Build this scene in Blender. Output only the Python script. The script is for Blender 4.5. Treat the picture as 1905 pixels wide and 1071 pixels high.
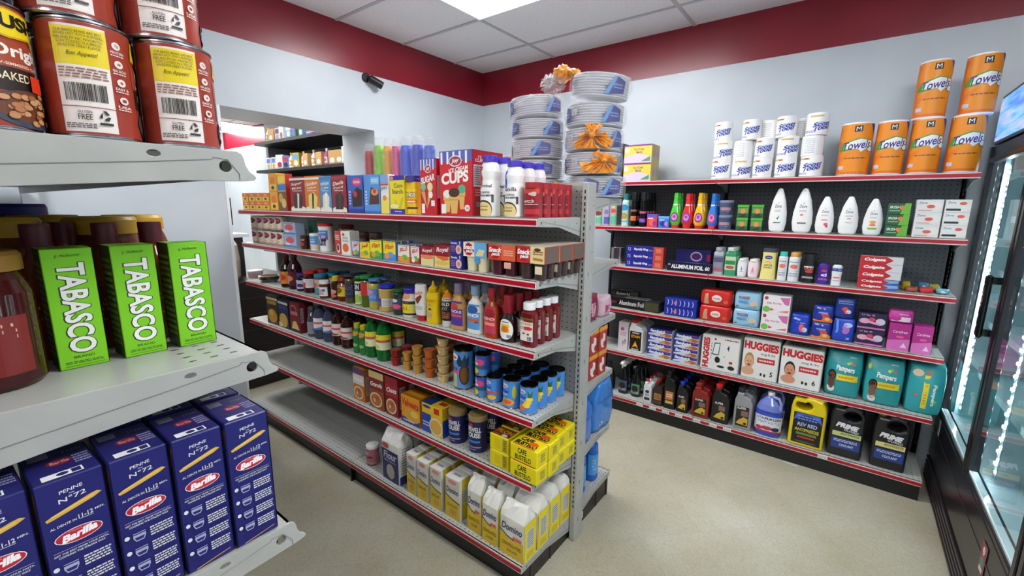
import bpy, bmesh, math, random
from mathutils import Vector, Matrix, noise
PI = math.pi
scene = bpy.context.scene
for o in list(bpy.data.objects):
    bpy.data.objects.remove(o)
LINK = scene.collection.objects.link

# ---------------------------------------------------------------- camera
EYE = Vector((0, 0, 1.598))
yaw, pitch, roll = -0.6511, -0.184, 0.0103
fw = Vector((math.sin(yaw) * math.cos(pitch), math.cos(yaw) * math.cos(pitch), math.sin(pitch)))
r0 = Vector((math.cos(yaw), -math.sin(yaw), 0))
u0 = r0.cross(fw)
rt = math.cos(roll) * r0 + math.sin(roll) * u0
up = -math.sin(roll) * r0 + math.cos(roll) * u0
cam_data = bpy.data.cameras.new('camera')
cam = bpy.data.objects.new('camera', cam_data)
LINK(cam)
mw = Matrix((rt, up, -fw)).transposed().to_4x4()
mw.translation = EYE
cam.matrix_world = mw
cam_data.sensor_width = 36
cam_data.lens = 36 * 599.01 / 1396
cam_data.clip_start = 0.02
scene.camera = cam

# ---------------------------------------------------------------- world, light, exposure
world = bpy.data.worlds.new('world')
scene.world = world
world.use_nodes = True
world.node_tree.nodes['Background'].inputs[0].default_value = (0.75, 0.85, 1, 1)
world.node_tree.nodes['Background'].inputs[1].default_value = 0.35
vs = scene.view_settings
vs.view_transform = 'Standard'
vs.look = 'None'
vs.gamma = 1
vs.use_curve_mapping = False
vs.exposure = 0.36
PANEL_POWER = 19.0      # emission of the ceiling light diffusers
LED_POWER = 90.0

# ---------------------------------------------------------------- materials
_mats = {}
def lin(c):
    return c / 12.92 if c <= .04045 else ((c + .055) / 1.055) ** 2.4
def rgb(hx):
    return tuple(lin(int(hx[i:i + 2], 16) / 255) for i in (0, 2, 4)) + (1,)
def M(key):
    """hex colour, optionally :g gloss, :s satin, :r rough, :m metal, :c clear film, :t tinted clear, :e emission"""
    if isinstance(key, bpy.types.Material):
        return key
    if key in _mats:
        return _mats[key]
    hx, _, fl = key.partition(':')
    m = bpy.data.materials.new('paint_' + key.replace(':', '_'))
    m.use_nodes = True
    nt = m.node_tree
    b = nt.nodes['Principled BSDF']
    b.inputs['Base Color'].default_value = rgb(hx)
    b.inputs['Roughness'].default_value = {'g': .12, 's': .3, 'r': .8, 'm': .25, 'c': .08, 't': .05}.get(fl, .42)
    if fl == 'm':
        b.inputs['Metallic'].default_value = 1
    if fl == 'c':
        b.inputs['Alpha'].default_value = .17
        b.inputs['Specular IOR Level'].default_value = .9
        n = nt.nodes.new('ShaderNodeTexNoise'); n.inputs['Scale'].default_value = 28
        bp_ = nt.nodes.new('ShaderNodeBump'); bp_.inputs['Strength'].default_value = .9; bp_.inputs['Distance'].default_value = .02
        nt.links.new(n.outputs[0], bp_.inputs['Height']); nt.links.new(bp_.outputs[0], b.inputs['Normal'])
    if fl == 't':
        b.inputs['Alpha'].default_value = .55
    if fl == 'e':
        b.inputs['Emission Color'].default_value = rgb(hx)
        b.inputs['Emission Strength'].default_value = 1
    _mats[key] = m
    return m
def nodes(name):
    m = bpy.data.materials.new(name); m.use_nodes = True
    return m, m.node_tree.nodes, m.node_tree.links, m.node_tree.nodes['Principled BSDF']
def mat_noise(name, c1, c2, scale, rough=.5, bump=0, detail=6, dist=.002, lo=.35, hi=.65):
    m, N, L, b = nodes(name)
    tc = N.new('ShaderNodeTexCoord'); n = N.new('ShaderNodeTexNoise')
    n.inputs['Scale'].default_value = scale; n.inputs['Detail'].default_value = detail
    L.new(tc.outputs['Object'], n.inputs['Vector'])
    r = N.new('ShaderNodeValToRGB'); r.color_ramp.elements[0].color = rgb(c1); r.color_ramp.elements[1].color = rgb(c2)
    r.color_ramp.elements[0].position = lo; r.color_ramp.elements[1].position = hi
    L.new(n.outputs[0], r.inputs[0]); L.new(r.outputs[0], b.inputs['Base Color'])
    b.inputs['Roughness'].default_value = rough
    if bump:
        bp_ = N.new('ShaderNodeBump'); bp_.inputs['Strength'].default_value = bump; bp_.inputs['Distance'].default_value = dist
        L.new(n.outputs[0], bp_.inputs['Height']); L.new(bp_.outputs[0], b.inputs['Normal'])
    return m
def mat_holes(name, base, hole, pitch, radius, axes, rough=.45, sx=1.0):
    """painted steel punched with a regular grid of round holes"""
    m, N, L, b = nodes(name)
    tc = N.new('ShaderNodeTexCoord')
    mul = N.new('ShaderNodeVectorMath'); mul.operation = 'MULTIPLY'
    mul.inputs[1].default_value = [(1 / (pitch * (sx if a == 0 else 1))) if a in axes else 0 for a in range(3)]
    fr = N.new('ShaderNodeVectorMath'); fr.operation = 'FRACTION'
    sb = N.new('ShaderNodeVectorMath'); sb.operation = 'SUBTRACT'
    sb.inputs[1].default_value = [.5 if a in axes else 0 for a in range(3)]
    ln = N.new('ShaderNodeVectorMath'); ln.operation = 'LENGTH'
    lt = N.new('ShaderNodeMath'); lt.operation = 'LESS_THAN'; lt.inputs[1].default_value = radius
    mx = N.new('ShaderNodeMix'); mx.data_type = 'RGBA'
    mx.inputs['A'].default_value = rgb(base); mx.inputs['B'].default_value = rgb(hole)
    L.new(tc.outputs['Object'], mul.inputs[0]); L.new(mul.outputs[0], fr.inputs[0]); L.new(fr.outputs[0], sb.inputs[0])
    L.new(sb.outputs[0], ln.inputs[0]); L.new(ln.outputs['Value'], lt.inputs[0]); L.new(lt.outputs[0], mx.inputs['Factor'])
    L.new(mx.outputs['Result'], b.inputs['Base Color']); b.inputs['Roughness'].default_value = rough
    return m

# ---------------------------------------------------------------- mesh helpers
class MB:
    def __init__(s):
        s.v = []; s.f = []; s.m = []; s.sm = []; s.keys = []
    def add(s, vs_, fs, mat, smooth=False):
        b = len(s.v); s.v += [tuple(v) for v in vs_]
        if mat not in s.keys: s.keys.append(mat)
        k = s.keys.index(mat)
        for f in fs:
            s.f.append([b + i for i in f]); s.m.append(k); s.sm.append(smooth)
    def box(s, x0, x1, y0, y1, z0, z1, mat):
        v = [(x, y, z) for z in (z0, z1) for y in (y0, y1) for x in (x0, x1)]
        s.add(v, [(0, 2, 3, 1), (4, 5, 7, 6), (0, 1, 5, 4), (2, 6, 7, 3), (0, 4, 6, 2), (1, 3, 7, 5)], mat)
    def cbox(s, x0, x1, y0, y1, z0, z1, mat, c=.0015):
        """box with chamfered edges"""
        bm = bmesh.new(); bmesh.ops.create_cube(bm, size=1)
        for v in bm.verts:
            v.co = Vector(((x0 + x1) / 2 + v.co.x * (x1 - x0), (y0 + y1) / 2 + v.co.y * (y1 - y0), (z0 + z1) / 2 + v.co.z * (z1 - z0)))
        bmesh.ops.bevel(bm, geom=bm.edges[:], offset=c, segments=1, affect='EDGES')
        s.bm(bm, mat)
    def bm(s, bm, mat, smooth=False):
        bm.verts.index_update()
        s.add([v.co[:] for v in bm.verts], [[v.index for v in f.verts] for f in bm.faces], mat, smooth); bm.free()
    def mesh(s, name):
        me = bpy.data.meshes.new(name)
        me.from_pydata(s.v, [], s.f)
        for k in s.keys: me.materials.append(M(k))
        me.polygons.foreach_set('material_index', s.m)
        me.polygons.foreach_set('use_smooth', s.sm)
        me.update()
        return me
    def obj(s, name, parent=None):
        o = bpy.data.objects.new(name, s.mesh(name)); LINK(o)
        if parent: o.parent = parent
        return o
def empty(name, loc=(0, 0, 0), rz=0):
    o = bpy.data.objects.new(name, None); o.empty_display_size = .05; LINK(o)
    o.location = loc; o.rotation_euler = (0, 0, rz)
    return o
def struct(mb, name):
    o = mb.obj(name); o['kind'] = 'structure'; return o

_gl = {}
def glyphs(s, bold=0.0, ital=0.0, sp=1.0, fine=False):
    k = (s, bold, ital, sp, fine)
    if k in _gl: return _gl[k]
    cu = bpy.data.curves.new('lettering', 'FONT'); cu.body = s; cu.offset = bold; cu.shear = ital
    cu.resolution_u = 3; cu.space_character = sp
    o = bpy.data.objects.new('lettering', cu); LINK(o)
    me = bpy.data.meshes.new_from_object(o.evaluated_get(bpy.context.evaluated_depsgraph_get()))
    if fine:        # lettering that will be wrapped round a curve needs short edges
        bm = bmesh.new(); bm.from_mesh(me)
        for _ in range(4):
            es = [e for e in bm.edges if e.calc_length() > .16]
            if not es: break
            bmesh.ops.subdivide_edges(bm, edges=es, cuts=1); bmesh.ops.triangulate(bm, faces=[f for f in bm.faces if len(f.verts) > 3])
        bm.to_mesh(me); bm.free()
    vs_ = [v.co[:2] for v in me.vertices]; fs = [list(p.vertices) for p in me.polygons]
    bpy.data.objects.remove(o); bpy.data.curves.remove(cu); bpy.data.meshes.remove(me)
    if vs_:
        x0 = min(v[0] for v in vs_); x1 = max(v[0] for v in vs_); y0 = min(v[1] for v in vs_); y1 = max(v[1] for v in vs_)
        vs_ = [((x - x0) / (x1 - x0 or 1), (y - y0) / (y1 - y0 or 1)) for x, y in vs_]
    _gl[k] = (vs_, fs)
    return _gl[k]
def curve_extrude(loops, depth, bevel=0, res=2):
    """closed outlines (first outer, rest holes) in a plane, extruded by depth: returns verts (x, depth axis, z) and faces"""
    cu = bpy.data.curves.new('outline', 'CURVE'); cu.dimensions = '2D'; cu.fill_mode = 'BOTH'
    cu.extrude = max(depth / 2 - bevel, 0); cu.bevel_depth = bevel; cu.bevel_resolution = res; cu.offset = -bevel
    for lp in loops:
        sp = cu.splines.new('POLY'); sp.points.add(len(lp) - 1); sp.use_cyclic_u = True
        for i, (x, y) in enumerate(lp): sp.points[i].co = (x, y, 0, 1)
    o = bpy.data.objects.new('outline', cu); LINK(o)
    me = bpy.data.meshes.new_from_object(o.evaluated_get(bpy.context.evaluated_depsgraph_get()))
    vs_ = [(v.co.x, -v.co.z, v.co.y) for v in me.vertices]; fs = [list(p.vertices) for p in me.polygons]
    bpy.data.objects.remove(o); bpy.data.curves.remove(cu); bpy.data.meshes.remove(me)
    return vs_, fs

def fan(mb, pts, fm, ly, c, rings):
    cx = sum(p[0] for p in pts) / len(pts); cy = sum(p[1] for p in pts) / len(pts); s = len(pts)
    vs_ = [fm(cx, cy, ly)]
    for k in range(1, rings + 1): vs_ += [fm(cx + (x - cx) * k / rings, cy + (y - cy) * k / rings, ly) for x, y in pts]
    fs = [(0, 1 + a, 1 + (a + 1) % s) for a in range(s)]
    for k in range(rings - 1): fs += [(1 + k * s + a, 1 + (k + 1) * s + a, 1 + (k + 1) * s + (a + 1) % s, 1 + k * s + (a + 1) % s) for a in range(s)]
    mb.add(vs_, fs, c)
# printed decoration: elements in 0..1 of a face, laid on it by a mapping function fm(u, v, layer)
def decor(mb, els, fm, n=1, ly0=1):
    for i, e in enumerate(els):
        k = e[0]; ly = ly0 + 3 + i
        if k == 'R':
            _, x0, y0, x1, y1, c = e
            nx = n if n == 1 else max(1, round(n * abs(x1 - x0)) + 1); nz = 1 if n == 1 else 3
            vs_ = [fm(x0 + (x1 - x0) * a / nx, y0 + (y1 - y0) * b / nz, ly) for b in range(nz + 1) for a in range(nx + 1)]
            fs = [(b * (nx + 1) + a, b * (nx + 1) + a + 1, (b + 1) * (nx + 1) + a + 1, (b + 1) * (nx + 1) + a) for b in range(nz) for a in range(nx)]
            mb.add(vs_, fs, c)
        elif k == 'E':
            _, cx, cy, rx, ry, c = e
            s = 18 if n == 1 or rx < .2 else 36
            cl = lambda t, ok: min(max(t, 0), 1) if ok else t
            fan(mb, [(cl(cx + rx * math.cos(2 * PI * a / s), 0 <= cx <= 1), cl(cy + ry * math.sin(2 * PI * a / s), 0 <= cy <= 1)) for a in range(s)], fm, ly, c, 1 if n == 1 else max(1, round(rx * n)))
        elif k == 'P':
            vs_ = [fm(x, y, ly) for x, y in e[1]]
            if n == 1: mb.add(vs_, [list(range(len(vs_)))], e[2])
            else:
                pts = []
                for a, b in zip(e[1], list(e[1][1:]) + [e[1][0]]):
                    q = max(1, int(max(abs(b[0] - a[0]) * n, abs(b[1] - a[1]) / .25)))
                    pts += [(a[0] + (b[0] - a[0]) * t / q, a[1] + (b[1] - a[1]) * t / q) for t in range(q)]
                fan(mb, pts, fm, ly, e[2], max(2, round(n * (max(p[0] for p in pts) - min(p[0] for p in pts)) / 2)))
        elif k == 'T':
            _, s, x0, y0, x1, y1, c = e[:7]
            rot = e[7] if len(e) > 7 else 0; bold = e[8] if len(e) > 8 else .015; it = e[9] if len(e) > 9 else 0
            g, fs = glyphs(s, bold, it, 1.0, n > 1)
            if n > 1: ly += 2
            if rot == 0: pts = [(x0 + a * (x1 - x0), y0 + b * (y1 - y0)) for a, b in g]
            elif rot == 90: pts = [(x0 + b * (x1 - x0), y1 - a * (y1 - y0)) for a, b in g]
            elif rot == -90: pts = [(x1 - b * (x1 - x0), y0 + a * (y1 - y0)) for a, b in g]
            else:  # slanted: rot is rise over the box, in face units
                pts = [(x0 + a * (x1 - x0), y0 + b * (y1 - y0) + (a - .5) * rot) for a, b in g]
            mb.add([fm(a, b, ly) for a, b in pts], fs, c)
        elif k == 'L':      # rows of small print
            _, x0, y0, x1, y1, q, c = e
            rnd = random.Random(q * 7 + int(x0 * 100))
            for j in range(q):
                yy = y1 - (y1 - y0) * (j + .5) / q; hh = (y1 - y0) / q * .26
                xx = x0
                while xx < x1 - .01:
                    ww = min(x1 - xx, (x1 - x0) * rnd.uniform(.08, .2))
                    mb.add([fm(xx, yy - hh, ly), fm(xx + ww, yy - hh, ly), fm(xx + ww, yy + hh, ly), fm(xx, yy + hh, ly)], [(0, 1, 2, 3)], c)
                    xx += ww + (x1 - x0) * .035
        elif k == 'B':      # barcode
            _, x0, y0, x1, y1, q, c = e
            rnd = random.Random(q)
            for j in range(q):
                xa = x0 + (x1 - x0) * j / q; xb = xa + (x1 - x0) / q * rnd.uniform(.25, .75)
                mb.add([fm(xa, y0, ly), fm(xb, y0, ly), fm(xb, y1, ly), fm(xa, y1, ly)], [(0, 1, 2, 3)], c)
OFF = .00007
def R(x0, y0, x1, y1, c): return ('R', x0, y0, x1, y1, c)
def E(cx, cy, rx, ry, c): return ('E', cx, cy, rx, ry, c)
def T(s, x0, y0, x1, y1, c, *a): return ('T', s, x0, y0, x1, y1, c) + a
def Pg(pts, c): return ('P', pts, c)
def Ln(x0, y0, x1, y1, q, c): return ('L', x0, y0, x1, y1, q, c)
def Bc(x0, y0, x1, y1, q, c): return ('B', x0, y0, x1, y1, q, c)

def carton(name, w, d, h, col, front=(), side=(), top=(), cham=.0012, parent=None, left=()):
    mb = MB(); mb.cbox(-w / 2, w / 2, -d / 2, d / 2, 0, h, col, cham)
    decor(mb, front, lambda u, v, l: (-w / 2 + u * w, -d / 2 - OFF * l, v * h))
    decor(mb, side, lambda u, v, l: (w / 2 + OFF * l, -d / 2 + u * d, v * h))
    decor(mb, left, lambda u, v, l: (-w / 2 - OFF * l, d / 2 - u * d, v * h))
    decor(mb, top, lambda u, v, l: (-w / 2 + u * w, -d / 2 + v * d, h + OFF * l))
    return mb.obj(name, parent)
def sgp(a, p): return math.copysign(abs(a) ** p, a)
def ring(r, z, sy, n, seg):
    return [(r * sgp(math.cos(2 * PI * i / seg), 2 / n), r * sy * sgp(math.sin(2 * PI * i / seg), 2 / n), z) for i in range(seg)]
def lathe(mb, prof, r, h, mat, sy=1, n=2, seg=20, z0=0, cx=0, cy=0, smooth=True):
    """profile of (radius fraction, height fraction[, material]); closed at both ends"""
    rows = [[(x + cx, y + cy, z) for x, y, z in ring(max(p[0], .0005) * r, z0 + p[1] * h, sy, n, seg)] for p in prof]
    for k in range(len(rows) - 1):
        m_ = prof[k][2] if len(prof[k]) > 2 else mat
        mb.add(rows[k] + rows[k + 1], [(i, (i + 1) % seg, seg + (i + 1) % seg, seg + i) for i in range(seg)], m_, smooth)
    mb.add(rows[0], [list(range(seg))[::-1]], prof[0][2] if len(prof[0]) > 2 else mat)
    mb.add(rows[-1], [list(range(seg))], prof[-1][2] if len(prof[-1]) > 2 else mat)
def vessel(name, w, h, prof, col, cap=None, labels=(), sy=1, n=2, seg=20, cap_name='cap', label_name='label'):
    """bottle, jar, tub or can: body, with a cap and printed labels as its parts.
       cap = (z0, z1, radius fraction, colour[, profile]); label = (z0, z1, span degrees, ground colour or None, elements[, centre degrees])"""
    r = w / 2
    mb = MB(); lathe(mb, prof, r, h, col, sy, n, seg); root = mb.obj(name)
    def rad(z):
        for a, b in zip(prof, prof[1:]):
            if a[1] <= z <= b[1] and b[1] > a[1]: return a[0] + (b[0] - a[0]) * (z - a[1]) / (b[1] - a[1])
        return prof[-1][0]
    if labels:
        ml = MB()
        for q, lb in enumerate(labels):
            z0, z1, span, bg, els = lb[:5]; ct = lb[5] if len(lb) > 5 else 0
            def fm(u, v, l, z0=z0, z1=z1, span=span, ct=ct):
                z = z0 + (z1 - z0) * v; a = math.radians(-90 + ct + (u - .5) * span); rr = rad(z) * r + .0002 + .00013 * l
                if n == 2: return (rr * math.cos(a), rr * math.sin(a) * sy, z * h)
                t = math.atan2(sgp(math.sin(a), n / 2), sgp(math.cos(a), n / 2))
                t = a
                return (rr * sgp(math.cos(t), 2 / n), rr * sy * sgp(math.sin(t), 2 / n), z * h)
            els = ([R(0, 0, 1, 1, bg)] if bg else []) + list(els)
            decor(ml, els, fm, n=max(4, int(span / 6)))
        ml.obj(label_name, root)
    if cap:
        mc = MB(); z0, z1, rf, cc = cap[:4]
        cp = cap[4] if len(cap) > 4 else [(1, 0), (1, .8), (.92, 1), (0, 1)]
        lathe(mc, cp, rf * r, (z1 - z0) * h, cc, sy if len(cap) > 5 else 1, 2, 16, z0 * h)
        mc.obj(cap_name, root)
    return root
def softpack(name, w, d, h, col, front=(), side=(), top=(), puff=.12, wr=.006, seed=1, q=9, pinch=0.0, frontn=6):
    """soft plastic pack: a rounded, slightly wrinkled block; pinch narrows the top into a seam"""
    mb = MB()
    def pos(x, y, z, off=0):        # -1..1 cube coordinates to the surface
        ex = 1 - .06 * (abs(y) ** 4 + abs(z) ** 4) / 2 - .05 * (abs(y * z) ** 3); ey = 1 - .07 * (abs(x) ** 4 + abs(z) ** 4) / 2 - .05 * abs(x * z) ** 3
        ez = 1 - .04 * (abs(x) ** 4 + abs(y) ** 4) / 2
        by = puff * (1 - x * x) * (1 - z * z) if abs(y) > .999 else 0
        bx = puff * .5 * (1 - y * y) * (1 - z * z) if abs(x) > .999 else 0
        pz = (z + 1) / 2
        k = 1 - pinch * max(0, pz - .72) / .28
        X = x * ex * w / 2 * (1 + bx * d / w); Y = y * (ey + by) * d / 2 * k; Z = (pz * 2 - 1) * ez * h / 2 + h / 2
        nn = noise.noise(Vector((X * 26 + seed, Y * 26, Z * 18))) * wr
        nn2 = noise.noise(Vector((X * 9 + seed * 3, Y * 9 + 5, Z * 32))) * wr * .7
        Yo = Y + math.copysign(nn + nn2 + off, y) if abs(y) > .999 else Y
        Xo = X + math.copysign(nn + off, x) if abs(x) > .999 else X
        Zo = Z + (nn + off if z > .999 else 0)
        return (Xo, Yo, max(Zo, 0))
    bm = bmesh.new(); bmesh.ops.create_cube(bm, size=2)
    bmesh.ops.subdivide_edges(bm, edges=bm.edges[:], cuts=q, use_grid_fill=True)
    for v in bm.verts: v.co = Vector(pos(*v.co))
    mb.bm(bm, col, True)
    fz = lambda u, v, l: pos(u * 2 - 1, -1, v * 2 - 1, .0032 + .00012 * l)
    decor(mb, front, fz, n=frontn)
    decor(mb, side, lambda u, v, l: pos(1, u * 2 - 1, v * 2 - 1, OFF * (l + 2)), n=4)
    decor(mb, top, lambda u, v, l: pos(u * 2 - 1, v * 2 - 1, 1, OFF * (l + 2)), n=4)
    return mb.obj(name)
def paper_bag(name, w, d, h, top_col, front=(), side=(), col='f3f1ea', seed=1):
    """block-bottom paper bag with a folded, slightly crushed top"""
    mb = MB(); rnd = random.Random(seed)
    lv = [(0, 1, 1), (.3, 1.02, 1.03), (.6, 1.0, 1.02), (.76, .99, 1.0), (.86, .97, .72), (.95, .93, .34), (1, .9, .12)]
    q = 5; rows = []
    for t, a, b in lv:
        pts = []
        for (sx, sy_), (tx, ty) in (((-1, -1), (1, -1)), ((1, -1), (1, 1)), ((1, 1), (-1, 1)), ((-1, 1), (-1, -1))):
            for k in range(q):
                x = sx + (tx - sx) * k / q; y = sy_ + (ty - sy_) * k / q
                j = .006 if t > .8 else .0018 if t > 0 else 0
                fold = (1 - abs(y)) * .25 * max(0, t - .76) if abs(x) > .99 else 0
                pts.append((x * a * w / 2 * (1 - fold * 2) + rnd.uniform(-j, j), y * b * d / 2 + rnd.uniform(-j, j), t * h + (rnd.uniform(-j, j) if t > .8 else 0)))
        rows.append(pts)
    L_ = 4 * q
    for k in range(len(rows) - 1):
        c = col if lv[k][0] < .7 else top_col
        mb.add(rows[k] + rows[k + 1], [(i, (i + 1) % L_, L_ + (i + 1) % L_, L_ + i) for i in range(L_)], c)
    mb.add(rows[-1], [list(range(L_))], top_col); mb.add(rows[0], [list(range(L_))[::-1]], col)
    ho = h * .76
    decor(mb, front, lambda u, v, l: ((-w / 2 + u * w) * .99, -d / 2 * 1.02 - .0016 - OFF * l, v * ho))
    decor(mb, side, lambda u, v, l: (w / 2 * 1.02 + .0016 + OFF * l, (-d / 2 + u * d) * .98, v * ho))
    return mb.obj(name)
def tube(mb, pts, r, mat, seg=8):
    """round bar along a polyline"""
    rows = []
    for i, p in enumerate(pts):
        p = Vector(p); a = Vector(pts[max(i - 1, 0)]); b = Vector(pts[min(i + 1, len(pts) - 1)])
        t = (b - a).normalized(); s = t.orthogonal().normalized() if abs(t.z) > .95 else t.cross(Vector((0, 0, 1))).normalized(); w_ = t.cross(s)
        rows.append([tuple(p + r * (math.cos(2 * PI * k / seg) * s + math.sin(2 * PI * k / seg) * w_)) for k in range(seg)])
    for k in range(len(rows) - 1):
        mb.add(rows[k] + rows[k + 1], [(i, (i + 1) % seg, seg + (i + 1) % seg, seg + i) for i in range(seg)], mat, True)
    mb.add(rows[0], [list(range(seg))], mat); mb.add(rows[-1], [list(range(seg))], mat)

def copy_tree(o, parent=None):
    c = o.copy(); LINK(c)
    if parent: c.parent = parent
    for ch in list(o.children):
        copy_tree(ch, c)
    return c
def tag(o, label, cat, group=None):
    o['label'] = label; o['category'] = cat
    if group: o['group'] = group
    return o
# ================================================================ the room
LX, BY, CZ, BAND = -3.11, 3.56, 2.90, 2.59
mat_wall = mat_noise('wall_paint_pale_blue', 'bcc4cb', 'c4ccd2', 2.2, .38, .04, 3)
mat_red = mat_noise('wall_paint_red', '7c1324', '87172a', 2.5, .3, .04, 3)
mat_ceil = mat_noise('ceiling_tile_white', 'e2e0e2', 'eae8ea', 60, .85, .35, 8)
for k, m_ in (('wallp', mat_wall), ('redp', mat_red), ('ceilp', mat_ceil)): _mats[k] = m_

def mat_floor():
    """12 inch vinyl tiles laid on the diagonal, mottled beige"""
    m, N, L, b = nodes('vinyl_tile_floor')
    tc = N.new('ShaderNodeTexCoord'); mp = N.new('ShaderNodeMapping'); mp.inputs['Rotation'].default_value = (0, 0, PI / 4)
    mp.inputs['Location'].default_value = (-.03, .005, 0)
    L.new(tc.outputs['Object'], mp.inputs['Vector'])
    br = N.new('ShaderNodeTexBrick'); br.offset = 0; br.squash = 1
    br.inputs['Scale'].default_value = 1; br.inputs['Brick Width'].default_value = .305; br.inputs['Row Height'].default_value = .305
    br.inputs['Mortar Size'].default_value = .0008; br.inputs['Mortar Smooth'].default_value = .2
    br.inputs['Color1'].default_value = (.47, .47, .468, 1); br.inputs['Color2'].default_value = (.53, .53, .53, 1); br.inputs['Mortar'].default_value = (.5, .5, .5, 1)
    L.new(mp.outputs[0], br.inputs['Vector'])
    n1 = N.new('ShaderNodeTexNoise'); n1.inputs['Scale'].default_value = 90; n1.inputs['Detail'].default_value = 6; n1.inputs['Roughness'].default_value = .65
    n1.inputs['Distortion'].default_value = 1.6
    n2 = N.new('ShaderNodeTexNoise'); n2.inputs['Scale'].default_value = 2.3; n2.inputs['Detail'].default_value = 5
    for n in (n1, n2): L.new(mp.outputs[0], n.inputs['Vector'])
    r1 = N.new('ShaderNodeValToRGB'); e = r1.color_ramp.elements
    e[0].position = .30; e[0].color = rgb('aaa796'); e[1].position = .62; e[1].color = rgb('cfccbc')
    x = e.new(.44); x.color = rgb('c1beac')
    L.new(n1.outputs[0], r1.inputs[0])
    r2 = N.new('ShaderNodeValToRGB'); e = r2.color_ramp.elements
    e[0].position = .3; e[0].color = rgb('e2dccb'); e[1].position = .7; e[1].color = rgb('ffffff')
    L.new(n2.outputs[0], r2.inputs[0])
    m1 = N.new('ShaderNodeMix'); m1.data_type = 'RGBA'; m1.blend_type = 'MULTIPLY'; m1.inputs['Factor'].default_value = 1
    L.new(r1.outputs[0], m1.inputs['A']); L.new(r2.outputs[0], m1.inputs['B'])
    m2 = N.new('ShaderNodeMix'); m2.data_type = 'RGBA'; m2.blend_type = 'OVERLAY'; m2.inputs['Factor'].default_value = .55
    L.new(m1.outputs['Result'], m2.inputs['A']); L.new(br.outputs['Color'], m2.inputs['B'])
    m3 = N.new('ShaderNodeMix'); m3.data_type = 'RGBA'; m3.inputs['B'].default_value = rgb('8d897a')
    mm = N.new('ShaderNodeMath'); mm.operation = 'MULTIPLY'; mm.inputs[1].default_value = .4
    L.new(br.outputs['Fac'], mm.inputs[0]); L.new(mm.outputs[0], m3.inputs['Factor'])
    L.new(m2.outputs['Result'], m3.inputs['A']); L.new(m3.outputs['Result'], b.inputs['Base Color'])
    b.inputs['Roughness'].default_value = .36
    bp_ = N.new('ShaderNodeBump'); bp_.inputs['Strength'].default_value = .12; bp_.inputs['Distance'].default_value = .002
    L.new(n1.outputs[0], bp_.inputs['Height']); L.new(bp_.outputs[0], b.inputs['Normal'])
    return m
_mats['floorp'] = mat_floor()

mb = MB(); mb.box(-10.6, 1.75, -4.2, 4.2, -.1, 0, 'floorp'); struct(mb, 'floor')
mb = MB(); mb.box(-10.6, 1.75, -4.2, 4.2, CZ, CZ + .1, 'ceilp'); struct(mb, 'ceiling')
# suspended grid of the ceiling
mb = MB()
for k in range(-7, 4):
    x = -2.27 + 1.2 * k
    if x < 1.7: mb.box(x - .012, x + .012, -4, BY if x > LX else 4.1, CZ - .006, CZ - .0005, 'b9b6b8')
for k in range(-10, 4):
    y = 1.965 + .6 * k
    if y < BY: mb.box(-10.5, 1.7, y - .012, y + .012, CZ - .0065, CZ - .0007, 'b9b6b8')
struct(mb, 'trim_1')

def painted_wall(name, x0, x1, y0, y1, z0=0, band=True):
    """pale blue wall with the red band under the ceiling (the band is paint on the same wall)"""
    mb = MB()
    if band:
        mb.box(x0, x1, y0, y1, z0, BAND, 'wallp'); mb.box(x0, x1, y0, y1, BAND, CZ, 'redp')
    else: mb.box(x0, x1, y0, y1, z0, CZ, 'wallp')
    return struct(mb, name)
OY0, OY1, OZ = 1.14, 2.247, 2.179        # the opening in the left wall
painted_wall('wall_back', -3.56, 1.75, BY, BY + .12)
mb = MB()
mb.box(LX - .45, LX, OY1, BY, 0, BAND, 'wallp'); mb.box(LX - .45, LX, OY1, BY, BAND, CZ, 'redp')
mb.box(LX - .45, LX, OY0, OY1, OZ, BAND, 'wallp'); mb.box(LX - .45, LX, OY0, OY1, BAND, CZ, 'redp')
mb.box(LX - .45, LX, -4, OY0, 0, BAND, 'wallp'); mb.box(LX - .45, LX, -4, OY0, BAND, CZ, 'redp')
struct(mb, 'wall_left')
mb = MB(); mb.box(LX, LX + .05, .27, .325, 0, BAND, 'wallp'); struct(mb, 'trim_2')
mb = MB(); mb.box(LX - .004, LX + .004, OY0 - .004, OY0 + .012, 0, OZ, 'e6e8ea'); struct(mb, 'trim_3')
painted_wall('wall_right', 1.4, 1.52, -4, BY)
painted_wall('wall_front', -3.56, 1.52, -4.12, -4)
# the neighbouring room seen through the opening
painted_wall('wall_far', -10.5, -3.56, 3.56, 3.68)
painted_wall('wall_west', -10.6, -10.5, -4, 4.1)

# ---------------------------------------------------------------- ceiling lights
def ceiling_light(x, y, sx=1.2, sy=.6):
    t = empty('ceiling_light', (x + sx / 2, y + sy / 2, CZ - .012))
    mb = MB(); f = .02
    mb.box(-sx / 2, sx / 2, -sy / 2, -sy / 2 + f, 0, .012, 'e8e8ea'); mb.box(-sx / 2, sx / 2, sy / 2 - f, sy / 2, 0, .012, 'e8e8ea')
    mb.box(-sx / 2, -sx / 2 + f, -sy / 2 + f, sy / 2 - f, 0, .012, 'e8e8ea'); mb.box(sx / 2 - f, sx / 2, -sy / 2 + f, sy / 2 - f, 0, .012, 'e8e8ea')
    mb.obj('frame', t)
    mb = MB(); mb.box(-sx / 2 + f, sx / 2 - f, -sy / 2 + f, sy / 2 - f, .003, .011, 'diffuser'); mb.obj('diffuser', t)
    return t
m_, N_, L_, b_ = nodes('lit_diffuser')
b_.inputs['Base Color'].default_value = (.9, .95, 1, 1); b_.inputs['Emission Color'].default_value = (.98, .985, 1, 1)
b_.inputs['Emission Strength'].default_value = PANEL_POWER
_mats['diffuser'] = m_
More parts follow.
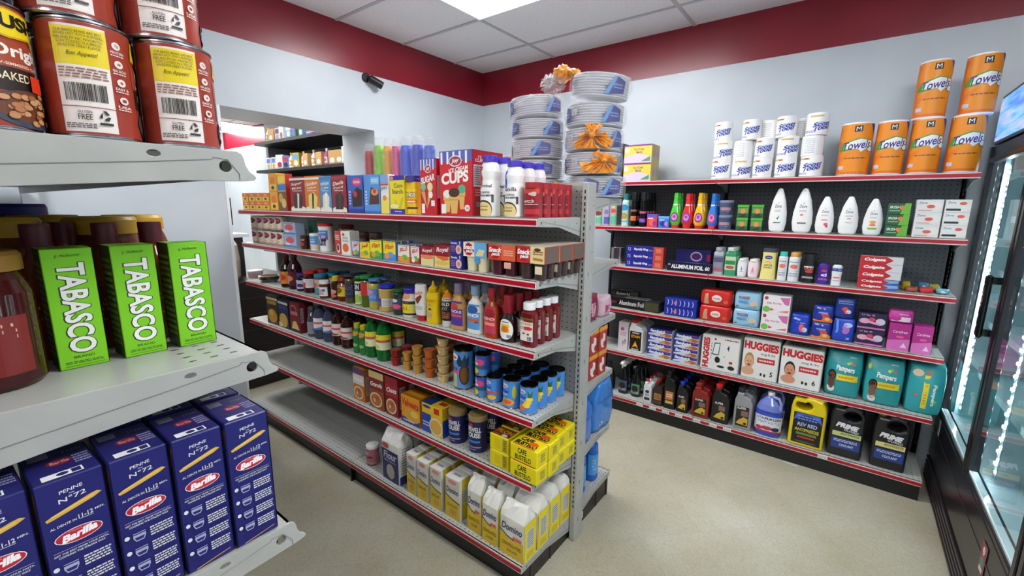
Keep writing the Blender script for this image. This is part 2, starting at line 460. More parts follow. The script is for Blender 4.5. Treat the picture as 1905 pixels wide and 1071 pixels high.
for i, (x, y) in enumerate(((-2.27, 1.965), (-2.27, -1.035), (.13, .765), (-7.07, .765), (-4.67, 2.965), (-2.27, -3.435), (-4.67, .765), (-.07 + .2, -3.435), (-7.07, 2.965), (-9.47, .765), (-9.47, 2.965))):  # first is the visible fixture; the rest are added for brighter, even light
    t = ceiling_light(x, y)
    w = ['bright ceiling light panel above the middle rack', 'ceiling light panel over the near aisle', 'ceiling light panel above the glass door cooler',
         'ceiling light panel far inside the neighbouring room', 'ceiling light panel above the black shelves next door', 'ceiling light panel nearest the shop front', 'ceiling light panel over the sales counter next door', 'ceiling light panel at the front right corner', 'ceiling light panel near the red band next door', 'ceiling light panel furthest back next door', 'ceiling light panel in the far corner next door'][i]
    tag(t, w, 'ceiling light', 'ceiling light panels')

# ================================================================ racks
mat_steel = mat_noise('painted_steel_grey', 'acada8', 'b5b6b1', 12, .38, .03, 4)
_mats['steel'] = mat_steel
_mats['shelftop'] = mat_holes('shelf_steel_punched', 'c0c1bc', '4a4a48', .0254, .13, (0, 1), .35)
_mats['peg'] = mat_holes('pegboard_grey', 'a5a6a3', '262626', .0254, .12, (0, 2), .5)
_mats['pegdark'] = mat_holes('pegboard_charcoal', '56565c', '1c1c20', .0254, .15, (0, 2), .5)
_mats['red'] = mat_noise('price_strip_red', 'ab1229', 'b4182d', 9, .22, 0, 3)

def bracket_pts(d, hb, ht):
    return [(0, 0), (-d + .02, 0), (-d, -.004), (-d, -ht), (-d * .55, -ht - .004), (0, -hb)]
def shelf_part(root, x0, x1, yf, yb, z, top='shelftop', right_bracket=False, thick=.032, dirn=1, strip='red', under='steel'):
    """one shelf: plate, folded front lip with its red price strip (sub-part) and tapered end brackets"""
    d = abs(yb - yf); s = dirn
    ya, yc = min(yf, yb), max(yf, yb)
    mb = MB()
    ym = yf + s * .2
    mb.box(x0, x1, min(yf, ym), max(yf, ym), z - .004, z, top)
    mb.box(x0, x1, min(ym, yb), max(ym, yb), z - .004, z, 'steel')
    mb.box(x0, x1, min(yf, yf + s * .004), max(yf, yf + s * .004), z - thick, z, 'steel')
    for xx, sg in ((x0 + .002, 1), (x1 - .002, -1)):
        pts = [(yf + s * .004, z - .004), (yf + s * .004, z - thick), (yf + s * d * .45, z - thick - .006), (yb, z - .085), (yb, z - .004)]
        v = [(xx - .0015, p[0], p[1]) for p in pts] + [(xx + .0015, p[0], p[1]) for p in pts]
        mb.add(v, [(0, 1, 2, 3, 4), (9, 8, 7, 6, 5)] + [(i, (i + 1) % 5, 5 + (i + 1) % 5, 5 + i) for i in range(5)], 'steel')
        if xx > x1 - .01:
            def fm(u, v_, l): return (xx + .0016 + OFF * l, yf + s * u * d, z - .085 * (1 - v_))
            decor(mb, [E(.08, .78, .012, .06, '2a2a2a'), E(.35, .8, .007, .045, '2a2a2a'), E(.85, .7, .007, .045, '2a2a2a'), Pg([(.1, .84), (.1, .81), (.55, .57), (1, .22), (1, .27), (.55, .62)], '8b8d8a')], fm)
    o = mb.obj('shelf', root)
    if strip:
        mb = MB(); y1_ = yf - s * .004
        a, b = sorted((yf, y1_)); mb.box(x0 + .001, x1 - .001, a, b, z - thick + .001, z - .002, 'f0d8d6:s')
        a, b = sorted((y1_, y1_ - s * .002)); mb.box(x0 + .001, x1 - .001, a, b, z - thick + .0065, z - .0075, strip)
        mb.obj('price_strip', o)
    return o
def upright(root, x, y, h, w=.03, dep=.075, mat='steel'):
    mb = MB(); mb.cbox(x - w / 2, x + w / 2, y - dep / 2, y + dep / 2, 0, h, mat, .003)
    k = 0
    while .18 + k * .0254 < h - .03:
        z = .18 + k * .0254
        for yy in (y - dep / 2 - .0006, y + dep / 2 + .0006):
            mb.add([(x - .002, yy, z), (x + .0045, yy, z), (x + .0045, yy, z + .015), (x - .002, yy, z + .015)], [(0, 1, 2, 3)], '161616')
        k += 1
    if x > -1 and mat == 'steel':
        for q in range(8):
            z = .1 + q * .2
            mb.add([(x + w / 2 + .0005, y - .012, z), (x + w / 2 + .0005, y - .006, z), (x + w / 2 + .0005, y - .006, z + .02), (x + w / 2 + .0005, y - .012, z + .02)], [(0, 1, 2, 3)], '5a5a58')
            mb.add([(x + w / 2 + .0005, y + .006, z + .1), (x + w / 2 + .0005, y + .03, z + .103), (x + w / 2 + .0005, y + .03, z + .105), (x + w / 2 + .0005, y + .006, z + .102)], [(0, 1, 2, 3)], '6c6d6b')
    return mb.obj('upright', root)

# ---- middle gondola (double sided)
GX0, GXJ, GX1, GY, GYC = -3.50, -2.156, -.9174, 1.353, 1.715
GZ = [1.555, 1.32, 1.04, .753, .465, .122]
gon = empty('gondola_shelving', (-2.18, GYC, 0)); gon.location = (0, 0, 0)
tag(gon, 'long double sided grey shelving rack in the middle with red price strips', 'shelving')
for x in (GX0 - .005, GXJ, GX1 + .018): upright(gon, x, GYC, 1.70)
mb = MB(); mb.box(GX0, GX1 + .003, GYC - .014, GYC - .008, .12, 1.695, 'peg'); mb.box(GX0, GX1 + .003, GYC + .008, GYC + .014, .12, 1.695, 'peg')
mb.box(GX0, GX1 + .003, GYC - .016, GYC + .016, 1.685, 1.7, 'steel')
mb.obj('back_panel', gon)
for a, b in ((GX0, GXJ - .002), (GXJ + .002, GX1)):
    for i, z in enumerate(GZ):
        shelf_part(gon, a, b, GY if i < 5 else 1.292, GYC - .016, z)
for a, b in ((GX0, GXJ - .002), (GXJ + .002, GX1)):
    for i, z in enumerate((1.64, 1.34, 1.06, .76, .44, .14)):
        shelf_part(gon, a, b, 2.09 if i < 5 else 2.13, GYC + .016, z, dirn=-1, strip='red' if i < 5 else None)
mb = MB()
mb.box(GX0, GX1 - .002, 1.31, 1.325, 0, .088, '17171a'); mb.box(GX0, GX1 - .002, 2.1, 2.115, 0, .1, '17171a')
mb.box(GX1 - .02, GX1 - .006, 1.325, 2.1, 0, .095, '231c1b')
for yy in (1.36, 1.52, 1.81, 1.98): mb.box(GX1 - .006, GX1 - .002, yy, yy + .006, 0, .095, '3a302e')
for yy in (1.43, 1.93): mb.add([(GX1 - .0055, yy, .03), (GX1 - .0055, yy + .03, .03), (GX1 - .0055, yy + .03, .062), (GX1 - .0055, yy, .062)], [(0, 1, 2, 3)], '000000')
mb.box(GX1 - .005, GX1 - .003, 1.79, 1.83, .025, .06, 'e9e9e9')
mb.obj('base', gon)
mb = MB(); mb.box(GXJ - .005, GXJ + .005, 1.288, 1.31, .0, .086, '0c0c0e'); mb.obj('base_joint', gon)

# ---- wall rack (single sided, charcoal back)
WX0, WXJ, WX1, WY = -1.6, -.7371, .4819, 3.1836
WZ = [1.7892, 1.4562, 1.1528, .819, .4731, .1219]
wal = empty('wall_shelving'); tag(wal, 'wall shelving rack with charcoal pegboard and red price strips along back wall', 'shelving')
for x in (WX0, WXJ, WX1 - .01): upright(wal, x, 3.525, 1.80, .03, .05, '303034')
mb = MB(); mb.box(WX0, WX1, 3.50, 3.51, .1, 1.80, 'pegdark'); mb.obj('back_panel', wal)
for a, b in ((WX0, WXJ - .002), (WXJ + .002, WX1)):
    for i, z in enumerate(WZ):
        shelf_part(wal, a, b, WY if i < 5 else 3.127, 3.50, z)
mb = MB(); mb.box(WX0, WX1 - .004, 3.135, 3.15, 0, .088, '141416'); mb.box(WX1 - .02, WX1 - .004, 3.15, 3.5, 0, .088, '141416'); mb.box(WX0, WX0 + .015, 3.15, 3.5, 0, .088, '141416')
mb.obj('base', wal)
for i, x in enumerate((-1.13, -1.03, -.93, -.835, -.71, -.60, -.51, .03)):
    mb = MB(); mb.box(-.025, .025, -.0006, .0006, -.011, .011, 'f1efec')
    decor(mb, [Ln(.06, .15, .9, .85, 3, '8a8a8a')], lambda u, v, l: (-.025 + .05 * u, -.0006 - OFF * l, -.011 + .022 * v))
    o = mb.obj('price_tag'); o.location = (x, 3.1195, .1045)
    tag(o, 'white price tag in the bottom strip of the wall rack, %s from the left' % ['first', 'second', 'third', 'fourth', 'fifth', 'sixth', 'seventh', 'last'][i], 'price tag', 'price tags on the bottom wall strip')
# ================================================================ near shelving unit at the left, seen at its end
UX = -.68
near = empty('near_shelving'); tag(near, 'near grey shelving unit whose shelf ends face the camera', 'shelving')
def near_shelf(z, ux, tipy):
    mb = MB()
    mb.box(-3.05, ux - .003, -.12, tipy - .022, z - .004, z, 'shelfpl')
    # end bracket with stepped groove, slot and curled front tip
    T0 = tipy
    pts = [(-.16, 0), (T0 - .022, 0), (T0 - .0165, -.003), (T0 - .014, -.009), (T0 - .0125, -.018), (T0 - .0085, -.026), (T0 - .002, -.031), (T0, -.035), (T0 - .003, -.038), (T0 - .02, -.040), (T0 - .09, -.042), (T0 - .245, -.056), (-.16, -.078)]
    hole = [(T0 - .038 + .0075 * math.cos(a * PI / 12), -.021 + .0075 * math.sin(a * PI / 12)) for a in range(24)]
    slot = [(T0 - .115 + .007 * math.cos(a * PI / 6), -.011 + .004 * math.sin(a * PI / 6)) for a in range(12)]
    v, f = curve_extrude([pts, hole, slot], .004, .0008, 1)
    mb.add([(ux - .002 + y, x, z + zz) for x, y, zz in v], f, 'steel')
    mb.box(ux - .0175, ux - .016, T0 - .06, T0 - .037, z - .034, z - .006, '3a3a3c')
    # raised fold line
    g = [(T0 - .022, -.038), (T0 - .022, -.030), (T0 - .035, -.012), (T0 - .052, -.010), (T0 - .054, -.013), (T0 - .12, -.021), (-.16, -.055)]
    tube(mb, [(ux + .0004, a, z + b) for a, b in g], .0007, '8f918f', 6)
    for a, b in zip(g, g[1:]): pass
    # folded front lip and underside rib
    mb.box(-3.05, ux - .004, T0 - .026, T0 - .022, z - .036, z, 'steel')
    mb.box(-3.05, ux - .006, -.11, T0 - .02, z - .008, z - .0045, '4a4542:s')
    mb.box(-3.05, ux - .006, .04, .07, z - .022, z - .008, '6a6560:s')
    for i in range(26):
        for j in range(3):
            xx = ux - .03 - i * .0254; yy = T0 - .055 - j * .026
            mb.add([(xx, yy, z + .0004), (xx + .004, yy, z + .0004), (xx + .004, yy + .009, z + .0004), (xx, yy + .009, z + .0004)], [(0, 1, 2, 3)], '4a4b4a')
    o = mb.obj('shelf', near)
    return o
m_, N_, L_, b_ = nodes('shelf_plate_glossy'); b_.inputs['Base Color'].default_value = rgb('b6b7b2'); b_.inputs['Roughness'].default_value = .22; _mats['shelfpl'] = m_
near_shelf(1.668, UX, .29); near_shelf(1.378, UX - .008, .30); near_shelf(1.105, UX + .035, .30)
near_shelf(.80, UX + .035, .30)
mb = MB(); mb.box(-3.05, -.70, -.145, -.13, .05, 1.72, 'peg'); mb.obj('back_panel', near)
mb = MB(); mb.box(-.715, -.685, -.20, -.125, 0, 1.74, 'steel'); mb.obj('upright', near)
mb = MB(); mb.box(-3.05, -.66, -.12, .31, .10, .13, 'steel'); mb.box(-3.05, -.67, .28, .295, 0, .1, '17171a'); mb.box(-.68, -.665, -.12, .28, 0, .1, '17171a'); mb.obj('base', near)

# ---- cans of baked beans on its top shelf
CANP = [(.95, 0), (1.0, .012), (1.0, .022), (.965, .03), (.965, .97), (1.0, .978), (1.0, .99), (.95, 1), (.93, .985), (0, .985)]
CANP = [(p[0], p[1], 'b9babd:m') for p in CANP]
def bean_can():
    w, h = .083, .125
    mb = MB(); lathe(mb, CANP, w / 2, h, 'b9babd:m', seg=36); root = mb.obj('bean_can')
    ml = MB(); r = w / 2 * .968
    def fm(u, v, l, ct=0, span=360):
        a = math.radians(-90 + ct + (u - .5) * span); rr = r + .00010 * l
        return (rr * math.cos(a), rr * math.sin(a), h * (.035 + .93 * v))
    decor(ml, [R(0, 0, 1, 1, 'a23c2c:s')], fm, n=80, ly0=-2)
    # front of the label
    def front(u, v, l): return fm(u, v, l, 0, 150)
    beans = []
    rnd = random.Random(4)
    for i in range(46):
        a = rnd.uniform(0, 6.28); q = math.sqrt(rnd.random())
        beans.append((.5 + .33 * q * math.cos(a), .17 + .13 * q * math.sin(a)))
    els = [R(.1, .3, .9, .5, '2a1a14'), R(.1, .5, .9, .505, 'd9b45a'), R(.08, .5, .92, .72, 'a8452c'),
           T('BAKED BEANS', .2, .39, .8, .46, 'f2dfb8', 0, .01), T('Original', .17, .56, .83, .69, 'f7efe2', 0, .03), T('SLOW-SIMMERED CLASSIC RECIPE', .14, .515, .86, .54, 'f1ddc8'),
           Pg([(.1, .77), (.14, .95), (.35, .985), (.6, .965), (.88, .985), (.92, .8), (.72, .76), (.62, .70), (.6, .765), (.35, .74)], 'd8a91c'),
           Pg([(.12, .78), (.16, .94), (.35, .97), (.6, .95), (.86, .97), (.9, .81), (.72, .775), (.63, .72), (.6, .78), (.35, .757)], 'f4d51e'),
           T('BUSH\'S', .17, .82, .82, .94, '1c1612', 0, .05), T('BEST', .62, .765, .78, .80, '1c1612', 0, .03), E(.5, .16, .40, .165, '39475a'), E(.5, .18, .365, .14, '6d3a1e')]
    decor(ml, els, front, n=30)
    for q_, (x, y) in enumerate(beans): decor(ml, [E(x, y, .044, .026, '7a4a2c'), E(x, y + .003, .040, .022, rnd.choice(('b9774a', 'c98a5c', 'a9673c', 'd09a6c')))], front, n=24, ly0=13 + q_ % 9 * 2)
    # back panel
    def back(u, v, l): return fm(u, v, l, -133, 66)
    decor(ml, [R(0, .02, 1, .97, 'f0e4dc'), R(.03, .03, .97, .96, 'f3e8e2'), R(0, .62, 1, .95, 'ecd21a'), T('OUR BAKED BEANS ARE BEST', .08, .90, .92, .925, '6a5a1c', 0, 0), T('SERVED HOT WITH BURGERS,', .06, .868, .94, .893, '6a5a1c', 0, 0), T('RIBS AND PICNIC FAVORITES.', .06, .836, .92, .861, '6a5a1c', 0, 0), T('SLOW COOKED IN A SPECIAL', .1, .804, .9, .829, '6a5a1c', 0, 0), T('SAUCE FOR GREAT FLAVOR.', .12, .772, .88, .797, '6a5a1c', 0, 0), T('Bon Appetit!', .25, .69, .8, .74, '4a3a14', 0, 0, .3),
                Ln(.06, .5, .94, .6, 4, '9a6a5a'), Bc(.12, .3, .88, .46, 26, '26221f'), R(0, .245, 1, .252, '8c3a2c'), Ln(.06, .05, .6, .1, 3, '57504a'),
                T('GLUTEN', .3, .19, .55, .215, '57504a'), T('FREE', .3, .13, .55, .18, '2c2824', 0, .01), Pg([(.74, .225), (.80, .225), (.86, .19), (.80, .185), (.77, .205)], '2c2824'), Pg([(.70, .19), (.73, .205), (.72, .15), (.67, .155)], '2c2824'), Pg([(.83, .17), (.87, .165), (.83, .13), (.76, .135), (.76, .15)], '2c2824'), R(.66, .09, .9, .112, '2c2824')], back, n=14)
    def mid(u, v, l): return fm(u, v, l, -86, 26)
    q = []
    for k, (t1, t2) in enumerate((('7g', 'PROTEIN'), ('*', 'REAL BACON'), ('+', 'EASY &'), ('-', 'USA'))):
        z = .86 - k * .17
        q += [E(.5, z, .26, .036, 'f3e6dc'), T(t1, .38, z - .015, .62, z + .015, '8c3a2c'), T(t2, .1, z - .075, .9, z - .05, 'f3e6dc', 0, .02), Ln(.1, z - .1, .9, z - .08, 1, 'f0d8cc')]
    decor(ml, q, mid, n=6)
    ml.obj('label', root)
    return root
can0 = bean_can(); n_ = 0
for lay in (0, 1):
    for row, xx in enumerate((-.728, -.815)):
        for i, yy in enumerate((.050, .136, .222)):
            c = can0 if n_ == 0 else copy_tree(can0); n_ += 1
            c.location = (xx - (.004 if lay else 0), yy + (.006 if row else 0) - (.008 if lay else 0), 1.6685 + lay * .1255)
            c.rotation_euler = (0, 0, math.radians((146 if i == 0 else 206) + lay * 4 + (18 if row else 0)))
            nm = ('brown baked beans can with yellow logo facing out', 'baked beans can showing its barcode', 'end baked beans can nearest the shelf tip')[i]
            tag(c, '%s, %s layer, %s row' % (nm, ('bottom', 'upper')[lay], ('outer', 'inner')[row]), 'can', 'baked beans cans')
mb = MB(); mb.box(-.0002, .0002, -.008, .008, -.008, .008, 'f0401e'); o = mb.obj('price_sticker')
o.location = (-.7078, .0878, 1.7185); o.rotation_euler = (0, 0, math.radians(62))
tag(o, 'orange price sticker on the leftmost baked beans can', 'sticker')

# ---- pepper sauce cartons
def sauce_box():
    w, d, h = .049, .049, .160
    els = [T('TABASCO', .222, .122, .822, .888, '2e4a10', 90, .06), T('TABASCO', .255, .13, .80, .883, 'f6f6ef', 90, .028), T('BRAND', .3, .085, .72, .105, '2e4a10', 0, 0), Ln(.12, .04, .9, .065, 2, '4a7a14'),
           T('E. McIlhenny', .25, .925, .75, .955, '2e5a10', .01, 0, .4), R(.1, .022, .92, .026, '4a7a14')]
    return carton('sauce_carton', w, d, h, '7fcf1e', els, [R(0, 0, 1, 1, '2f3a12'), Ln(.1, .1, .9, .9, 14, '84a24a')], [Bc(.2, .2, .8, .5, 14, '2c3a10')], .001, None, [R(0, 0, 1, 1, '3d4a16'), Ln(.1, .1, .9, .9, 14, '84a24a')])
s0 = sauce_box()
for i, (yy, a) in enumerate(((.100, 91), (.166, 92), (.232, 91))):
    c = s0 if i == 0 else copy_tree(s0)
    c.location = (-.8265, yy, 1.3785); c.rotation_euler = (0, 0, math.radians(a))
    tag(c, 'lime green pepper sauce carton, %s on the near middle shelf' % ('largest, beside the dark jar', 'middle of three', 'nearest the shelf tip')[i], 'box', 'lime green pepper sauce cartons')
# ---- bottles and jars behind them
def dark_jar(w, h, col, capc, name='sauce_jar', lab='7a1e18'):
    return vessel(name, w, h, [(.9, 0), (1, .04), (1, .7), (.9, .8), (.82, .86)], col + ':g', (.86, 1, .9, capc), [(.12, .55, 150, lab, [Ln(.1, .6, .9, .9, 3, 'd8b08a'), R(.1, .1, .4, .35, 'e8e4e0'), Bc(.12, .12, .38, .33, 12, '222222'), R(.5, .15, .65, .55, 'e8e4e0')])], seg=28, cap_name='lid')
def place(o, loc, label, cat, rz=0, grp=None):
    o.location = loc; o.rotation_euler = (0, 0, math.radians(rz)); tag(o, label, cat, grp); return o
Z2 = 1.3785
place(dark_jar(.092, .162, '3a0d0b', '8a6420'), (-.80, .020, Z2), 'large dark red sauce jar with tan lid left of green cartons', 'jar', 60)
hb = lambda: vessel('hot_sauce_bottle', .050, .189, [(.92, 0), (1, .03), (1, .55), (.72, .72), (.5, .8), (.46, .84)], '8a3a12:g', (.83, 1, .62, '5e1420', [(1, 0), (1, .9), (.97, 1), (0, 1)]), [(.1, .5, 200, '6b1a1e', [Ln(.1, .3, .9, .8, 5, 'd9a43a')])], cap_name='cap')
b0 = hb()
for i, (x, y) in enumerate(((-.892, .085), (-.90, .158), (-.90, .213), (-.955, .120))):
    o = b0 if i == 0 else copy_tree(b0)
    place(o, (x, y, Z2), 'amber hot sauce bottle with maroon cap, %s' % ('behind the largest green carton', 'behind the middle green carton', 'behind the green carton at the tip', 'deep behind the other amber bottles')[i], 'bottle', 90, 'amber hot sauce bottles')
j0 = dark_jar(.105, .196, '6a3210', 'c99a22', 'honey_jar', '8a5a1a')
for i, (x, y) in enumerate(((-.985, .170), (-1.10, .235), (-.98, .055), (-1.12, .12))):
    o = j0 if i == 0 else copy_tree(j0)
    place(o, (x, y, Z2), 'brown jar with yellow lid, %s' % ('behind the amber bottles, second carton', 'closest to the shelf tip', 'behind the dark red jar', 'furthest back in shadow')[i], 'jar', 90, 'brown jars with yellow lids')
j1 = dark_jar(.08, .215, '251a2a', '3a3f8e', 'jam_jar', '3a2a5a')
for i, (x, y) in enumerate(((-1.20, .10), (-1.22, .02))):
    o = j1 if i == 0 else copy_tree(j1)
    place(o, (x, y, Z2), 'tall dark jar with blue lid, %s' % ('right one of the back pair', 'left one of the back pair')[i], 'jar', 90, 'jars with blue lids')

# ---- pasta boxes on the shelf below
def pasta_box():
    w, d, h = .056, .092, .194
    N_ = '26266e'; W_ = 'e8e8f2'
    els = [T('PENNE', .33, .915, .67, .935, W_, .01, .01), R(.46, .9, .54, .903, W_), T('N°72', .3, .862, .7, .89, W_, .015, .01),
           Pg([(.1, .77), (.2, .775), (.8, .825), (.93, .845), (.86, .857), (.75, .852), (.2, .80), (.08, .785)], 'e0b24a'), Pg([(.16, .79), (.8, .838), (.8, .845), (.16, .797)], 'f0cf7a'),
           T('AL DENTE IN', .12, .718, .5, .732, W_, .01, .01), T('11-12', .53, .728, .75, .755, W_, .006, .02), T('MIN.', .78, .745, .93, .758, W_, .004, .01), R(.54, .722, .75, .7245, W_),
           E(.5, .64, .36, .045, 'f0f0f4'), E(.5, .64, .345, .041, 'c3203a'), T('Barilla', .24, .618, .78, .665, 'ffffff', .02, .05, .2), T('ITALIA\'S N.1', .36, .665, .64, .673, 'f0c8cc', 0, 0),
           R(.1, .568, .92, .5695, W_), T('GET THE BEST FROM YOUR PASTA,', .1, .545, .92, .557, W_, .004, .02), T('COOKING THE ITALIAN WAY', .16, .528, .86, .54, W_, .004, .02)]
    for k in range(4):
        z = .45 - k * .105
        els += [E(.1, z + .02, .045, .014, W_), Pg([(.2, z), (.24, z - .025), (.38, z - .025), (.42, z), (.42, z + .02), (.2, z + .02)], 'aeb2d6'), Pg([(.22, z + .002), (.25, z - .018), (.37, z - .018), (.4, z + .002)], N_),
                R(.2, z + .028, .42, .033 + z, 'aeb2d6'), Ln(.5, z - .03, .92, z + .04, 4, W_)]
    els += [Pg([(.15, .02), (.9, .05), (.9, .055), (.15, .025)], 'e0b24a')]
    top = [R(.05, .05, .95, .95, '24246a'), R(.15, .06, .75, .2, 'f2f2f2'), E(.45, .13, .09, .045, '26266e'), R(.58, .075, .72, .185, '26266e'), E(.5, .5, .2, .1, '8c1c30'), T('Barilla', .36, .46, .64, .54, 'd8b8c0'), R(.1, .72, .4, .9, '8a8aa8'), T('11241', .62, .74, .9, .8, '8a8aa8'), Ln(.7, .3, .95, .6, 4, '9a9ac0'), R(0, .5, 1, .503, '15154a')]
    side = [R(0, 0, 1, 1, '2b2f70'), Pg([(.2, .5), (.8, .55), (1, .95), (.1, .9)], '8a5a2a'), E(.5, .3, .35, .16, 'c9b08a'), E(.2, .12, .2, .1, '2f5a2a')]
    return carton('pasta_box', w, d, h, N_ + ':s', els, side, top, .0015, None, side)
p0 = pasta_box()
for i in range(6):
    for row in (0, 1):
        if row and i < 3: continue
        c = p0 if (i == 0 and row == 0) else copy_tree(p0)
        c.location = (-.6965 - row * .1 - (5 - i) * .0012, .233 - .0605 * (5 - i), 1.1055); c.rotation_euler = (0, 0, math.radians(90 + (5 - i) * .6))
        n = ('sixth', 'fifth', 'fourth', 'third', 'second', 'first')[i]
        tag(c, 'blue pasta box, %s from the shelf tip, %s row of the near lower shelf' % (n, ('outer', 'inner')[row]), 'box', 'blue pasta boxes')

# ================================================================ glass door cooler along the right
FX = .54
cool = empty('glass_door_cooler'); tag(cool, 'black glass door cooler with lit interior along right side', 'cooler')
CY0, CY1 = .3, 3.48
BK = '17141a:s'
mb = MB()
mb.box(FX, 1.38, CY1 - .03, CY1, 0, 1.93, BK); mb.box(FX + .05, 1.38, CY0, CY0 + .04, 0, 1.93, BK)
mb.box(1.34, 1.38, CY0, CY1, .4, 1.93, 'b9d6dc'); mb.box(FX + .06, 1.34, CY1 - .045, CY1 - .03, .45, 1.9, 'c4dde2')
mb.box(FX + .05, 1.34, CY0, CY1 - .03, .43, .45, 'c9d8da'); mb.box(FX + .05, 1.38, CY0, CY1 - .03, 1.9, 1.93, 'd8e2e4')
mb.obj('cabinet', cool)
mb = MB(); mb.cbox(FX - .004, FX + .06, CY0, CY1, .16, .44, BK, .006); mb.box(FX - .006, FX - .004, CY0, CY1, .33, .336, '2e2a2e:s')
mb.obj('lower_panel', cool)
mb = MB(); mb.box(FX + .01, FX + .1, CY0, CY1, 0, .16, '0e0c0e')
for k in range(5): mb.cbox(FX - .01 - .0, FX + .012, CY0, CY1, .012 + k * .029, .03 + k * .029, '2a2529:s', .004)
mb.obj('kick_grille', cool)
mb = MB(); mb.box(FX + .01, FX + .05, CY0, CY1 - .03, 1.87, 1.93, BK); mb.obj('header_rail', cool)
m_, N_, L_, b_ = nodes('cooler_glass')
N_.remove(b_); tr = N_.new('ShaderNodeBsdfTransparent'); tr.inputs[0].default_value = (.86, .96, .98, 1); gl = N_.new('ShaderNodeBsdfGlossy'); gl.inputs['Roughness'].default_value = .015
fr = N_.new('ShaderNodeFresnel'); fr.inputs['IOR'].default_value = 1.65; mxs = N_.new('ShaderNodeMixShader')
ge = N_.new('ShaderNodeNewGeometry'); iv = N_.new('ShaderNodeMath'); iv.operation = 'SUBTRACT'; iv.inputs[0].default_value = 1; L_.new(ge.outputs['Backfacing'], iv.inputs[1])
mu = N_.new('ShaderNodeMath'); mu.operation = 'MULTIPLY'; L_.new(fr.outputs[0], mu.inputs[0]); L_.new(iv.outputs[0], mu.inputs[1]); L_.new(mu.outputs[0], mxs.inputs[0]); L_.new(tr.outputs[0], mxs.inputs[1]); L_.new(gl.outputs[0], mxs.inputs[2]); L_.new(mxs.outputs[0], N_['Material Output'].inputs[0])
_mats['glass'] = m_
m_, N_, L_, b_ = nodes('cooler_led'); b_.inputs['Emission Color'].default_value = (.9, .97, 1, 1); b_.inputs['Emission Strength'].default_value = LED_POWER; _mats['led'] = m_
for k, (ya, yb) in enumerate(((2.685, 3.445), (1.915, 2.665), (1.145, 1.895), (.375, 1.125))):
    mb = MB(); f = .032
    mb.cbox(FX - .004, FX + .034, ya, ya + f, .44, 1.87, BK, .003); mb.cbox(FX - .004, FX + .034, yb - f, yb, .44, 1.87, BK, .003)
    mb.cbox(FX - .004, FX + .034, ya + f, yb - f, .44, .462, BK, .003); mb.cbox(FX - .004, FX + .034, ya + f, yb - f, 1.845, 1.87, BK, .003)
    mb.box(FX + .004, FX + .03, ya + f, yb - f, .462, .472, 'e6eef0:g')
    dr = mb.obj('door', cool)
    mb = MB(); mb.box(FX + .006, FX + .010, ya + f, yb - f, .462, 1.845, 'glass'); mb.obj('glass_pane', dr)
    mb = MB(); yh = ya + .045
    mb.cbox(FX - .05, FX - .03, yh - .022, yh + .022, 1.05, 1.33, '0b0b0d:g', .008); mb.cbox(FX - .035, FX, yh - .014, yh + .014, 1.06, 1.09, '0b0b0d:g', .004); mb.cbox(FX - .035, FX, yh - .014, yh + .014, 1.29, 1.32, '0b0b0d:g', .004)
    mb.obj('handle', dr)
    mb = MB(); yl = yb - .05
    mb.box(FX + .075, FX + .08, yl - .012, yl + .028, .47, 1.86, 'a8b4ba')
    z = .5
    while z < 1.83:
        for dy, dz in ((-.008, 0), (.02, .028)):
            mb.cbox(FX + .07, FX + .075, yl + dy - .0045, yl + dy + .0045, z + dz, z + dz + .012, 'led', .001)
        z += .056
    mb.obj('light_strip', cool)
for k, z in enumerate((.72, 1.0, 1.28, 1.56)):
    mb = MB(); mb.box(.66, 1.32, CY0 + .05, CY1 - .05, z - .006, z, 'e0e8ea'); mb.box(.655, .66, CY0 + .05, CY1 - .05, z - .02, z + .012, 'f0f4f5'); mb.obj('interior_shelf', cool)
m_, N_, L_, b_ = nodes('backlit_picture')
tc = N_.new('ShaderNodeTexCoord'); wv = N_.new('ShaderNodeTexNoise'); wv.inputs['Scale'].default_value = 3.5; wv.inputs['Distortion'].default_value = 1.2
mp = N_.new('ShaderNodeMapping'); mp.inputs['Scale'].default_value = (1, .8, 5); L_.new(tc.outputs['Object'], mp.inputs[0]); L_.new(mp.outputs[0], wv.inputs['Vector'])
cr = N_.new('ShaderNodeValToRGB'); e = cr.color_ramp.elements; e[0].position = .3; e[0].color = rgb('3f7fe0'); e[1].position = .7; e[1].color = rgb('c7b4dc'); q = e.new(.5); q.color = rgb('6fb0ee')
L_.new(wv.outputs[0], cr.inputs[0]); L_.new(cr.outputs[0], b_.inputs['Base Color']); L_.new(cr.outputs[0], b_.inputs['Emission Color']); b_.inputs['Emission Strength'].default_value = .75
b_.inputs['Roughness'].default_value = .15
_mats['picture'] = m_
mb = MB(); mb.box(FX + .0, FX + .3, 1.4, 3.41, 1.935, 2.17, '141218:s'); sg = mb.obj('lit_header_sign')
mb = MB(); mb.box(FX - .004, FX, 1.42, 3.395, 1.95, 2.155, 'picture'); mb.obj('picture_panel', sg)
tag(sg, 'backlit blue and lilac picture sign on top of the glass cooler', 'sign')
mb = MB(); mb.box(-.001, .0, -.02, .02, -.045, .045, 'e9e9ec'); decor(mb, [Ln(.1, .1, .9, .9, 6, '8a8a90')], lambda u, v, l: (-.001 - OFF * l, .02 - .04 * u, -.045 + .09 * v)); o = mb.obj('notice_sticker')
o.location = (FX - .0045, 3.32, .385); tag(o, 'small white notice sticker low on the cooler front', 'sticker')
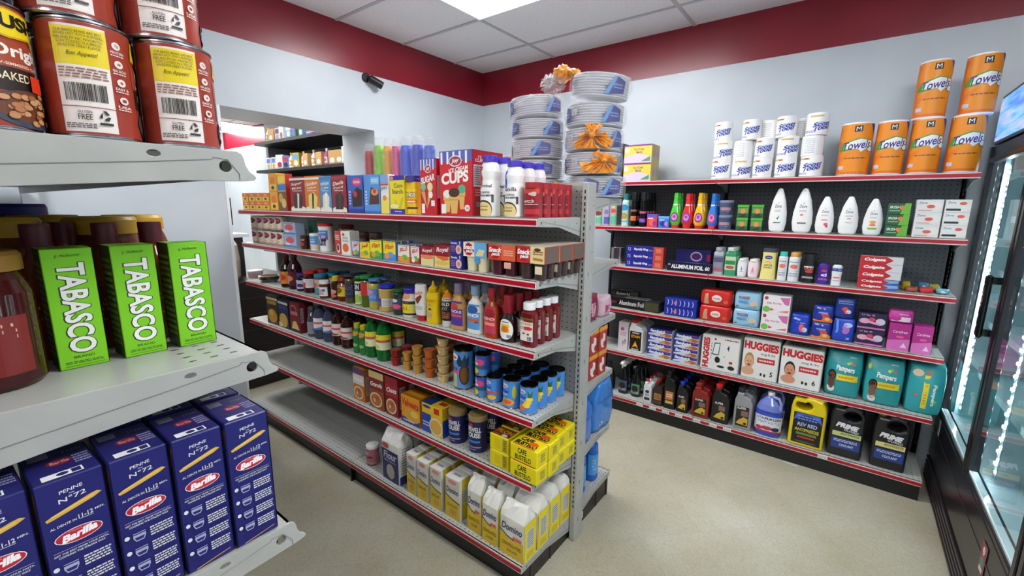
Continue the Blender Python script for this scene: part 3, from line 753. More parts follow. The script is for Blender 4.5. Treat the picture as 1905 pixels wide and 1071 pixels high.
mb = MB(); mb.box(-.0009, .0, -.035, .035, -.06, .06, '8a3a44'); decor(mb, [E(.5, .75, .2, .14, 'e8ece8'), E(.5, .4, .3, .2, '3a8a7a'), R(.2, .05, .8, .2, 'd8d8d0'), E(.35, .6, .15, .1, 'c03040')], lambda u, v, l: (-.0009 - OFF * l, .035 - .07 * u, -.06 + .12 * v)); o = mb.obj('picture_decal')
o.location = (FX - .006, 2.19, .335); tag(o, 'colourful sticker on the black cooler base', 'sticker')

# ---- camera on the left wall
cam_o = empty('security_camera', (LX, 2.19, 2.56)); tag(cam_o, 'black bullet security camera on left wall under the red band', 'security camera')
mb = MB(); lathe(mb, [(1, 0), (1, .8), (.8, 1)], .035, .02, '101012', seg=16); o = mb.obj('mount', cam_o); o.rotation_euler = (0, PI / 2, 0)
mb = MB(); lathe(mb, [(.8, 0), (1, .06), (1, .9), (.9, 1)], .03, .11, '131316:s', seg=16); o = mb.obj('housing', cam_o); o.location = (.03, .01, -.005); o.rotation_euler = (math.radians(-115), 0, math.radians(-28))
mb = MB(); tube(mb, [(.015, 0, 0), (.035, .01, -.005), (.05, .03, -.012)], .009, '131316'); mb.obj('arm', cam_o)
o = None
mb = MB(); mb.add([(-.04, 0, .001), (.04, -.012, .001), (.045, .006, .002), (-.02, .012, .001)], [(0, 1, 2, 3)], 'd9d6cf'); mb.add([(-.04, 0, .0005), (.04, -.012, .0005), (.045, .006, .0005), (-.02, .012, .0005)], [(3, 2, 1, 0)], 'd9d6cf')
o = mb.obj('paper_scrap'); o.location = (-.13, 3.115, 0); tag(o, 'scrap of pale paper on the floor at the wall rack base', 'paper scrap')

# ================================================================ neighbouring room: black display shelves full of small goods
rnd = random.Random(11)
dis = empty('display_shelving'); tag(dis, 'black display shelves beyond the opening in the left wall', 'shelving')
mb = MB(); mb.box(-5.5, -3.6, 2.9, 2.96, 0, 2.6, '9b9da2'); mb.box(-5.55, -5.5, 2.5, 2.96, 0, 2.6, '7b7c80'); mb.obj('back_panel', dis)
DZ = (1.08, 1.36, 1.66, 1.97, 2.27)
for z in DZ:
    mb = MB(); mb.box(-5.5, -3.6, 2.35, 2.9, z - .03, z, '131315'); mb.obj('shelf', dis)
pal = ['e8e4e0', 'f0ede6', 'b86aa8', '5a7ad0', 'd8b23a', 'c03a3a', 'e8c0d0', '2a2a2e', 'f4f4f4', 'd0a060', '6ab0d8', '8a5ac0', '3a6a4a']
protos = []
for k in range(13):
    c = pal[k]; c2 = pal[(k * 5 + 3) % 13]
    if k % 3 == 2:
        protos.append((vessel('bottle', .055, .16, [(1, 0), (1, .6), (.4, .8), (.35, .85)], c + ':s', (.84, 1, .45, c2), [(.15, .5, 120, c2, [E(.5, .5, .3, .3, c)])], seg=12), .08, 'bottle'))
    else:
        protos.append((carton('small_box', .09 + .02 * (k % 2), .07, .13 + .02 * (k % 3), c, [R(.1, .55, .9, .9, c2), E(.5, .3, .3, .2, pal[(k + 4) % 13]), Ln(.1, .05, .9, .15, 2, '6a6a6a')]), .115, 'box'))
first = [True] * 13
ordn = ['first', 'second', 'third', 'fourth', 'fifth', 'sixth', 'seventh', 'eighth', 'ninth', 'tenth', 'eleventh', 'twelfth', 'thirteenth', 'fourteenth', 'fifteenth', 'sixteenth', 'seventeenth', 'eighteenth', 'nineteenth', 'twentieth']
for zi, z in enumerate(DZ[1:]):
    x = -3.75; n = 0
    while x > -5.35:
        k = rnd.randrange(13); p, w, kd = protos[k]
        o = p if first[k] else copy_tree(p); first[k] = False
        o.location = (x, 2.42 + rnd.uniform(0, .02), z + .001); o.rotation_euler = (0, 0, rnd.uniform(-.12, .3))
        nm = {'bottle': 'small bottle', 'box': 'small printed box'}[kd]
        tag(o, '%s, %s from the right on the %s black shelf beyond the opening' % (nm, ordn[n] if n < 20 else 'far end', ('second', 'third', 'fourth', 'top')[zi]), kd, 'small goods on the black shelves next door')
        x -= w + rnd.uniform(0, .03); n += 1
for k in range(13):
    if first[k]:
        p = protos[k][0]; p.location = (-4.1 - k * .13, 2.45, DZ[0] + .001); tag(p, 'small item on the lowest black shelf next door, %s from the right' % ordn[k], protos[k][2], 'small goods on the black shelves next door')
mb = MB(); mb.cbox(-.09, .09, -.01, .01, -.05, .05, 'eceff0', .004); mb.add([(-.15, -.03, -.04), (-.06, -.05, -.055), (-.05, -.02, .01), (-.14, 0, .02)], [(0, 1, 2, 3)], 'f4f4f4')
o = mb.obj('wall_speaker'); o.location = (-7.4, 3.53, 2.42); o.rotation_euler = (0, 0, .1); tag(o, 'small white fixture high on the red band next door', 'fixture')
mb = MB(); mb.cbox(-.05, .05, -.04, .04, -.05, .05, '141416', .01); tube(mb, [(0, 0, -.05), (-.03, .03, -.25), (-.08, .04, -.5)], .006, '222226')
o = mb.obj('hanging_camera'); o.location = (-7.2, 3.515, 2.18); tag(o, 'small black camera with cable on the white wall next door', 'camera')
# dark counter, chair-height clutter at the far end of the middle rack
mb = MB(); mb.cbox(-.35, .35, -.5, .5, 0, .95, '2a211e', .005)
for k in range(6): mb.box(.35, .356, -.5, .5, .1 + k * .14, .105 + k * .14, '453833')
o = mb.obj('sales_counter'); o.location = (-4.35, 1.5, 0); tag(o, 'dark slatted wooden counter at the far end of middle rack', 'counter')
mb = MB(); mb.cbox(-.15, .15, -.012, .012, 0, .24, '0c0d10', .005); mb.cbox(-.02, .02, -.01, .03, -.06, .02, '0c0d10', .003); mb.cbox(-.09, .09, -.06, .07, -.075, -.06, '0c0d10', .003)
o = mb.obj('monitor'); o.location = (-4.45, 1.50, 1.406); o.rotation_euler = (0, 0, 1.1); tag(o, 'black monitor beyond the opening left of middle rack', 'monitor')
mb = MB(); mb.box(-.18, .18, -.25, .25, 1.30, 1.33, 'd8dadc'); mb.box(-.17, -.15, -.2, .2, .95, 1.30, '1a1a1c'); mb.box(.15, .17, -.2, .2, .95, 1.30, '1a1a1c'); o = mb.obj('white_stand'); o.location = (-4.5, 1.48, 0); tag(o, 'white topped stand under the black monitor', 'stand')
mb = MB(); lathe(mb, [(.5, 0), (.9, .12), (1, .5), (.8, .85), (.3, 1)], .09, .36, 'cbbda6:r', .6, seg=18)
o = mb.obj('hanging_bag'); o.location = (-4.12, 1.50, .951); tag(o, 'beige bag on the counter beyond the opening edge', 'bag')
# ================================================================ merchandise kinds: (object name, category, description, builder(width, height))
W_, K_ = 'f2f2ee', '1b1a1c'
JAR = [(.9, 0), (1, .03), (1, .7), (.93, .78), (.84, .82), (.84, .87)]
JARS = [(.9, 0), (1, .03), (1, .8), (.9, .84)]
BOT = [(.9, 0), (1, .03), (1, .58), (.75, .7), (.42, .8), (.36, .88)]
TUB = [(.86, 0), (.9, .02), (1, .9)]
CANB = [(.95, 0), (1, .02), (.97, .04), (.97, .96), (1, .98), (.97, 1), (.93, .975), (0, .97)]
AER = [(.95, 0), (1, .02), (1, .74), (.8, .8), (.6, .82)]
def can(nm, lab, els, topc='26262a:m', z=(.06, .94)):
    def f(w, h): return vessel(nm, w, h, [(p[0], p[1], topc if p[1] > .95 else 'a8a9ac:m') for p in CANB], 'a8a9ac:m', None, [(z[0], z[1], 356, lab, []), (z[0], z[1], 150, None, els)], seg=28)
    return f
def jar(col, lid, lab, els, prof=JAR, z0=.87, rf=.92, lz=(.15, .62), n='lid', nm='jar', span=170, n_=2, sy=1):
    def f(w, h): return vessel(nm, w, h, prof, col, (z0, 1, rf, lid), [(lz[0], lz[1], span, lab, els)] if lab or els else [], sy, n_, 22, n)
    return f
def box(d, col, front, side=(), top=(), nm='carton', ch=.0012, left=()):
    return lambda w, h: carton(nm, w, d, h, col, front, side, top, ch, None, left)
def outline(nm, loops, depth, bev, col, cap=None, els=(), fb=(0, 0, 1, 1), clear=None):
    """container cut to an outline (fractions of w, h), with optional handle hole; cap = (cx, z0, z1, rx fraction, colour)"""
    def f(w, h):
        d = depth
        lp = [[((x - .5) * w, z * h) for x, z in l] for l in loops]
        v, fs = curve_extrude(lp, d, bev, 3)
        mb = MB(); mb.add(v, fs, col, False); root = mb.obj(nm)
        for p in root.data.polygons: p.use_smooth = False
        if els:
            ml = MB(); x0, z0, x1, z1 = fb
            decor(ml, els, lambda u, v_, l: ((x0 + u * (x1 - x0) - .5) * w, -d / 2 - .0006 - OFF * l, (z0 + v_ * (z1 - z0)) * h)); ml.obj('label', root)
        if cap:
            mc = MB(); lathe(mc, [(1, 0), (1, .85), (.9, 1), (0, 1)], cap[3] * w, (cap[2] - cap[1]) * h, cap[4], seg=14, z0=cap[1] * h, cx=(cap[0] - .5) * w); mc.obj('cap', root)
        return root
    return f
def oval(cx, cz, rx, rz, n=10, a0=0, a1=360):
    return [(cx + rx * math.cos(math.radians(a0 + (a1 - a0) * k / n)), cz + rz * math.sin(math.radians(a0 + (a1 - a0) * k / n))) for k in range(n if a1 - a0 == 360 else n + 1)]
def cone_art(cx, base, top, w, sc):
    return [Pg([(cx - w * .35, base), (cx + w * .35, base), (cx + w * .5, base + (top - base) * .5), (cx + w * .62, base + (top - base) * .52), (cx + w * .62, base + (top - base) * .68), (cx - w * .62, base + (top - base) * .68), (cx - w * .62, base + (top - base) * .52), (cx - w * .5, base + (top - base) * .5)], 'e3b867'),
            R(cx - w * .62, base + (top - base) * .5, cx + w * .62, base + (top - base) * .53, 'c6944a'), E(cx, base + (top - base) * .78, w * .66, (top - base) * .17, sc)]
def cake(nm, col, cake_c, cream, txt, tc='f4ead8', band=None):
    return box(.04, col, [R(0, .9, 1, .96, band or 'f2e6d8'), T(txt[0], .1, .74, .85, .84, tc, .05, .02, .2), T(txt[1], .15, .64, .8, .71, tc, .04, .01), E(.5, .02, .6, .14, 'ece6da'), Pg([(.22, .08), (.75, .08), (.85, .4), (.6, .56), (.25, .46)], cake_c), Pg([(.45, .08), (.55, .08), (.62, .5), (.5, .53)], cream), Ln(.2, .57, .8, .61, 1, tc)], [R(.1, .1, .9, .9, col)], nm='cake_mix_box')
def salad(lid, body, lab, els, lz=(.1, .62)):
    prof = [(.92, 0), (1, .03), (.93, .2), (1, .5), (.8, .64), (.42, .72), (.38, .8)]
    def f(w, h): return vessel('dressing_bottle', w, h, prof, body + ':s', (.8, 1, .48, lid, [(1, 0), (.95, 1), (0, 1)]), [(lz[0], lz[1], 110, lab, els)], .62, 2.4, 24)
    return f
def oilq(col, cap, els, clear=None):
    lp = [[(.04, 0), (.96, 0), (1, .03), (1, .66), (.86, .78), (.5, .84), (.48, .9), (.12, .9), (.1, .84), (0, .72), (0, .03)]]
    return outline('motor_oil_bottle', lp, .075, .008, col + ':s', (.3, .9, 1, .2, cap), els, (.08, .08, .92, .66))
def jug(col, cap, els, nm='jug', fb=(.08, .12, .92, .66), capx=.2, hx=.62):
    lp = [[(.03, 0), (.97, 0), (1, .03), (1, .72), (.96, .82), (.86, .92), (.6, .96), (.42, .93), (.36, .9), (.08, .9), (.03, .84), (0, .74), (0, .03)], oval(hx, .79, .24, .085, 12)]
    return outline(nm, lp, .13, .014, col + ':s', (capx, .9, 1, .14, cap), els, fb)
def dove(acc, els):
    prof = [(.6, 0), (.86, .04), (1, .22), (.95, .45), (.72, .72), (.42, .9), (.25, .985), (.1, 1)]
    def f(w, h): return vessel('body_wash_bottle', w, h, prof, 'eeeeec:s', None, [(.08, .85, 80, None, [T('Dove', .22, .62, .78, .72, '2f3f66', .0, .01, .15), Pg([(.42, .76), (.6, .78), (.5, .74)], 'b59a52'), Ln(.25, .5, .75, .56, 2, '9a9aa0')] + els)], .5, 2.2, 24)
    return f
def roll(nm, els, h_top='f4f3f0', ground='f5f5f3', soft='c:'):
    prof = [(.96, 0), (1, .04), (1, .96), (.95, 1), (.32, .995), (.3, .96), (0, .96)]
    def f(w, h): return vessel(nm, w, h, [(p[0], p[1], 'f6f6f4' if p[1] < .99 else ('f2f1ee' if p[0] > .4 else '8a8478')) for p in prof], 'f6f6f4', None, [(.03, .97, 175, ground, els)], 1, 2, 26, label_name='wrapper')
    return f
def suav(c, c2):
    prof = [(.62, .0, 'd8261c'), (.7, .06, 'd8261c'), (.72, .09), (.98, .16), (1, .3), (.85, .45), (.55, .62), (.42, .72), (.4, .84), (.44, .86), (.36, 1)]
    def f(w, h): return vessel('cleaner_bottle', w, h, prof, c + ':g', None, [(.16, .5, 120, None, [E(.5, .45, .34, .4, c2), E(.5, .45, .22, .27, 'f090b0'), E(.5, .5, .12, .14, '8a3ab0')]), (.62, .8, 150, c, [R(.2, .2, .8, .5, 'e8e8ea')])], .7, 2.2, 20)
    return f
def wipes(col, els, d=.11, top=()): return lambda w, h: softpack('wipes_pack', w, d, h, col + ':s', els, [R(.3, .2, .7, .8, 'f2f2f2')], top, .10, .003, 3, 7)
def diaper_box(els, vert=False): return box(.2, 'ececea', els, [R(0, 0, 1, 1, 'dcdcdc')], [R(.1, .2, .9, .8, 'b8b2ae'), Ln(.15, .3, .85, .7, 2, '3a3a3c')], nm='diaper_box', ch=.006)
def baby(cx, cy, s, skin, hair, asp=1.0):
    return [E(cx - .1 * s, cy - 1.4 * s, 1.05 * s, .5 * s * asp, skin), E(cx, cy + .12 * s, .78 * s, .95 * s * asp, hair), E(cx, cy - .1 * s, .7 * s, .82 * s * asp, skin), E(cx - .26 * s, cy + .05 * s, .08 * s, .08 * s, '2a1c18'), E(cx + .28 * s, cy + .05 * s, .08 * s, .08 * s, '2a1c18'), E(cx, cy - .18 * s, .1 * s, .1 * s, 'c58a74'), E(cx + .02 * s, cy - .5 * s, .28 * s, .16 * s, '9a2a2a'), E(cx + .72 * s, cy - .1 * s, .14 * s, .22 * s, skin)]
def pampers(seed, els): return lambda w, h: softpack('diaper_pack', w, .2, h, '2fa3a8:s', els, [R(.2, .3, .8, .7, '2a8c94')], [R(.1, .1, .9, .9, '55707a')], .16, .0038, seed, 21, .15, 16)
def pads(col, els, seed=2, d=.07): return lambda w, h: softpack('sanitary_pads_pack', w, d, h, col + ':s', els, [R(.2, .2, .8, .8, col)], (), .12, .004, seed, 7)
def fruit_cup(col): return lambda w, h: vessel('fruit_cup', w, h, [(.7, 0), (.74, .04), (.95, .84), (1.04, .86), (1.04, .93), (.98, .95)], col + ':s', (.94, 1, 1.02, 'd8cfc0:c', [(1, 0), (1, 1), (0, 1)]), [(.2, .7, 90, None, [R(.3, .3, .7, .8, 'f0d8c0')])] if col == 'd9b877' else (), 1, 2, 18, 'lid')
def cup_bag(col, low='d8dce0'):
    def f(w, h):
        mb = MB(); lathe(mb, [(.9, 0), (1, .04), (.92, .48)], w / 2, h, low + ':c', .8, seg=14); lathe(mb, [(.9, .48), (1, .55), (.95, .9), (.8, .95)], w / 2 * .95, h, col + ':s', .8, seg=14)
        for k in range(5): lathe(mb, [(1, 0), (1, .2), (.98, 1)], w / 2 * .97, h * .03, col + ':s', .8, seg=14, z0=h * (.52 + k * .085))
        root = mb.obj('plastic_cups_pack')
        mw_ = MB(); rnd = random.Random(len(col) + ord(col[0])); seg = 12; rows = []
        for t in (0, .15, .35, .55, .75, .9, 1, 1.07):
            rr = w / 2 * (1.08 if t < .92 else .9 if t < 1.01 else .5)
            rows.append([(rr * math.cos(2 * PI * i / seg) + rnd.uniform(-.003, .003), rr * .85 * math.sin(2 * PI * i / seg) + rnd.uniform(-.003, .003), max(0.0005, t * h + (rnd.uniform(-.006, .006) if t > 0 else 0))) for i in range(seg)])
        for k in range(len(rows) - 1): mw_.add(rows[k] + rows[k + 1], [(i, (i + 1) % seg, seg + (i + 1) % seg, seg + i) for i in range(seg)], 'f4f6fa:c')
        mw_.obj('clear_bag', root)
        return root
    return f
def snack_pack(g1, g2, cupc, els):
    def f(w, h):
        root = carton('pudding_cup_pack', w, .103, h * .5, g1, [R(.5, 0, 1, 1, g2), Pg([(.03, .42), (.08, .8), (.24, .97), (.42, .8), (.5, .4), (.32, .08), (.14, .12)], 'b5121f'), T('Snack', .02, .5, .5, .82, 'ffffff', .0, .04, .2), T('pack', .12, .22, .46, .5, 'ffffff', .0, .04, .2)] + els, [R(.06, .04, .94, .96, '6a5a50')], [R(0, 0, 1, 1, 'cfc4b4')], .001)
        root.data.transform(Matrix.Translation((0, 0, h * .5)))
        for sx in (-1, 1):
            for sy in (-1, 1):
                mb = MB(); lathe(mb, [(.72, 0), (.76, .03), (.96, .93), (1.0, .94), (1.0, .98)], w * .235, h * .94, cupc + ':s', .8, 2.4, 18, 0, sx * w * .24, sy * .0252); mb.obj('cup', root)
        return root
    return f
def spray(col, lab, head):
    def f(w, h):
        root = vessel('spray_bottle', w, h, [(.9, 0), (1, .03), (1, .4), (.7, .55), (.35, .7), (.3, .78)], col + ':g', None, [(.08, .38, 120, lab, [E(.5, .5, .3, .35, K_), Ln(.15, .1, .85, .3, 2, 'd8d8d8')])], .7, 2.3, 20)
        mb = MB(); lathe(mb, [(1, 0), (1, 1)], .013, h * .08, head, seg=12, z0=h * .77)
        mb.cbox(-.014, .014, -.045, .03, h * .85, h * .93, head, .005); mb.cbox(-.01, .01, -.062, -.045, h * .865, h * .92, head, .003); mb.cbox(-.006, .006, -.04, -.03, h * .74, h * .86, head, .003)
        mb.obj('trigger_head', root); return root
    return f
def bulk_water(w, h):
    o = softpack('blue_plastic_bag', w, .20, h, '3f86d8:g', [R(.1, .62, .9, .66, '2a62b0'), E(.72, .14, .09, .05, 'dce8f4'), Ln(.1, .1, .5, .5, 6, '2f6cc0')], [E(.3, .14, .12, .06, 'dce8f4'), R(.05, .6, .95, .63, '2a62b0')], (), .12, .012, 4, 11, .5)
    return o

WTXT = lambda s, y0, y1, c=K_: T(s, .1, y0, .9, y1, c, 0, .02)
KIND = {}
def K(key, nm, cat, desc, f): KIND[key] = (nm, cat, desc, f)
# --- middle rack, top shelf
K('cocoa', 'small_tea_box', 'box', 'small orange drink mix box', box(.05, 'e39a3a', [R(.06, .08, .94, .52, 'e8c84a'), R(.06, .55, .94, .92, 'e06a2a'), E(.5, .3, .2, .13, '6a4a2a'), T('TEA', .25, .66, .75, .82, 'f8e8c0', 0, .02)], [R(.1, .1, .9, .9, 'c47e28')]))
K('yelbox', 'mix_box', 'box', 'tall orange drink mix box', box(.05, 'e8a52e', [R(.1, .1, .9, .4, 'f0cf50'), E(.5, .6, .3, .2, 'e87a30'), E(.5, .22, .2, .1, '5a3a1a')], [R(.1, .1, .9, .9, 'd08e24')]))
K('rooibos', 'baking_mix_box', 'box', 'yellow blue brown baking mix box', box(.045, 'f0b42a', [R(.0, .55, 1, .72, '2f7ac8'), R(.1, .75, .9, .93, 'f4d84a'), R(0, 0, 1, .52, '7a4a2a'), E(.3, .35, .25, .13, 'c9a24a'), E(.65, .2, .28, .13, 'd8bf70')], [R(0, 0, 1, 1, 'b52a22')]))
K('cake1', 'cake_mix_box', 'box', 'dark red chocolate cake mix box', cake('', '8e1e22', '3d2320', 'f0e4d4', ('Super', 'Moist'), band='f2e6d8'))
K('cake2', 'cake_mix_box', 'box', 'orange yellow cake mix box', cake('', 'd8792a', 'e8d478', '2a1c14', ('Golden', 'Yellow')))
K('cake3', 'cake_mix_box', 'box', 'blue and white vanilla cake mix box', cake('', '4f8fc8', 'eee6cc', 'fbf8ee', ('White', 'Cake'), band='3f7ec0'))
K('cake4', 'cake_mix_box', 'box', "dark red devil's food cake mix box", cake('', '94202a', '33201e', '5a3a34', ('Devils', 'Food'), band='a83038'))
K('brown1', 'brownie_mix_box', 'box', 'blue brownie mix box with pink oval', box(.045, '3a62b8', [R(0, 0, 1, .1, '2a3aa0'), E(.62, .82, .3, .11, 'd8447a'), Ln(.42, .78, .82, .86, 2, 'f4e4ee'), Pg([(.3, .15), (.92, .18), (.95, .6), (.6, .68), (.28, .5)], '3c2420'), E(.5, .5, .12, .08, 'c03048'), Ln(.08, .2, .2, .6, 5, 'dce6f8')], [R(0, 0, 1, 1, '2f52a4')], nm='brownie_mix_box'))
K('brown2', 'brownie_mix_box', 'box', 'light blue fudge brownie mix box', box(.045, '5a96dc', [R(.45, .75, .95, .93, '7cc4ee'), Pg([(.3, .22), (.95, .24), (.92, .6), (.45, .68)], '5a3624'), E(.68, .55, .22, .09, 'd8a070'), E(.68, .57, .1, .06, 'd03a34'), R(0, 0, 1, .06, '3a6ab8'), Ln(.08, .2, .2, .6, 5, 'dce6f8'), Ln(.5, .8, .9, .88, 2, 'ffffff')], [R(0, 0, 1, 1, '4a82c8')], nm='brownie_mix_box'))
K('jiffy', 'muffin_mix_box', 'box', 'white corn muffin mix box', box(.04, 'ece8e2', [R(0, .75, 1, 1, '88a8d8'), R(0, .72, 1, .76, 'c83a3a'), T('JIFFY', .05, .58, .95, .69, '2a3a8a', 0, .02), Pg([(0, 0), (1, 0), (1, .4), (.4, .46), (0, .3)], 'f0dc5a'), E(.5, .4, .25, .07, 'e88a4a')], nm='muffin_mix_box'))
K('starch', 'corn_starch_box', 'box', 'yellow corn starch box', box(.045, 'f0dc1c', [R(0, .88, 1, 1, '3a2aa0'), R(0, 0, 1, .13, '3a2aa0'), T('Corn', .28, .68, .88, .8, '2a2440', 0, .01), T('Starch', .14, .53, .88, .65, '2a2440', 0, .01), Ln(.3, .04, .8, .09, 1, 'e8e4f4'), E(.15, .94, .12, .05, 'e08a6a'), Pg([(.4, .15), (.75, .15), (.95, .45), (.8, .42), (.6, .2), (.3, .42)], 'd8c832'), E(.3, .2, .3, .06, 'f4ee9a')], [R(0, 0, 1, 1, 'c9b418')], [R(0, 0, 1, 1, '3a2aa0')], nm='corn_starch_box'))
K('argo', 'corn_starch_canister', 'box', 'yellow corn starch tub with blue lid', lambda w, h: vessel('corn_starch_canister', w, h, [(.95, 0), (1, .03), (1, .84)], 'f2c41e', (.84, 1, 1.02, '3a2e96', [(1, 0), (1, .5), (.96, .55), (.96, 1), (0, 1)]), [(.05, .8, 150, None, [R(0, .72, 1, .8, 'f4dc30'), T('ARGO', .12, .52, .88, .7, '1c1c28', 0, .06), T('ARGO', .14, .54, .86, .68, 'f4f0e4', 0, .02), R(.05, .32, .95, .45, 'e87a40'), R(0, .12, 1, .18, '2a2a5a'), Ln(.2, .33, .8, .42, 1, 'f8e8d0')])], .7, 3.5, 24, 'lid'))
stripes = [R(0, .83, 1, 1, '5a66b8')] + [R(.04 + .19 * k, .80, .1 + .19 * k, .985, 'f4f0f0') for k in range(5)]
joy = [E(.5, .82, .2, .075, 'f4f0f0'), E(.5, .82, .18, .062, 'a83244'), T('Joy', .38, .78, .62, .86, 'f4f0f0', .02, .04, .2)]
K('cones', 'sugar_cones_box', 'box', 'red sugar cones box with striped top', box(.06, 'cc1f2a:s', stripes + joy + [T('SUGAR', .06, .58, .92, .7, 'f6f2ea', .08, .04), Pg([(.3, .42), (.05, .42), (.42, .1)], 'd9a866'), Pg([(.75, .42), (.5, .42), (.42, .1)], 'e3b878'), E(.2, .5, .16, .07, '7fc49a'), E(.62, .5, .17, .08, 'f0dca8'), E(.66, .36, .12, .06, 'f4f0e8'), R(.08, .03, .28, .2, 'f0f0ee'), R(.68, .16, .9, .26, 'f0e8e8')], [R(0, 0, 1, .85, 'b41a26'), R(.1, .3, .9, .7, 'd8ccc8')], nm='sugar_cones_box'))
K('cups', 'ice_cream_cups_box', 'box', 'large red ice cream cups box', box(.10, 'd01f2a:s', stripes + [E(.5, .84, .2, .085, 'f4f0f0'), E(.5, .84, .18, .07, 'a83244'), T('Joy', .38, .8, .62, .88, 'f4f0f0', .02, .04, .2), T('ICE CREAM', .3, .68, .88, .75, 'f8f4ee', .05, .03), T('CUPS', .06, .5, .9, .68, 'fbf8f2', .05, .045)] + cone_art(.24, .05, .42, .2, 'f0ece2') + cone_art(.7, .1, .5, .17, '57b08c') + cone_art(.46, .03, .45, .26, '4a2a22') + [R(.05, .03, .2, .18, 'f0f0ee'), E(.86, .12, .08, .05, 'f0f0ee'), T('24', .81, .095, .9, .145, 'b01c28', 0, .02)],
   [R(0, 0, 1, 1, 'b0202c'), T('12', .4, .88, .6, .92, 'f0dada', 0, .02), T('CUPS', .2, .82, .8, .87, 'f0dada', 0, .02), R(.1, .45, .9, .78, 'd4ccd0'), Ln(.14, .47, .86, .76, 9, '6a5a62'), R(.25, .14, .75, .22, '8a8a92'), Ln(.2, .3, .8, .42, 3, 'e8b0b4')], [R(0, 0, 1, 1, '5a66b8')], nm='ice_cream_cups_box'))
def creamer(ac, t1):
    prof = [(.92, 0), (1, .02), (1, .45), (.86, .6), (.96, .74), (.82, .86), (.62, .9)]
    def f(w, h): return vessel('coffee_creamer_bottle', w, h, prof, 'f2f1f0:s', (.9, 1, .74, '4434b8', [(1, 0), (1, .9), (.94, 1), (0, 1)]), [(.02, .84, 130, None, [Pg([(.12, .6), (.3, .62), (.34, .98), (.2, .98), (.06, .85)], ac), T(t1, .1, .54, .8, .63, '2c2a30', 0, .02), T('COFFEE', .2, .44, .7, .48, '2c2a30', 0, .015), T('CREAMER', .15, .38, .8, .42, '2c2a30', 0, .015), E(.4, .12, .42, .19, '2c2420'), E(.4, .1, .39, .175, 'e8cf8a'), R(.16, .17, .62, .185, '6a5a3a'), Ln(.15, .08, .62, .14, 1, '8a744a'), R(.78, .26, .9, .42, '4a4a50')])], .8, 2.4, 24)
    return f
K('creamr', 'coffee_creamer_bottle', 'bottle', 'white coffee creamer bottle with red stripe', creamer('d8303a', 'Original'))
K('creamb', 'coffee_creamer_bottle', 'bottle', 'white coffee creamer bottle with blue stripe', creamer('2050c8', 'Vanilla'))
K('spice', 'seasoning_canister', 'canister', 'red topped seasoning canister', lambda w, h: vessel('seasoning_canister', w, h, [(.95, 0), (1, .03), (1, .84)], '9c2430:g', (.84, 1, 1.06, 'a81824', [(1, 0), (1, 1), (0, 1)]), [(.05, .83, 150, None, [R(0, .82, 1, 1, 'd8402a'), E(.6, .8, .13, .08, 'd8c8bc'), T('North', .1, .48, .6, .6, 'f0e0dc', 0, .02), Ln(.1, .4, .9, .44, 1, 'f0dcd8'), R(0, .06, 1, .25, 'c42a34'), Ln(.2, .28, .8, .38, 2, '5a3a44')])], .7, 4, 22, 'lid'))
for key, c in (('cupr', 'b8202c'), ('cupg', '8ed02a'), ('cupy', 'f0a81e'), ('cupp', 'e0508e'), ('cupb', '2f4fd0'), ('cupb2', '2a3cc0'), ('cupw', '3a62d0')):
    nm = {'cupr': 'red', 'cupg': 'lime green', 'cupy': 'yellow', 'cupp': 'pink', 'cupb': 'royal blue', 'cupb2': 'deep blue', 'cupw': 'light blue'}[key]
    K(key, 'plastic_cups_pack', 'cups pack', 'wrapped pack of %s plastic cups' % nm, cup_bag(c, 'e8e8ea' if key != 'cupr' else 'b8303a'))
# --- second shelf
K('milk', 'milk_carton', 'carton', 'small cream carton with maroon oval', lambda w, h: can('milk_can', 'e8dfc8', [R(0, 0, 1, .12, 'b8343c'), E(.5, .68, .42, .24, '6a2a48'), R(.18, .66, .82, .78, 'c8405a'), R(.1, .12, .9, .4, 'e8dcc0'), E(.5, .25, .2, .1, 'd8b8a0')], 'b0b0b2:m')(w, h))
K('gel', 'gelatin_box', 'box', 'blue white strawberry box', box(.06, 'a8bcd8', [E(.5, .6, .35, .25, 'd8505a'), R(0, .05, 1, .2, '5a82c0'), E(.3, .3, .2, .1, 'f0e0e4'), Ln(.1, .85, .9, .95, 1, '4a6ab0')]))
K('tubw', 'frosting_tub', 'tub', 'white lidded frosting tub', jar('f0f0ee', 'f4f4f2', '5a9ad8', [R(0, 0, 1, .35, 'e8c8b8'), Ln(.2, .5, .8, .8, 2, 'f4f4f4')], TUB, .9, 1.04, (.08, .85), nm='frosting_tub'))
K('cocoaj', 'frosting_tub', 'tub', 'dark brown chocolate frosting tub', jar('3a1c18', '4a2420', '4a1c1a', [E(.5, .4, .3, .2, 'c8302c'), Ln(.15, .7, .85, .9, 2, 'e8c8b0')], TUB, .9, 1.04, (.08, .85), nm='frosting_tub'))
K('tealb', 'drink_mix_canister', 'canister', 'tall pale green canister at the back', jar('d8dcb8', 'c8d4c4', '5aa890', [R(0, 0, 1, .4, 'e4d8a0'), E(.5, .6, .3, .2, '3a8a78')], TUB, .93, 1.02, (.05, .9), nm='drink_mix_canister'))
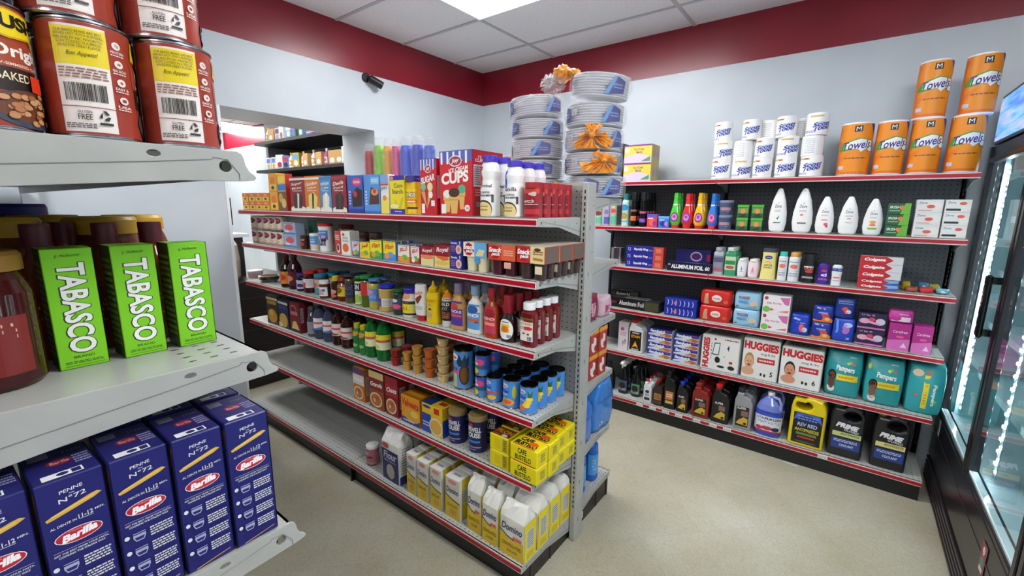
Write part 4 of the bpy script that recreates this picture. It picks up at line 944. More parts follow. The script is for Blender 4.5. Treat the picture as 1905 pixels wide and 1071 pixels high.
K('fluff', 'marshmallow_tub', 'tub', 'marshmallow spread tub with red lid', lambda w, h: vessel('marshmallow_tub', w, h, [(.82, 0), (.88, .03), (.94, .8), (1, .81), (1, .9)], 'eeeeec:s', (.9, 1, 1.03, 'b8202c', [(1, 0), (1, .9), (.96, 1), (0, 1)]), [(.18, .76, 150, '3f86d8', [R(0, 0, 1, .42, 'f0f0f0'), T('Fluff', .1, .05, .92, .62, '1c1c3c', 0, .04), T('MARSHMALLOW', .1, .82, .9, .92, 'f0f4fa', 0, .01), E(.3, .5, .2, .18, 'e4ecf4'), E(.75, .6, .14, .1, 'e890b0')])], 1, 2, 26, 'lid'))
K('redc', 'baking_soda_box', 'box', 'red hot cocoa canister', box(.05, 'c83a30', [E(.6, .25, .34, .2, 'e8d0c8'), E(.55, .28, .22, .13, '5a2a24'), Ln(.1, .6, .9, .85, 3, 'f0d8d0')], nm='cocoa_box'))
K('orac', 'juice_carton', 'carton', 'white juice carton with orange', box(.06, 'f0ebe2', [E(.5, .3, .34, .18, 'e8642a'), T('ORANGE', .15, .55, .85, .64, '3a7a4a', 0, .01), E(.3, .85, .15, .06, 'c83a3a'), Ln(.2, .66, .8, .76, 2, '6a8a6a')], nm='juice_carton'))
K('backcan', 'pumpkin_can', 'can', 'shadowed tin can at the back', can('food_can', '7a5a4a', [R(0, .4, 1, .7, 'b8a898')], '8a8a8c:m'))
K('orcan', 'pumpkin_can', 'can', 'orange tin can at the back', can('food_can', 'c87a1e', [R(0, .4, 1, .7, 'b86a18')], '8a8a8c:m'))
K('bktub', 'frosting_tub', 'tub', 'large white tub with dark red lid', jar('d8d4cc', '8a2430', None, [], TUB, .82, 1.04, nm='frosting_tub'))
for key, a, b, t, tc in (('jel1', 'd8d4e8', '4a5aa0', 'Jell', 'c83a4a'), ('jel2', 'f0e020', 'e8c81e', 'Jell', 'd83a2a'), ('jel3', 'f0e428', '3a9a4a', 'Flan', 'd8641e'), ('jel4', 'f4dc20', '4a8ad8', 'Flan', 'e06a1e'), ('jel5', 'f0e8dc', 'e88a2a', 'JELLO', 'c8283a'), ('jel6', 'f0e0d8', 'c0283a', 'JELLO', 'c8283a')):
    nm = {'jel1': 'white and blue gelatin dessert box', 'jel2': 'bright yellow gelatin dessert box', 'jel3': 'yellow and green flan mix box', 'jel4': 'yellow and blue flan mix box', 'jel5': 'white and orange gelatin dessert box', 'jel6': 'white and red gelatin dessert box'}[key]
    K(key, 'gelatin_box', 'box', nm, box(.03, a, [R(0, 0, 1, .35, b), T(t, .15, .6, .85, .85, tc, .1, .04, .2), E(.6, .3, .25, .16, '6ab84a' if key != 'jel4' else '6a9ae0'), E(.3, .22, .2, .14, 'f0f0e8' if key == 'jel6' else 'e8a03a'), Ln(.1, .9, .9, .97, 1, '8a8a8a')], [R(0, 0, 1, 1, b)], [R(0, 0, 1, 1, '3a5a9a')], nm='gelatin_box'))
K('royal', 'gelatin_box', 'box', 'small royal gelatin box with maroon header', box(.03, 'e8dcae', [R(0, .55, 1, 1, '9c1c30'), T('Royal', .12, .66, .9, .88, 'f4e6dc', .05, .03, .2), E(.5, .45, .5, .12, 'e88a5a'), R(.1, .05, .9, .3, 'e0d890')], (), [R(0, 0, 1, 1, '8a2434')], nm='gelatin_box'))
K('royal2', 'gelatin_box', 'box', 'wide royal flan box with maroon header', box(.03, 'e4d080', [R(0, .5, 1, 1, '961c2e'), T('Royal', .15, .64, .95, .9, 'f4e6dc', .04, .03, .2), Pg([(.1, .5), (.9, .5), (.95, .36), (.6, .3), (.2, .42)], 'e06a3a'), E(.5, .2, .45, .1, 'd8c060')], (), [R(0, 0, 1, 1, '8a2434')], nm='gelatin_box'))
K('pudb', 'milk_powder_box', 'box', 'navy blue evaporated milk box', box(.05, '2c2e8a', [T('Parmalat', .08, .76, .6, .9, 'f4f4fa', 0, .03), E(.72, .4, .24, .32, 'e8c8c0'), E(.72, .4, .12, .16, 'd88a7a'), Ln(.08, .2, .45, .65, 4, 'b06a9a'), R(.78, .75, .86, .98, 'c8d0f0')], [R(0, 0, 1, 1, '24267a')], nm='milk_box'))
K('snack1', 'pudding_cup_pack', 'pudding pack', 'blue topped vanilla pudding cup pack', snack_pack('efe9d4', '6ab4e8', 'e8e0b8', [Pg([(.55, .1), (.85, .1), (.95, .5), (.7, .55)], 'e8dca0'), E(.62, -.2, .12, .22, '4a9ae0')]))
K('snack2', 'pudding_cup_pack', 'pudding pack', 'red topped chocolate pudding cup pack', snack_pack('d8482e', 'e8683e', '4a1626', [Ln(.58, .3, .92, .7, 3, 'f4c8b0'), R(.6, -.5, .85, -.1, 'e8b09a')]))
K('snack3', 'pudding_cup_pack', 'pudding pack', 'cream topped fudge pudding cup pack', snack_pack('c02e22', 'e4d49a', '41302e', [Ln(.6, .5, .95, .75, 2, '7a2a1a'), Pg([(.6, .2), (.95, .16), (.95, .3), (.6, .36)], 'c87a2a'), E(.75, .82, .12, .1, '5a2a1a'), R(.68, -.62, .93, -.15, 'ead9b8')]))
# --- third shelf
K('whtub', 'white_tub', 'tub', 'pinkish white lidded tub', jar('c8b0b0', 'e0ccd0', None, [], TUB, .7, 1.03, nm='white_tub'))
def piecrust(w, h):
    mb = MB(); rr = w / 2
    for k in range(3): lathe(mb, [(.7, 0), (.74, .1), (.98, .85), (1.03, .9), (1.03, 1), (.96, 1)], rr, h * .5, 'b4b0a4:m' if k else '9a968c:m', seg=28, z0=h * .22 * k)
    lathe(mb, [(.98, 0), (.8, .6), (0, .8)], rr * .95, h * .2, '8a6a34:r', seg=24, z0=h * .9)
    return mb.obj('pie_crust_stack')
K('pie', 'pie_crust_stack', 'pie crusts', 'nested pie crust tins', piecrust)
K('syr1', 'syrup_bottle', 'bottle', 'dark syrup bottle with orange label', jar('2a120c:g', '6a1c18', 'e88a2a', [E(.5, .5, .3, .25, 'd8402a'), Ln(.1, .8, .9, .95, 1, 'f4e4c0')], BOT, .88, .42, (.12, .5), 'cap', 'syrup_bottle'))
K('syr2', 'syrup_bottle', 'bottle', 'tall maroon syrup bottle', jar('3a1220:g', '4a1a28', '5a1a2a', [E(.5, .5, .25, .2, 'd8907a'), E(.4, .2, .1, .1, 'e8c8c0')], BOT, .88, .42, (.12, .5), 'cap', 'syrup_bottle'))
K('grape', 'jam_jar', 'jar', 'grape jelly jar with purple lid', jar('1c1420:g', '4a2a7a', 'c8c4dc', [E(.3, .6, .2, .2, '3a2a6a'), E(.7, .4, .22, .2, '3a2a6a'), Ln(.1, .1, .9, .3, 2, '4a3a6a')], JAR, nm='jam_jar'))
K('straw', 'jam_jar', 'jar', 'strawberry jam jar with red lid', jar('3a0a10:g', 'c8302c', 'ece8e8', [R(0, 0, .6, .6, 'd8303a'), E(.3, .3, .2, .2, 'e85a5a'), Ln(.6, .2, .95, .9, 6, 'a8a8a8')], JAR, lz=(.25, .65), nm='jam_jar'))
K('pbut', 'peanut_butter_jar', 'jar', 'peanut butter jar with teal lid', jar('6a4a3a', '1f8aa8', 'd0b8b0', [R(0, 0, 1, .4, '5a9aa8'), E(.4, .6, .3, .2, 'd87a5a')], JARS, .84, 1.0, (.05, .75), nm='peanut_butter_jar'))
K('jamw', 'preserves_jar', 'jar', 'squat preserves jar with white lid', jar('5a2a24:g', 'ece6e0', 'e8e2e0', [E(.5, .5, .3, .3, 'c8a8a8'), E(.75, .65, .12, .15, '5a6ab0'), Ln(.2, .1, .8, .3, 1, '8a6a6a')], JAR, .82, .95, (.15, .65), nm='preserves_jar'))
K('sauc', 'hot_sauce_bottle', 'bottle', 'dark bottle with yellow cap', jar('3a1c14:g', 'd8c81e', None, [E(.5, .5, .35, .2, 'd89a8a'), E(.5, .15, .35, .15, 'd86a4a')], [(.9, 0), (1, .03), (1, .72), (.7, .8)], .8, .75, (.1, .6), 'cap', 'hot_sauce_bottle'))
K('honey', 'honey_jar', 'jar', 'amber honey jar with yellow label', jar('6a1e0c:g', '7a2a1a', 'f0d42a', [E(.5, .55, .25, .3, '8a5a1a'), Ln(.1, .1, .9, .25, 1, '6a3a10')], [(.9, 0), (1, .03), (1, .6), (.8, .7), (1, .8), (.8, .92)], .92, .75, (.2, .62), nm='honey_jar'))
K('olive', 'olives_jar', 'jar', 'dark olives jar with blue label', jar('56522c:g', '3a3a4e', '2c2c4c', [Ln(.1, .2, .9, .9, 6, 'b8b8cc')], JARS, .93, 1.0, (.2, .7), nm='olives_jar'))
K('pick1', 'pickle_jar', 'jar', 'narrow green jar with black and white label', jar('8aa43a:g', '1e7a3a', 'e8ece0', [R(0, .6, 1, .95, '24242a'), T('SON', .2, .66, .8, .9, 'f4f4f4', 0, .03), E(.6, .25, .3, .2, 'a8c83a')], JARS, .9, 1.05, (.05, .8), nm='pickle_jar'))
K('pick2', 'pickle_jar', 'jar', 'pickle jar with red label and green lid', jar('5a6a1c:g', '2a8a44', 'd8362a', [Ln(.1, .2, .4, .9, 6, 'f4c8c0'), R(.85, 0, 1, 1, 'f0dcd8')], JARS, .9, 1.08, (.38, .82), nm='pickle_jar'))
K('pepp', 'peppers_jar', 'jar', 'tall jar with light blue lid and label', jar('b8aa50:g', '5a8ed8', '5a8ad8', [E(.4, .75, .3, .18, 'e8a0b8'), Ln(.15, .2, .85, .55, 4, 'dce6f8')], JARS, .93, .95, (.27, .68), nm='peppers_jar'))
K('arti', 'artichoke_jar', 'jar', 'wide olive oil jar with blue lid', jar('c8a85a:g', '2a3ac8', '5a3a8a', [R(.55, 0, 1, 1, 'e4e8dc'), E(.25, .35, .15, .2, 'e89ad0'), Ln(.6, .1, .95, .9, 5, 'b08a8a')], JARS, .88, .96, (.2, .5), nm='olive_jar'))
K('caper', 'capers_jar', 'jar', 'small dark capers jar with green lid', jar('33402a:g', '2a5a34', '3a4a6a', [E(.5, .8, .2, .15, 'e8ecf4'), E(.6, .3, .28, .2, 'e8608a')], JARS, .88, 1.0, (.2, .65), nm='capers_jar'))
K('mayo', 'mayonnaise_jar', 'jar', 'mayonnaise jar with blue lid', jar('f0ecd2:s', '3424b0', 'f0e03a', [R(0, .78, 1, 1, '22223a'), E(.5, 1.35, .25, .25, 'e8a078'), Ln(.15, .84, .7, .94, 1, 'd86a6a'), R(.75, 0, 1, .75, 'e8e47a'), R(0, 0, 1, .12, '22225a'), T('REAL', .1, .35, .7, .6, 'e8841e', 0, .02)], [(.9, 0), (1, .04), (1, .6), (.8, .8), (.7, .84)], .84, .85, (.1, .58), nm='mayonnaise_jar'))
K('cream', 'squeeze_bottle', 'bottle', 'upside down white squeeze bottle on red cap', lambda w, h: vessel('squeeze_bottle', w, h, [(.7, 0, 'c01c28:s'), (.72, .14, 'c01c28:s'), (.88, .16), (.95, .3), (1, .8), (.92, .97), (.8, 1)], 'eeecea:s', None, [(.28, .9, 120, None, [Pg([(.2, .5), (.7, .75), (.8, .65), (.45, .3)], '8a3a2a'), T('Hellm', .15, .72, .85, .88, 'e86a3a', .12, .02), Ln(.2, .05, .85, .22, 3, 'a0a4b0')])], .6, 2.4, 22))
K('must', 'mustard_bottle', 'bottle', 'yellow mustard squeeze bottle', lambda w, h: vessel('mustard_bottle', w, h, [(.9, 0), (.96, .03), (.9, .4), (1, .6), (.85, .72), (.45, .76)], 'f0cc10:s', (.75, 1, .58, 'e4b80c', [(1, 0), (.95, .35), (.3, .6), (.2, 1), (0, 1)]), [(.12, .68, 100, None, [T('Mustard', .15, .72, .85, .82, 'e87a2a', .03, .02), E(.45, .58, .13, .05, 'c8b060'), E(.45, .4, .13, .05, '5a4a6a'), R(.3, .05, .6, .25, 'c8a8a0')])], .6, 2.4, 22))
K('blk', 'spicy_mustard_bottle', 'bottle', 'black labelled sauce bottle with orange tip', lambda w, h: vessel('sauce_bottle', w, h, [(.92, 0), (1, .03), (1, .76), (.9, .8)], 'd8d4cc:s', (.8, 1, .85, 'e8861e', [(1, 0), (.9, .3), (.35, .6), (.2, 1), (0, 1)]), [(.18, .78, 200, '1c1a1c', [T('BOLD', .2, .68, .8, .82, 'f0ece8', 0, .03), T('HOT', .3, .48, .7, .62, 'b8a8a0', 0, .03), Ln(.2, .1, .8, .4, 4, 'd87a4a')])], 1, 2, 22, 'nozzle'))
K('dre1', 'dressing_bottle', 'bottle', 'tan dressing bottle with purple label', salad('8a7aa0', 'c99a58', '5a3a9a', [E(.35, .78, .3, .14, 'c84a4a'), T('THOUS', .1, .52, .9, .64, 'f0e8f4', 0, .03), R(.1, .36, .9, .46, 'e8605a'), E(.6, .18, .3, .12, '7a4aa8')]))
K('dre2', 'dressing_bottle', 'bottle', 'white ranch dressing bottle with blue label', salad('8aa4c4', 'ece8de', '5aa0dc', [E(.5, .8, .35, .16, '2a62a8'), T('RANCH', .1, .5, .9, .64, 'f4f8fc', 0, .04), R(.1, .3, .9, .42, 'd8684a'), E(.78, .22, .2, .12, '8a4a34'), Ln(.1, .1, .5, .25, 2, 'f4f4f4')]))
K('dre3', 'dressing_bottle', 'bottle', 'red orange dressing bottle with pink label', salad('a82030', 'a83c12', 'd83a4a', [E(.5, .75, .38, .2, 'a81c34'), T('FRENCH', .1, .5, .9, .62, 'f4d8c8', 0, .03), R(.1, .3, .9, .42, 'f09a8a'), E(.65, .14, .25, .1, '5a5ab0')]))
K('bbq', 'barbecue_sauce_bottle', 'bottle', 'dark barbecue sauce bottle with maroon cap', lambda w, h: vessel('barbecue_sauce_bottle', w, h, [(.9, 0), (.98, .03), (1, .3), (.9, .5), (.55, .62), (.5, .66)], '1c0c0a:g', (.62, 1, .56, 'a01a2a', [(1, 0), (1, .95), (.95, 1), (0, 1)]), [(.06, .5, 120, None, [E(.5, .5, .49, .5, 'f2f0ee'), R(.26, .35, .74, .75, 'f0c81e'), E(.5, .52, .2, .15, 'e87a1e'), Ln(.3, .8, .7, .9, 1, '6a3a6a'), R(.6, .1, .85, .25, '8a8aa0')]), (.68, .95, 150, 'a01a2a', [R(0, .85, 1, .95, 'f0e8e8'), T('BBQ', .3, .3, .7, .5, 'f0dcdc', 0, .02)])], .7, 2.3, 24))
K('ketch', 'ketchup_bottle', 'bottle', 'ketchup bottle with white cap', lambda w, h: vessel('ketchup_bottle', w, h, [(.9, 0), (1, .04), (.96, .3), (1, .6), (.92, .76), (.6, .83), (.55, .85)], '6e1418:g', (.84, 1, .66, 'f0f0f0', [(1, 0), (1, .85), (.92, 1), (0, 1)]), [(.14, .66, 95, 'ece6da', [R(.0, .9, 1, 1, '5a6a2a'), R(.4, .84, .95, .94, '7a1c1c'), T('KETCHUP', .06, .48, .94, .62, 'a8242a', 0, .01), E(.65, .56, .25, .08, 'e0463a'), E(.4, .32, .08, .04, '7a1c1c'), E(.6, .3, .08, .04, '7a1c1c'), Bc(.55, .03, .9, .2, 10, '3a4a8a'), Ln(.1, .7, .9, .8, 2, 'b07a6a')])], .62, 3, 24))
# --- fourth shelf
K('rice1', 'rice_mix_box', 'box', 'dark rice mix box with golden picture', box(.04, '3a2a1e', [R(0, .85, 1, .93, 'd8c8a0'), R(.1, .7, .9, .82, 'b8942a'), E(.5, .3, .42, .24, 'c8922e'), E(.4, .4, .2, .1, 'e0b050')], [R(.1, .1, .9, .9, '4a3a2a')], nm='rice_mix_box'))
K('rice2', 'rice_mix_box', 'box', 'navy rice mix box with golden picture', box(.04, '2a2c44', [R(0, .85, 1, .93, 'd8d4cc'), R(.1, .68, .9, .8, '3a4a8a'), E(.5, .28, .42, .25, 'cfa84a'), E(.1, .1, .3, .08, 'd8c8a8')], [R(.1, .1, .9, .9, '2a2438')], nm='rice_mix_box'))
K('rice3', 'stuffing_box', 'box', 'maroon stuffing mix box', box(.045, '7a1c28', [E(.4, .78, .3, .14, 'c88a8a'), E(.4, .77, .26, .11, '7a1c28'), R(.1, .58, .8, .7, 'b8747a'), Pg([(.1, .06), (.9, .1), (.6, .38), (.3, .35)], 'd8bc6a'), R(0, 0, 1, .1, '3a1418')], [R(0, 0, 1, 1, '6a1824'), R(.1, .35, .6, .85, 'b8a8ac'), Ln(.12, .38, .58, .82, 8, '5a3a44')], nm='stuffing_box'))
K('greyb', 'seltzer_bottle', 'bottle', 'small grey shaker bottle', jar('4a4a52:g', '5a5a62', '9a98a4', [Ln(.1, .1, .9, .9, 4, '4a4a5a')], BOT, .88, .5, (.1, .5), 'cap', 'water_bottle'))
K('juic1', 'juice_bottle', 'bottle', 'clear dark juice bottle with white label', jar('3c4258:g', '2a2a30', 'e8e4e8', [E(.3, .85, .14, .08, '3a3a44'), R(.3, .5, .95, .66, 'd8605a'), Pg([(0, 0), (1, 0), (1, .3), (.5, .1), (0, .35)], '5a7aa8'), E(.3, .3, .18, .1, '4a2a5a')], [(.85, 0), (1, .04), (.93, .14), (1, .2), (1, .62), (.98, .7), (.7, .86), (.4, .93)], .93, .42, (.3, .66), 'cap', 'juice_bottle', 200))
K('juic2', 'juice_bottle', 'bottle', 'red wine vinegar bottle with white label', jar('35130e:g', '2a1410', 'ecdcd4', [E(.3, .85, .14, .08, '3a3a44'), R(.35, .5, .95, .66, 'e0504a'), E(.35, .2, .22, .12, '5a1a20'), E(.6, .12, .2, .08, 'a83a3a')], [(.85, 0), (1, .04), (.93, .14), (1, .2), (1, .62), (.98, .7), (.7, .86), (.4, .93)], .93, .42, (.3, .66), 'cap', 'vinegar_bottle', 200))
K('lemon', 'lime_juice_bottle', 'bottle', 'slim green lime juice bottle with yellow cap', jar('2e7a3e:g', 'c8c02a', None, [E(.5, .9, .4, .2, 'd8a43a'), E(.5, .15, .3, .1, '8ac06a')], [(.88, 0), (1, .03), (.9, .45), (1, .55), (.9, .75), (.6, .85)], .84, .7, (.2, .75), 'cap', 'lime_juice_bottle'))
K('limeb', 'juice_bottle', 'bottle', 'large green lemon juice bottle', jar('126a26:g', '1a6a2a', 'f0e23a', [R(0, 0, 1, .5, 'e8f0d8'), E(.3, .85, .14, .08, '3a4a2a'), R(.35, .5, .95, .66, 'e0644a'), E(.35, .22, .25, .16, 'd8e05a'), E(.75, .2, .15, .1, 'f0f0a0')], [(.85, 0), (1, .04), (.93, .14), (1, .2), (1, .62), (.98, .7), (.7, .86), (.4, .93)], .93, .42, (.3, .68), 'cap', 'juice_bottle', 210))
K('cupred', 'fruit_cup', 'cup', 'red gelatin cup', fruit_cup('9c1c1c')); K('cupyel', 'fruit_cup', 'cup', 'yellow peach cup', fruit_cup('cf9a3a')); K('cupora', 'fruit_cup', 'cup', 'orange mandarin cup', fruit_cup('c8641c')); K('cupmix', 'fruit_cup', 'cup', 'pale mixed fruit cup', fruit_cup('d9b877'))
K('dole', 'pineapple_juice_can', 'can', 'tall pineapple juice can', can('juice_can', '5a9ae0', [R(0, 0, .5, .38, 'f0dc2a'), E(.35, .85, .22, .1, 'f4f0f0'), T('Dole', .2, .8, .5, .89, 'c8202c', 0, .04), Pg([(.5, .7), (.6, .95), (.7, .72), (.85, .95), (.9, .7), (1, .9), (1, .6), (.6, .6)], '1c3a5a'), E(.82, .36, .22, .28, '4a2e18'), E(.82, .36, .17, .22, '7a5020'), T('JUICE', .08, .46, .55, .56, '24308a', 0, .03), R(.35, .4, .62, .5, 'e8508a')], '2a2620:m'))
K('dole2', 'fruit_can', 'can', 'small stacked pineapple can', can('fruit_can', '3a5ac0', [R(0, .7, .4, .9, 'f0e8f0'), E(.6, .68, .24, .17, 'e8508a'), R(.0, .36, 1, .5, '1c6a6a'), R(.05, .52, .5, .64, 'e4e8f4'), E(.3, .2, .24, .16, 'e8d83a'), R(.55, 0, 1, .3, '4a9ad8')], '1e1c20:m'))
def fcan(els): return can('fruit_can', '4a8edc', [E(.36, .82, .22, .09, 'f4f2f4'), T('Dole', .22, .78, .5, .865, 'b8202c', 0, .04), R(.1, .56, .6, .64, '2a52b8'), Ln(.1, .46, .55, .52, 1, 'e0ecf8')] + els, '1e1c20:m')
K('fc1', 'fruit_can', 'can', 'blue fruit can with red band', fcan([R(0, .34, 1, .44, 'd85a5a'), E(.3, .2, .25, .13, '7a3a4a'), E(.6, .18, .25, .1, 'f0c83a')]))
K('fc2', 'fruit_can', 'can', 'blue fruit can with peach slices', fcan([E(.5, .2, .36, .14, 'f0b03a'), E(.5, .2, .24, .09, 'e8683a'), E(.85, .6, .1, .25, 'c8c83a')]))
K('fc3', 'fruit_can', 'can', 'blue fruit can with pineapple rings', fcan([E(.75, .55, .16, .09, 'f4d83a'), E(.68, .42, .17, .09, 'f0cc34'), E(.6, .3, .18, .09, 'f4d83a'), E(.35, .18, .24, .1, 'e8784a'), Pg([(.7, .62), (.85, .62), (.9, .9), (.78, .75), (.66, .9)], '3a6a2a')]))
# --- fifth shelf
def cereal(c, tp, ac, ttl): return box(.06, c, [R(0, .82, 1, 1, tp), R(0, .5, 1, .8, ac), T(ttl, .1, .6, .9, .72, 'f4ece0', .02, .03, .1), E(.45, .24, .42, .2, 'e8d4b0'), E(.45, .24, .34, .16, 'b8763a'), E(.55, .3, .1, .06, 'd83a3a'), E(.35, .22, .08, .05, 'e8c890')], [R(0, 0, 1, 1, c), R(.2, .2, .85, .75, 'c4bcbc'), Ln(.25, .22, .8, .72, 8, '5a5a5a')], nm='cereal_box')
K('cer1', 'cereal_box', 'box', 'orange cereal box with purple top', cereal('c8742a', '5a3a6a', 'd8d0c8', 'Flakes')); K('cer2', 'cereal_box', 'box', 'tan granola cereal box', cereal('9a4a2a', 'd8b880', '8a2a24', 'Granola')); K('cer3', 'cereal_box', 'box', 'maroon oat cereal box with white heart', cereal('8c1c28', '9a2430', 'a8303a', 'Oats'))
K('velv', 'macaroni_box', 'box', 'yellow shells and cheese box', box(.075, 'e89a1e', [R(0, 0, 1, .2, '3a3a8a'), T('Velveeta', .05, .6, .95, .88, 'c8301e', -.05, .03, .1), E(.6, .35, .45, .26, 'e8a83a'), E(.7, .4, .2, .12, 'f0d060'), Ln(.1, .05, .7, .15, 1, 'e8e4f0')], [R(0, 0, 1, 1, 'c88418')], [R(0, 0, 1, 1, 'a86a1a'), R(.1, .3, .9, .7, 'd8941e')], nm='macaroni_box'))
K('mac', 'macaroni_box', 'box', 'yellow and blue macaroni box', box(.075, 'eec42a', [R(0, 0, .45, .66, '2a4ab0'), E(.68, .3, .32, .3, 'ece4d0'), E(.68, .3, .27, .25, 'e8b44a'), R(.6, .75, .85, .95, 'c8301e'), Ln(.05, .2, .4, .4, 2, 'c8d4f0'), E(.25, .9, .2, .05, '2a3a8a')], [R(0, 0, 1, 1, '2a4ab0'), R(0, .6, 1, 1, 'e8bc24')], [R(.0, .0, .45, 1, '24387a'), R(.6, .4, .9, .8, 'b8301e')], nm='macaroni_box'))
K('maxw', 'coffee_canister', 'canister', 'navy coffee canister with tan lid', lambda w, h: vessel('coffee_canister', w, h, [(.95, 0), (1, .03), (1, .84), (.98, .86)], '20205e', (.86, 1, 1.03, 'a8905c', [(1, 0), (1, .8), (.96, 1), (.9, 1), (0, .9)]), [(.06, .82, 130, None, [T('MAXWELL', .04, .68, .96, .86, 'f4f4f8', 0, .04), T('HOUSE', .12, .48, .92, .66, 'f4f4f8', 0, .04), E(.45, .92, .1, .06, 'd8404a'), R(.1, .3, .9, .38, '3a8ad0'), R(.1, .12, .95, .16, 'c8a8a8'), Ln(.3, .03, .7, .08, 1, 'b8b8d0')])], 1, 2, 28, 'lid'))
K('pilon', 'coffee_brick', 'coffee brick', 'yellow coffee brick with brown top', box(.08, 'f2dc10:s', [R(.68, .1, .95, .9, 'c8b81e'), Ln(.74, .15, .9, .85, 5, '3a3420'), R(.3, .2, .6, .8, 'e4d01c')], [R(0, .1, 1, .9, 'e8d414')], [R(.04, .08, .96, .92, '7a2418'), T('PILON', .1, .35, .92, .78, '1a1210', 0, .08), T('PILON', .12, .37, .9, .76, 'e8b02a', 0, .03), E(.68, .2, .14, .12, 'ece4e0'), Ln(.1, .14, .5, .22, 1, 'e0a03a')], nm='coffee_brick', ch=.004))
K('bust', 'coffee_brick', 'coffee brick', 'bright yellow espresso coffee brick', box(.0785, 'f5e212:s', [T('CAFE', .3, .52, .62, .84, '1c2a1c', 0, .03), T('BUSTELO', .2, .14, .78, .44, '1c2a1c', 0, .03)], [R(.05, .1, .95, .9, 'ecd80e'), Ln(.3, .25, .7, .75, 4, '4a4a1a')], [T('CAFE', .18, .52, .6, .9, '1a1612', 0, .06), T('BUSTELO', .12, .1, .86, .48, '1a1612', 0, .06), E(.68, .5, .16, .2, 'e8641e'), R(.1, .0, .9, .07, 'd8501e')], nm='coffee_brick', ch=.005))
# --- bottom shelf
K('salt', 'salt_canister', 'canister', 'pink salt canister with white lid', lambda w, h: vessel('salt_canister', w, h, [(.97, 0), (1, .01), (1, .86)], 'b06a74', (.86, 1, 1.02, 'ece8e8', [(1, 0), (1, .85), (.94, 1), (0, 1)]), [(.02, .84, 170, 'b8707c', [R(0, 0, 1, .22, 'c89478'), R(0, 0, 1, .06, '4a3038'), T('salt', .3, .45, .8, .62, '3a2030', 0, .03), E(.4, .75, .2, .1, 'd8a0a8')])], 1, 2, 24, 'lid'))
K('flour', 'flour_bag', 'bag', 'white flour bag with navy front', lambda w, h: paper_bag('flour_bag', w, w * .62, h, 'efedea', [R(.03, 0, .97, .82, '2c2c72'), T('Flour', .12, .58, .9, .78, 'dcdce8', .02, .02, .1), E(.5, .26, .24, .2, 'c0b8a8'), E(.25, .92, .2, .07, 'd8544a'), Ln(.15, .5, .85, .56, 1, 'b0b0c8')], [R(0, 0, 1, 1, 'e8e6e4'), R(0, 0, 1, .22, '34347a'), Ln(.2, .25, .8, .95, 10, '8a8a92')], seed=3))
K('sugbox', 'sugar_box', 'box', 'white and yellow sugar carton', box(.075, 'e6e3dc', [Pg([(0, 0), (1, 0), (1, .42), (.5, .46), (.25, .5), (0, .55)], 'e6c83a'), Pg([(0, .55), (.25, .5), (.5, .46), (1, .42), (1, .45), (.5, .49), (.25, .53), (0, .58)], '3a3220'), T('Domino', .08, .62, .92, .76, '24245a', 0, .02, .2), E(.5, .9, .3, .05, 'e89a84'), T('SUGAR', .15, .28, .85, .36, '8a7a2a', 0, .02), E(.55, .16, .25, .08, 'e8a83a')], [R(0, 0, .2, 1, 'f0eee8'), R(.2, 0, 1, 1, 'd8c02a'), R(.3, .4, .9, .75, 'd8d8cc'), Ln(.34, .42, .86, .73, 5, '6a6a5a')], [Pg([(.25, .35), (.8, .35), (.8, .6), (.25, .6)], 'c8c8d0'), T('Domino', .3, .4, .75, .55, '3a3a6a', 0, .02, .2), R(0, .78, 1, .8, 'bab8b2')], nm='sugar_box', ch=.003))
K('sugbag', 'sugar_bag', 'bag', 'white and yellow sugar bag', lambda w, h: paper_bag('sugar_bag', w, .085, h, 'efede6', [R(0, 0, 1, .42, 'ecc82a'), Pg([(.0, .6), (.3, .5), (.6, .46), (1, .5), (1, .42), (0, .42)], 'ecc82a'), Pg([(0, .62), (.3, .51), (.6, .47), (.6, .5), (.3, .54), (0, .66)], '2a2a2a'), T('Domino', .06, .68, .94, .86, '24246a', .0, .02, .2), R(.55, .5, .92, .58, 'e8705a'), T('GRANULATED', .08, .26, .92, .36, '8a6a1a', 0, .03), T('SUGAR', .3, .12, .75, .2, '8a6a1a', 0, .02)], [R(0, 0, 1, 1, 'f2d81e'), R(.2, .3, .8, .8, 'd8d8c8'), Ln(.24, .32, .76, .78, 8, '5a6a8a'), Ln(.2, .05, .8, .22, 3, 'b8982a')], 'f0ede2', 5))
# ================ wall rack
K('trash', 'trash_bags_box', 'box', 'yellow and purple trash bags box', box(.16, 'd8c04a', [Pg([(0, .0), (1, .0), (1, .3), (.5, .55), (0, .35)], 'c8b8d0'), R(0, .92, 1, 1, '7a2a7a'), E(.1, .7, .09, .16, 'e8d0c0'), T('TALL KITCHEN', .35, .68, .72, .8, '7a3a5a', 0, .02), T('BAGS', .45, .52, .66, .64, '7a3a5a', 0, .03), Pg([(.62, .08), (.95, .08), (.95, .35)], '5a8a5a')], [R(0, 0, 1, 1, 'b8a868'), E(.35, .5, .15, .25, 'a888a0'), E(.75, .5, .13, .25, 'a888a0')], [R(0, 0, 1, 1, '8a3a7a')], nm='trash_bags_box'))
K('trashd', 'trash_bags_box', 'box', 'dark trash bags box with black flowers', box(.16, '4a484e', [E(.5, .3, .3, .15, '1c1c20'), E(.4, .65, .25, .12, '8a7a80'), E(.6, .85, .2, .08, '2a2a2e')], nm='trash_bags_box'))
scott = [E(.55, .5, .28, .17, 'c8d4ec'), T('Scott', .26, .46, .86, .68, '2c3290', .14, .03, .25), T('1000', .3, .28, .8, .45, '2c3290', .12, .03, .2), R(.1, .82, .45, .9, 'd8b46a'), R(.3, .83, .42, .89, 'b8444a'), Ln(.1, .08, .4, .18, 2, '5a6ab8')]
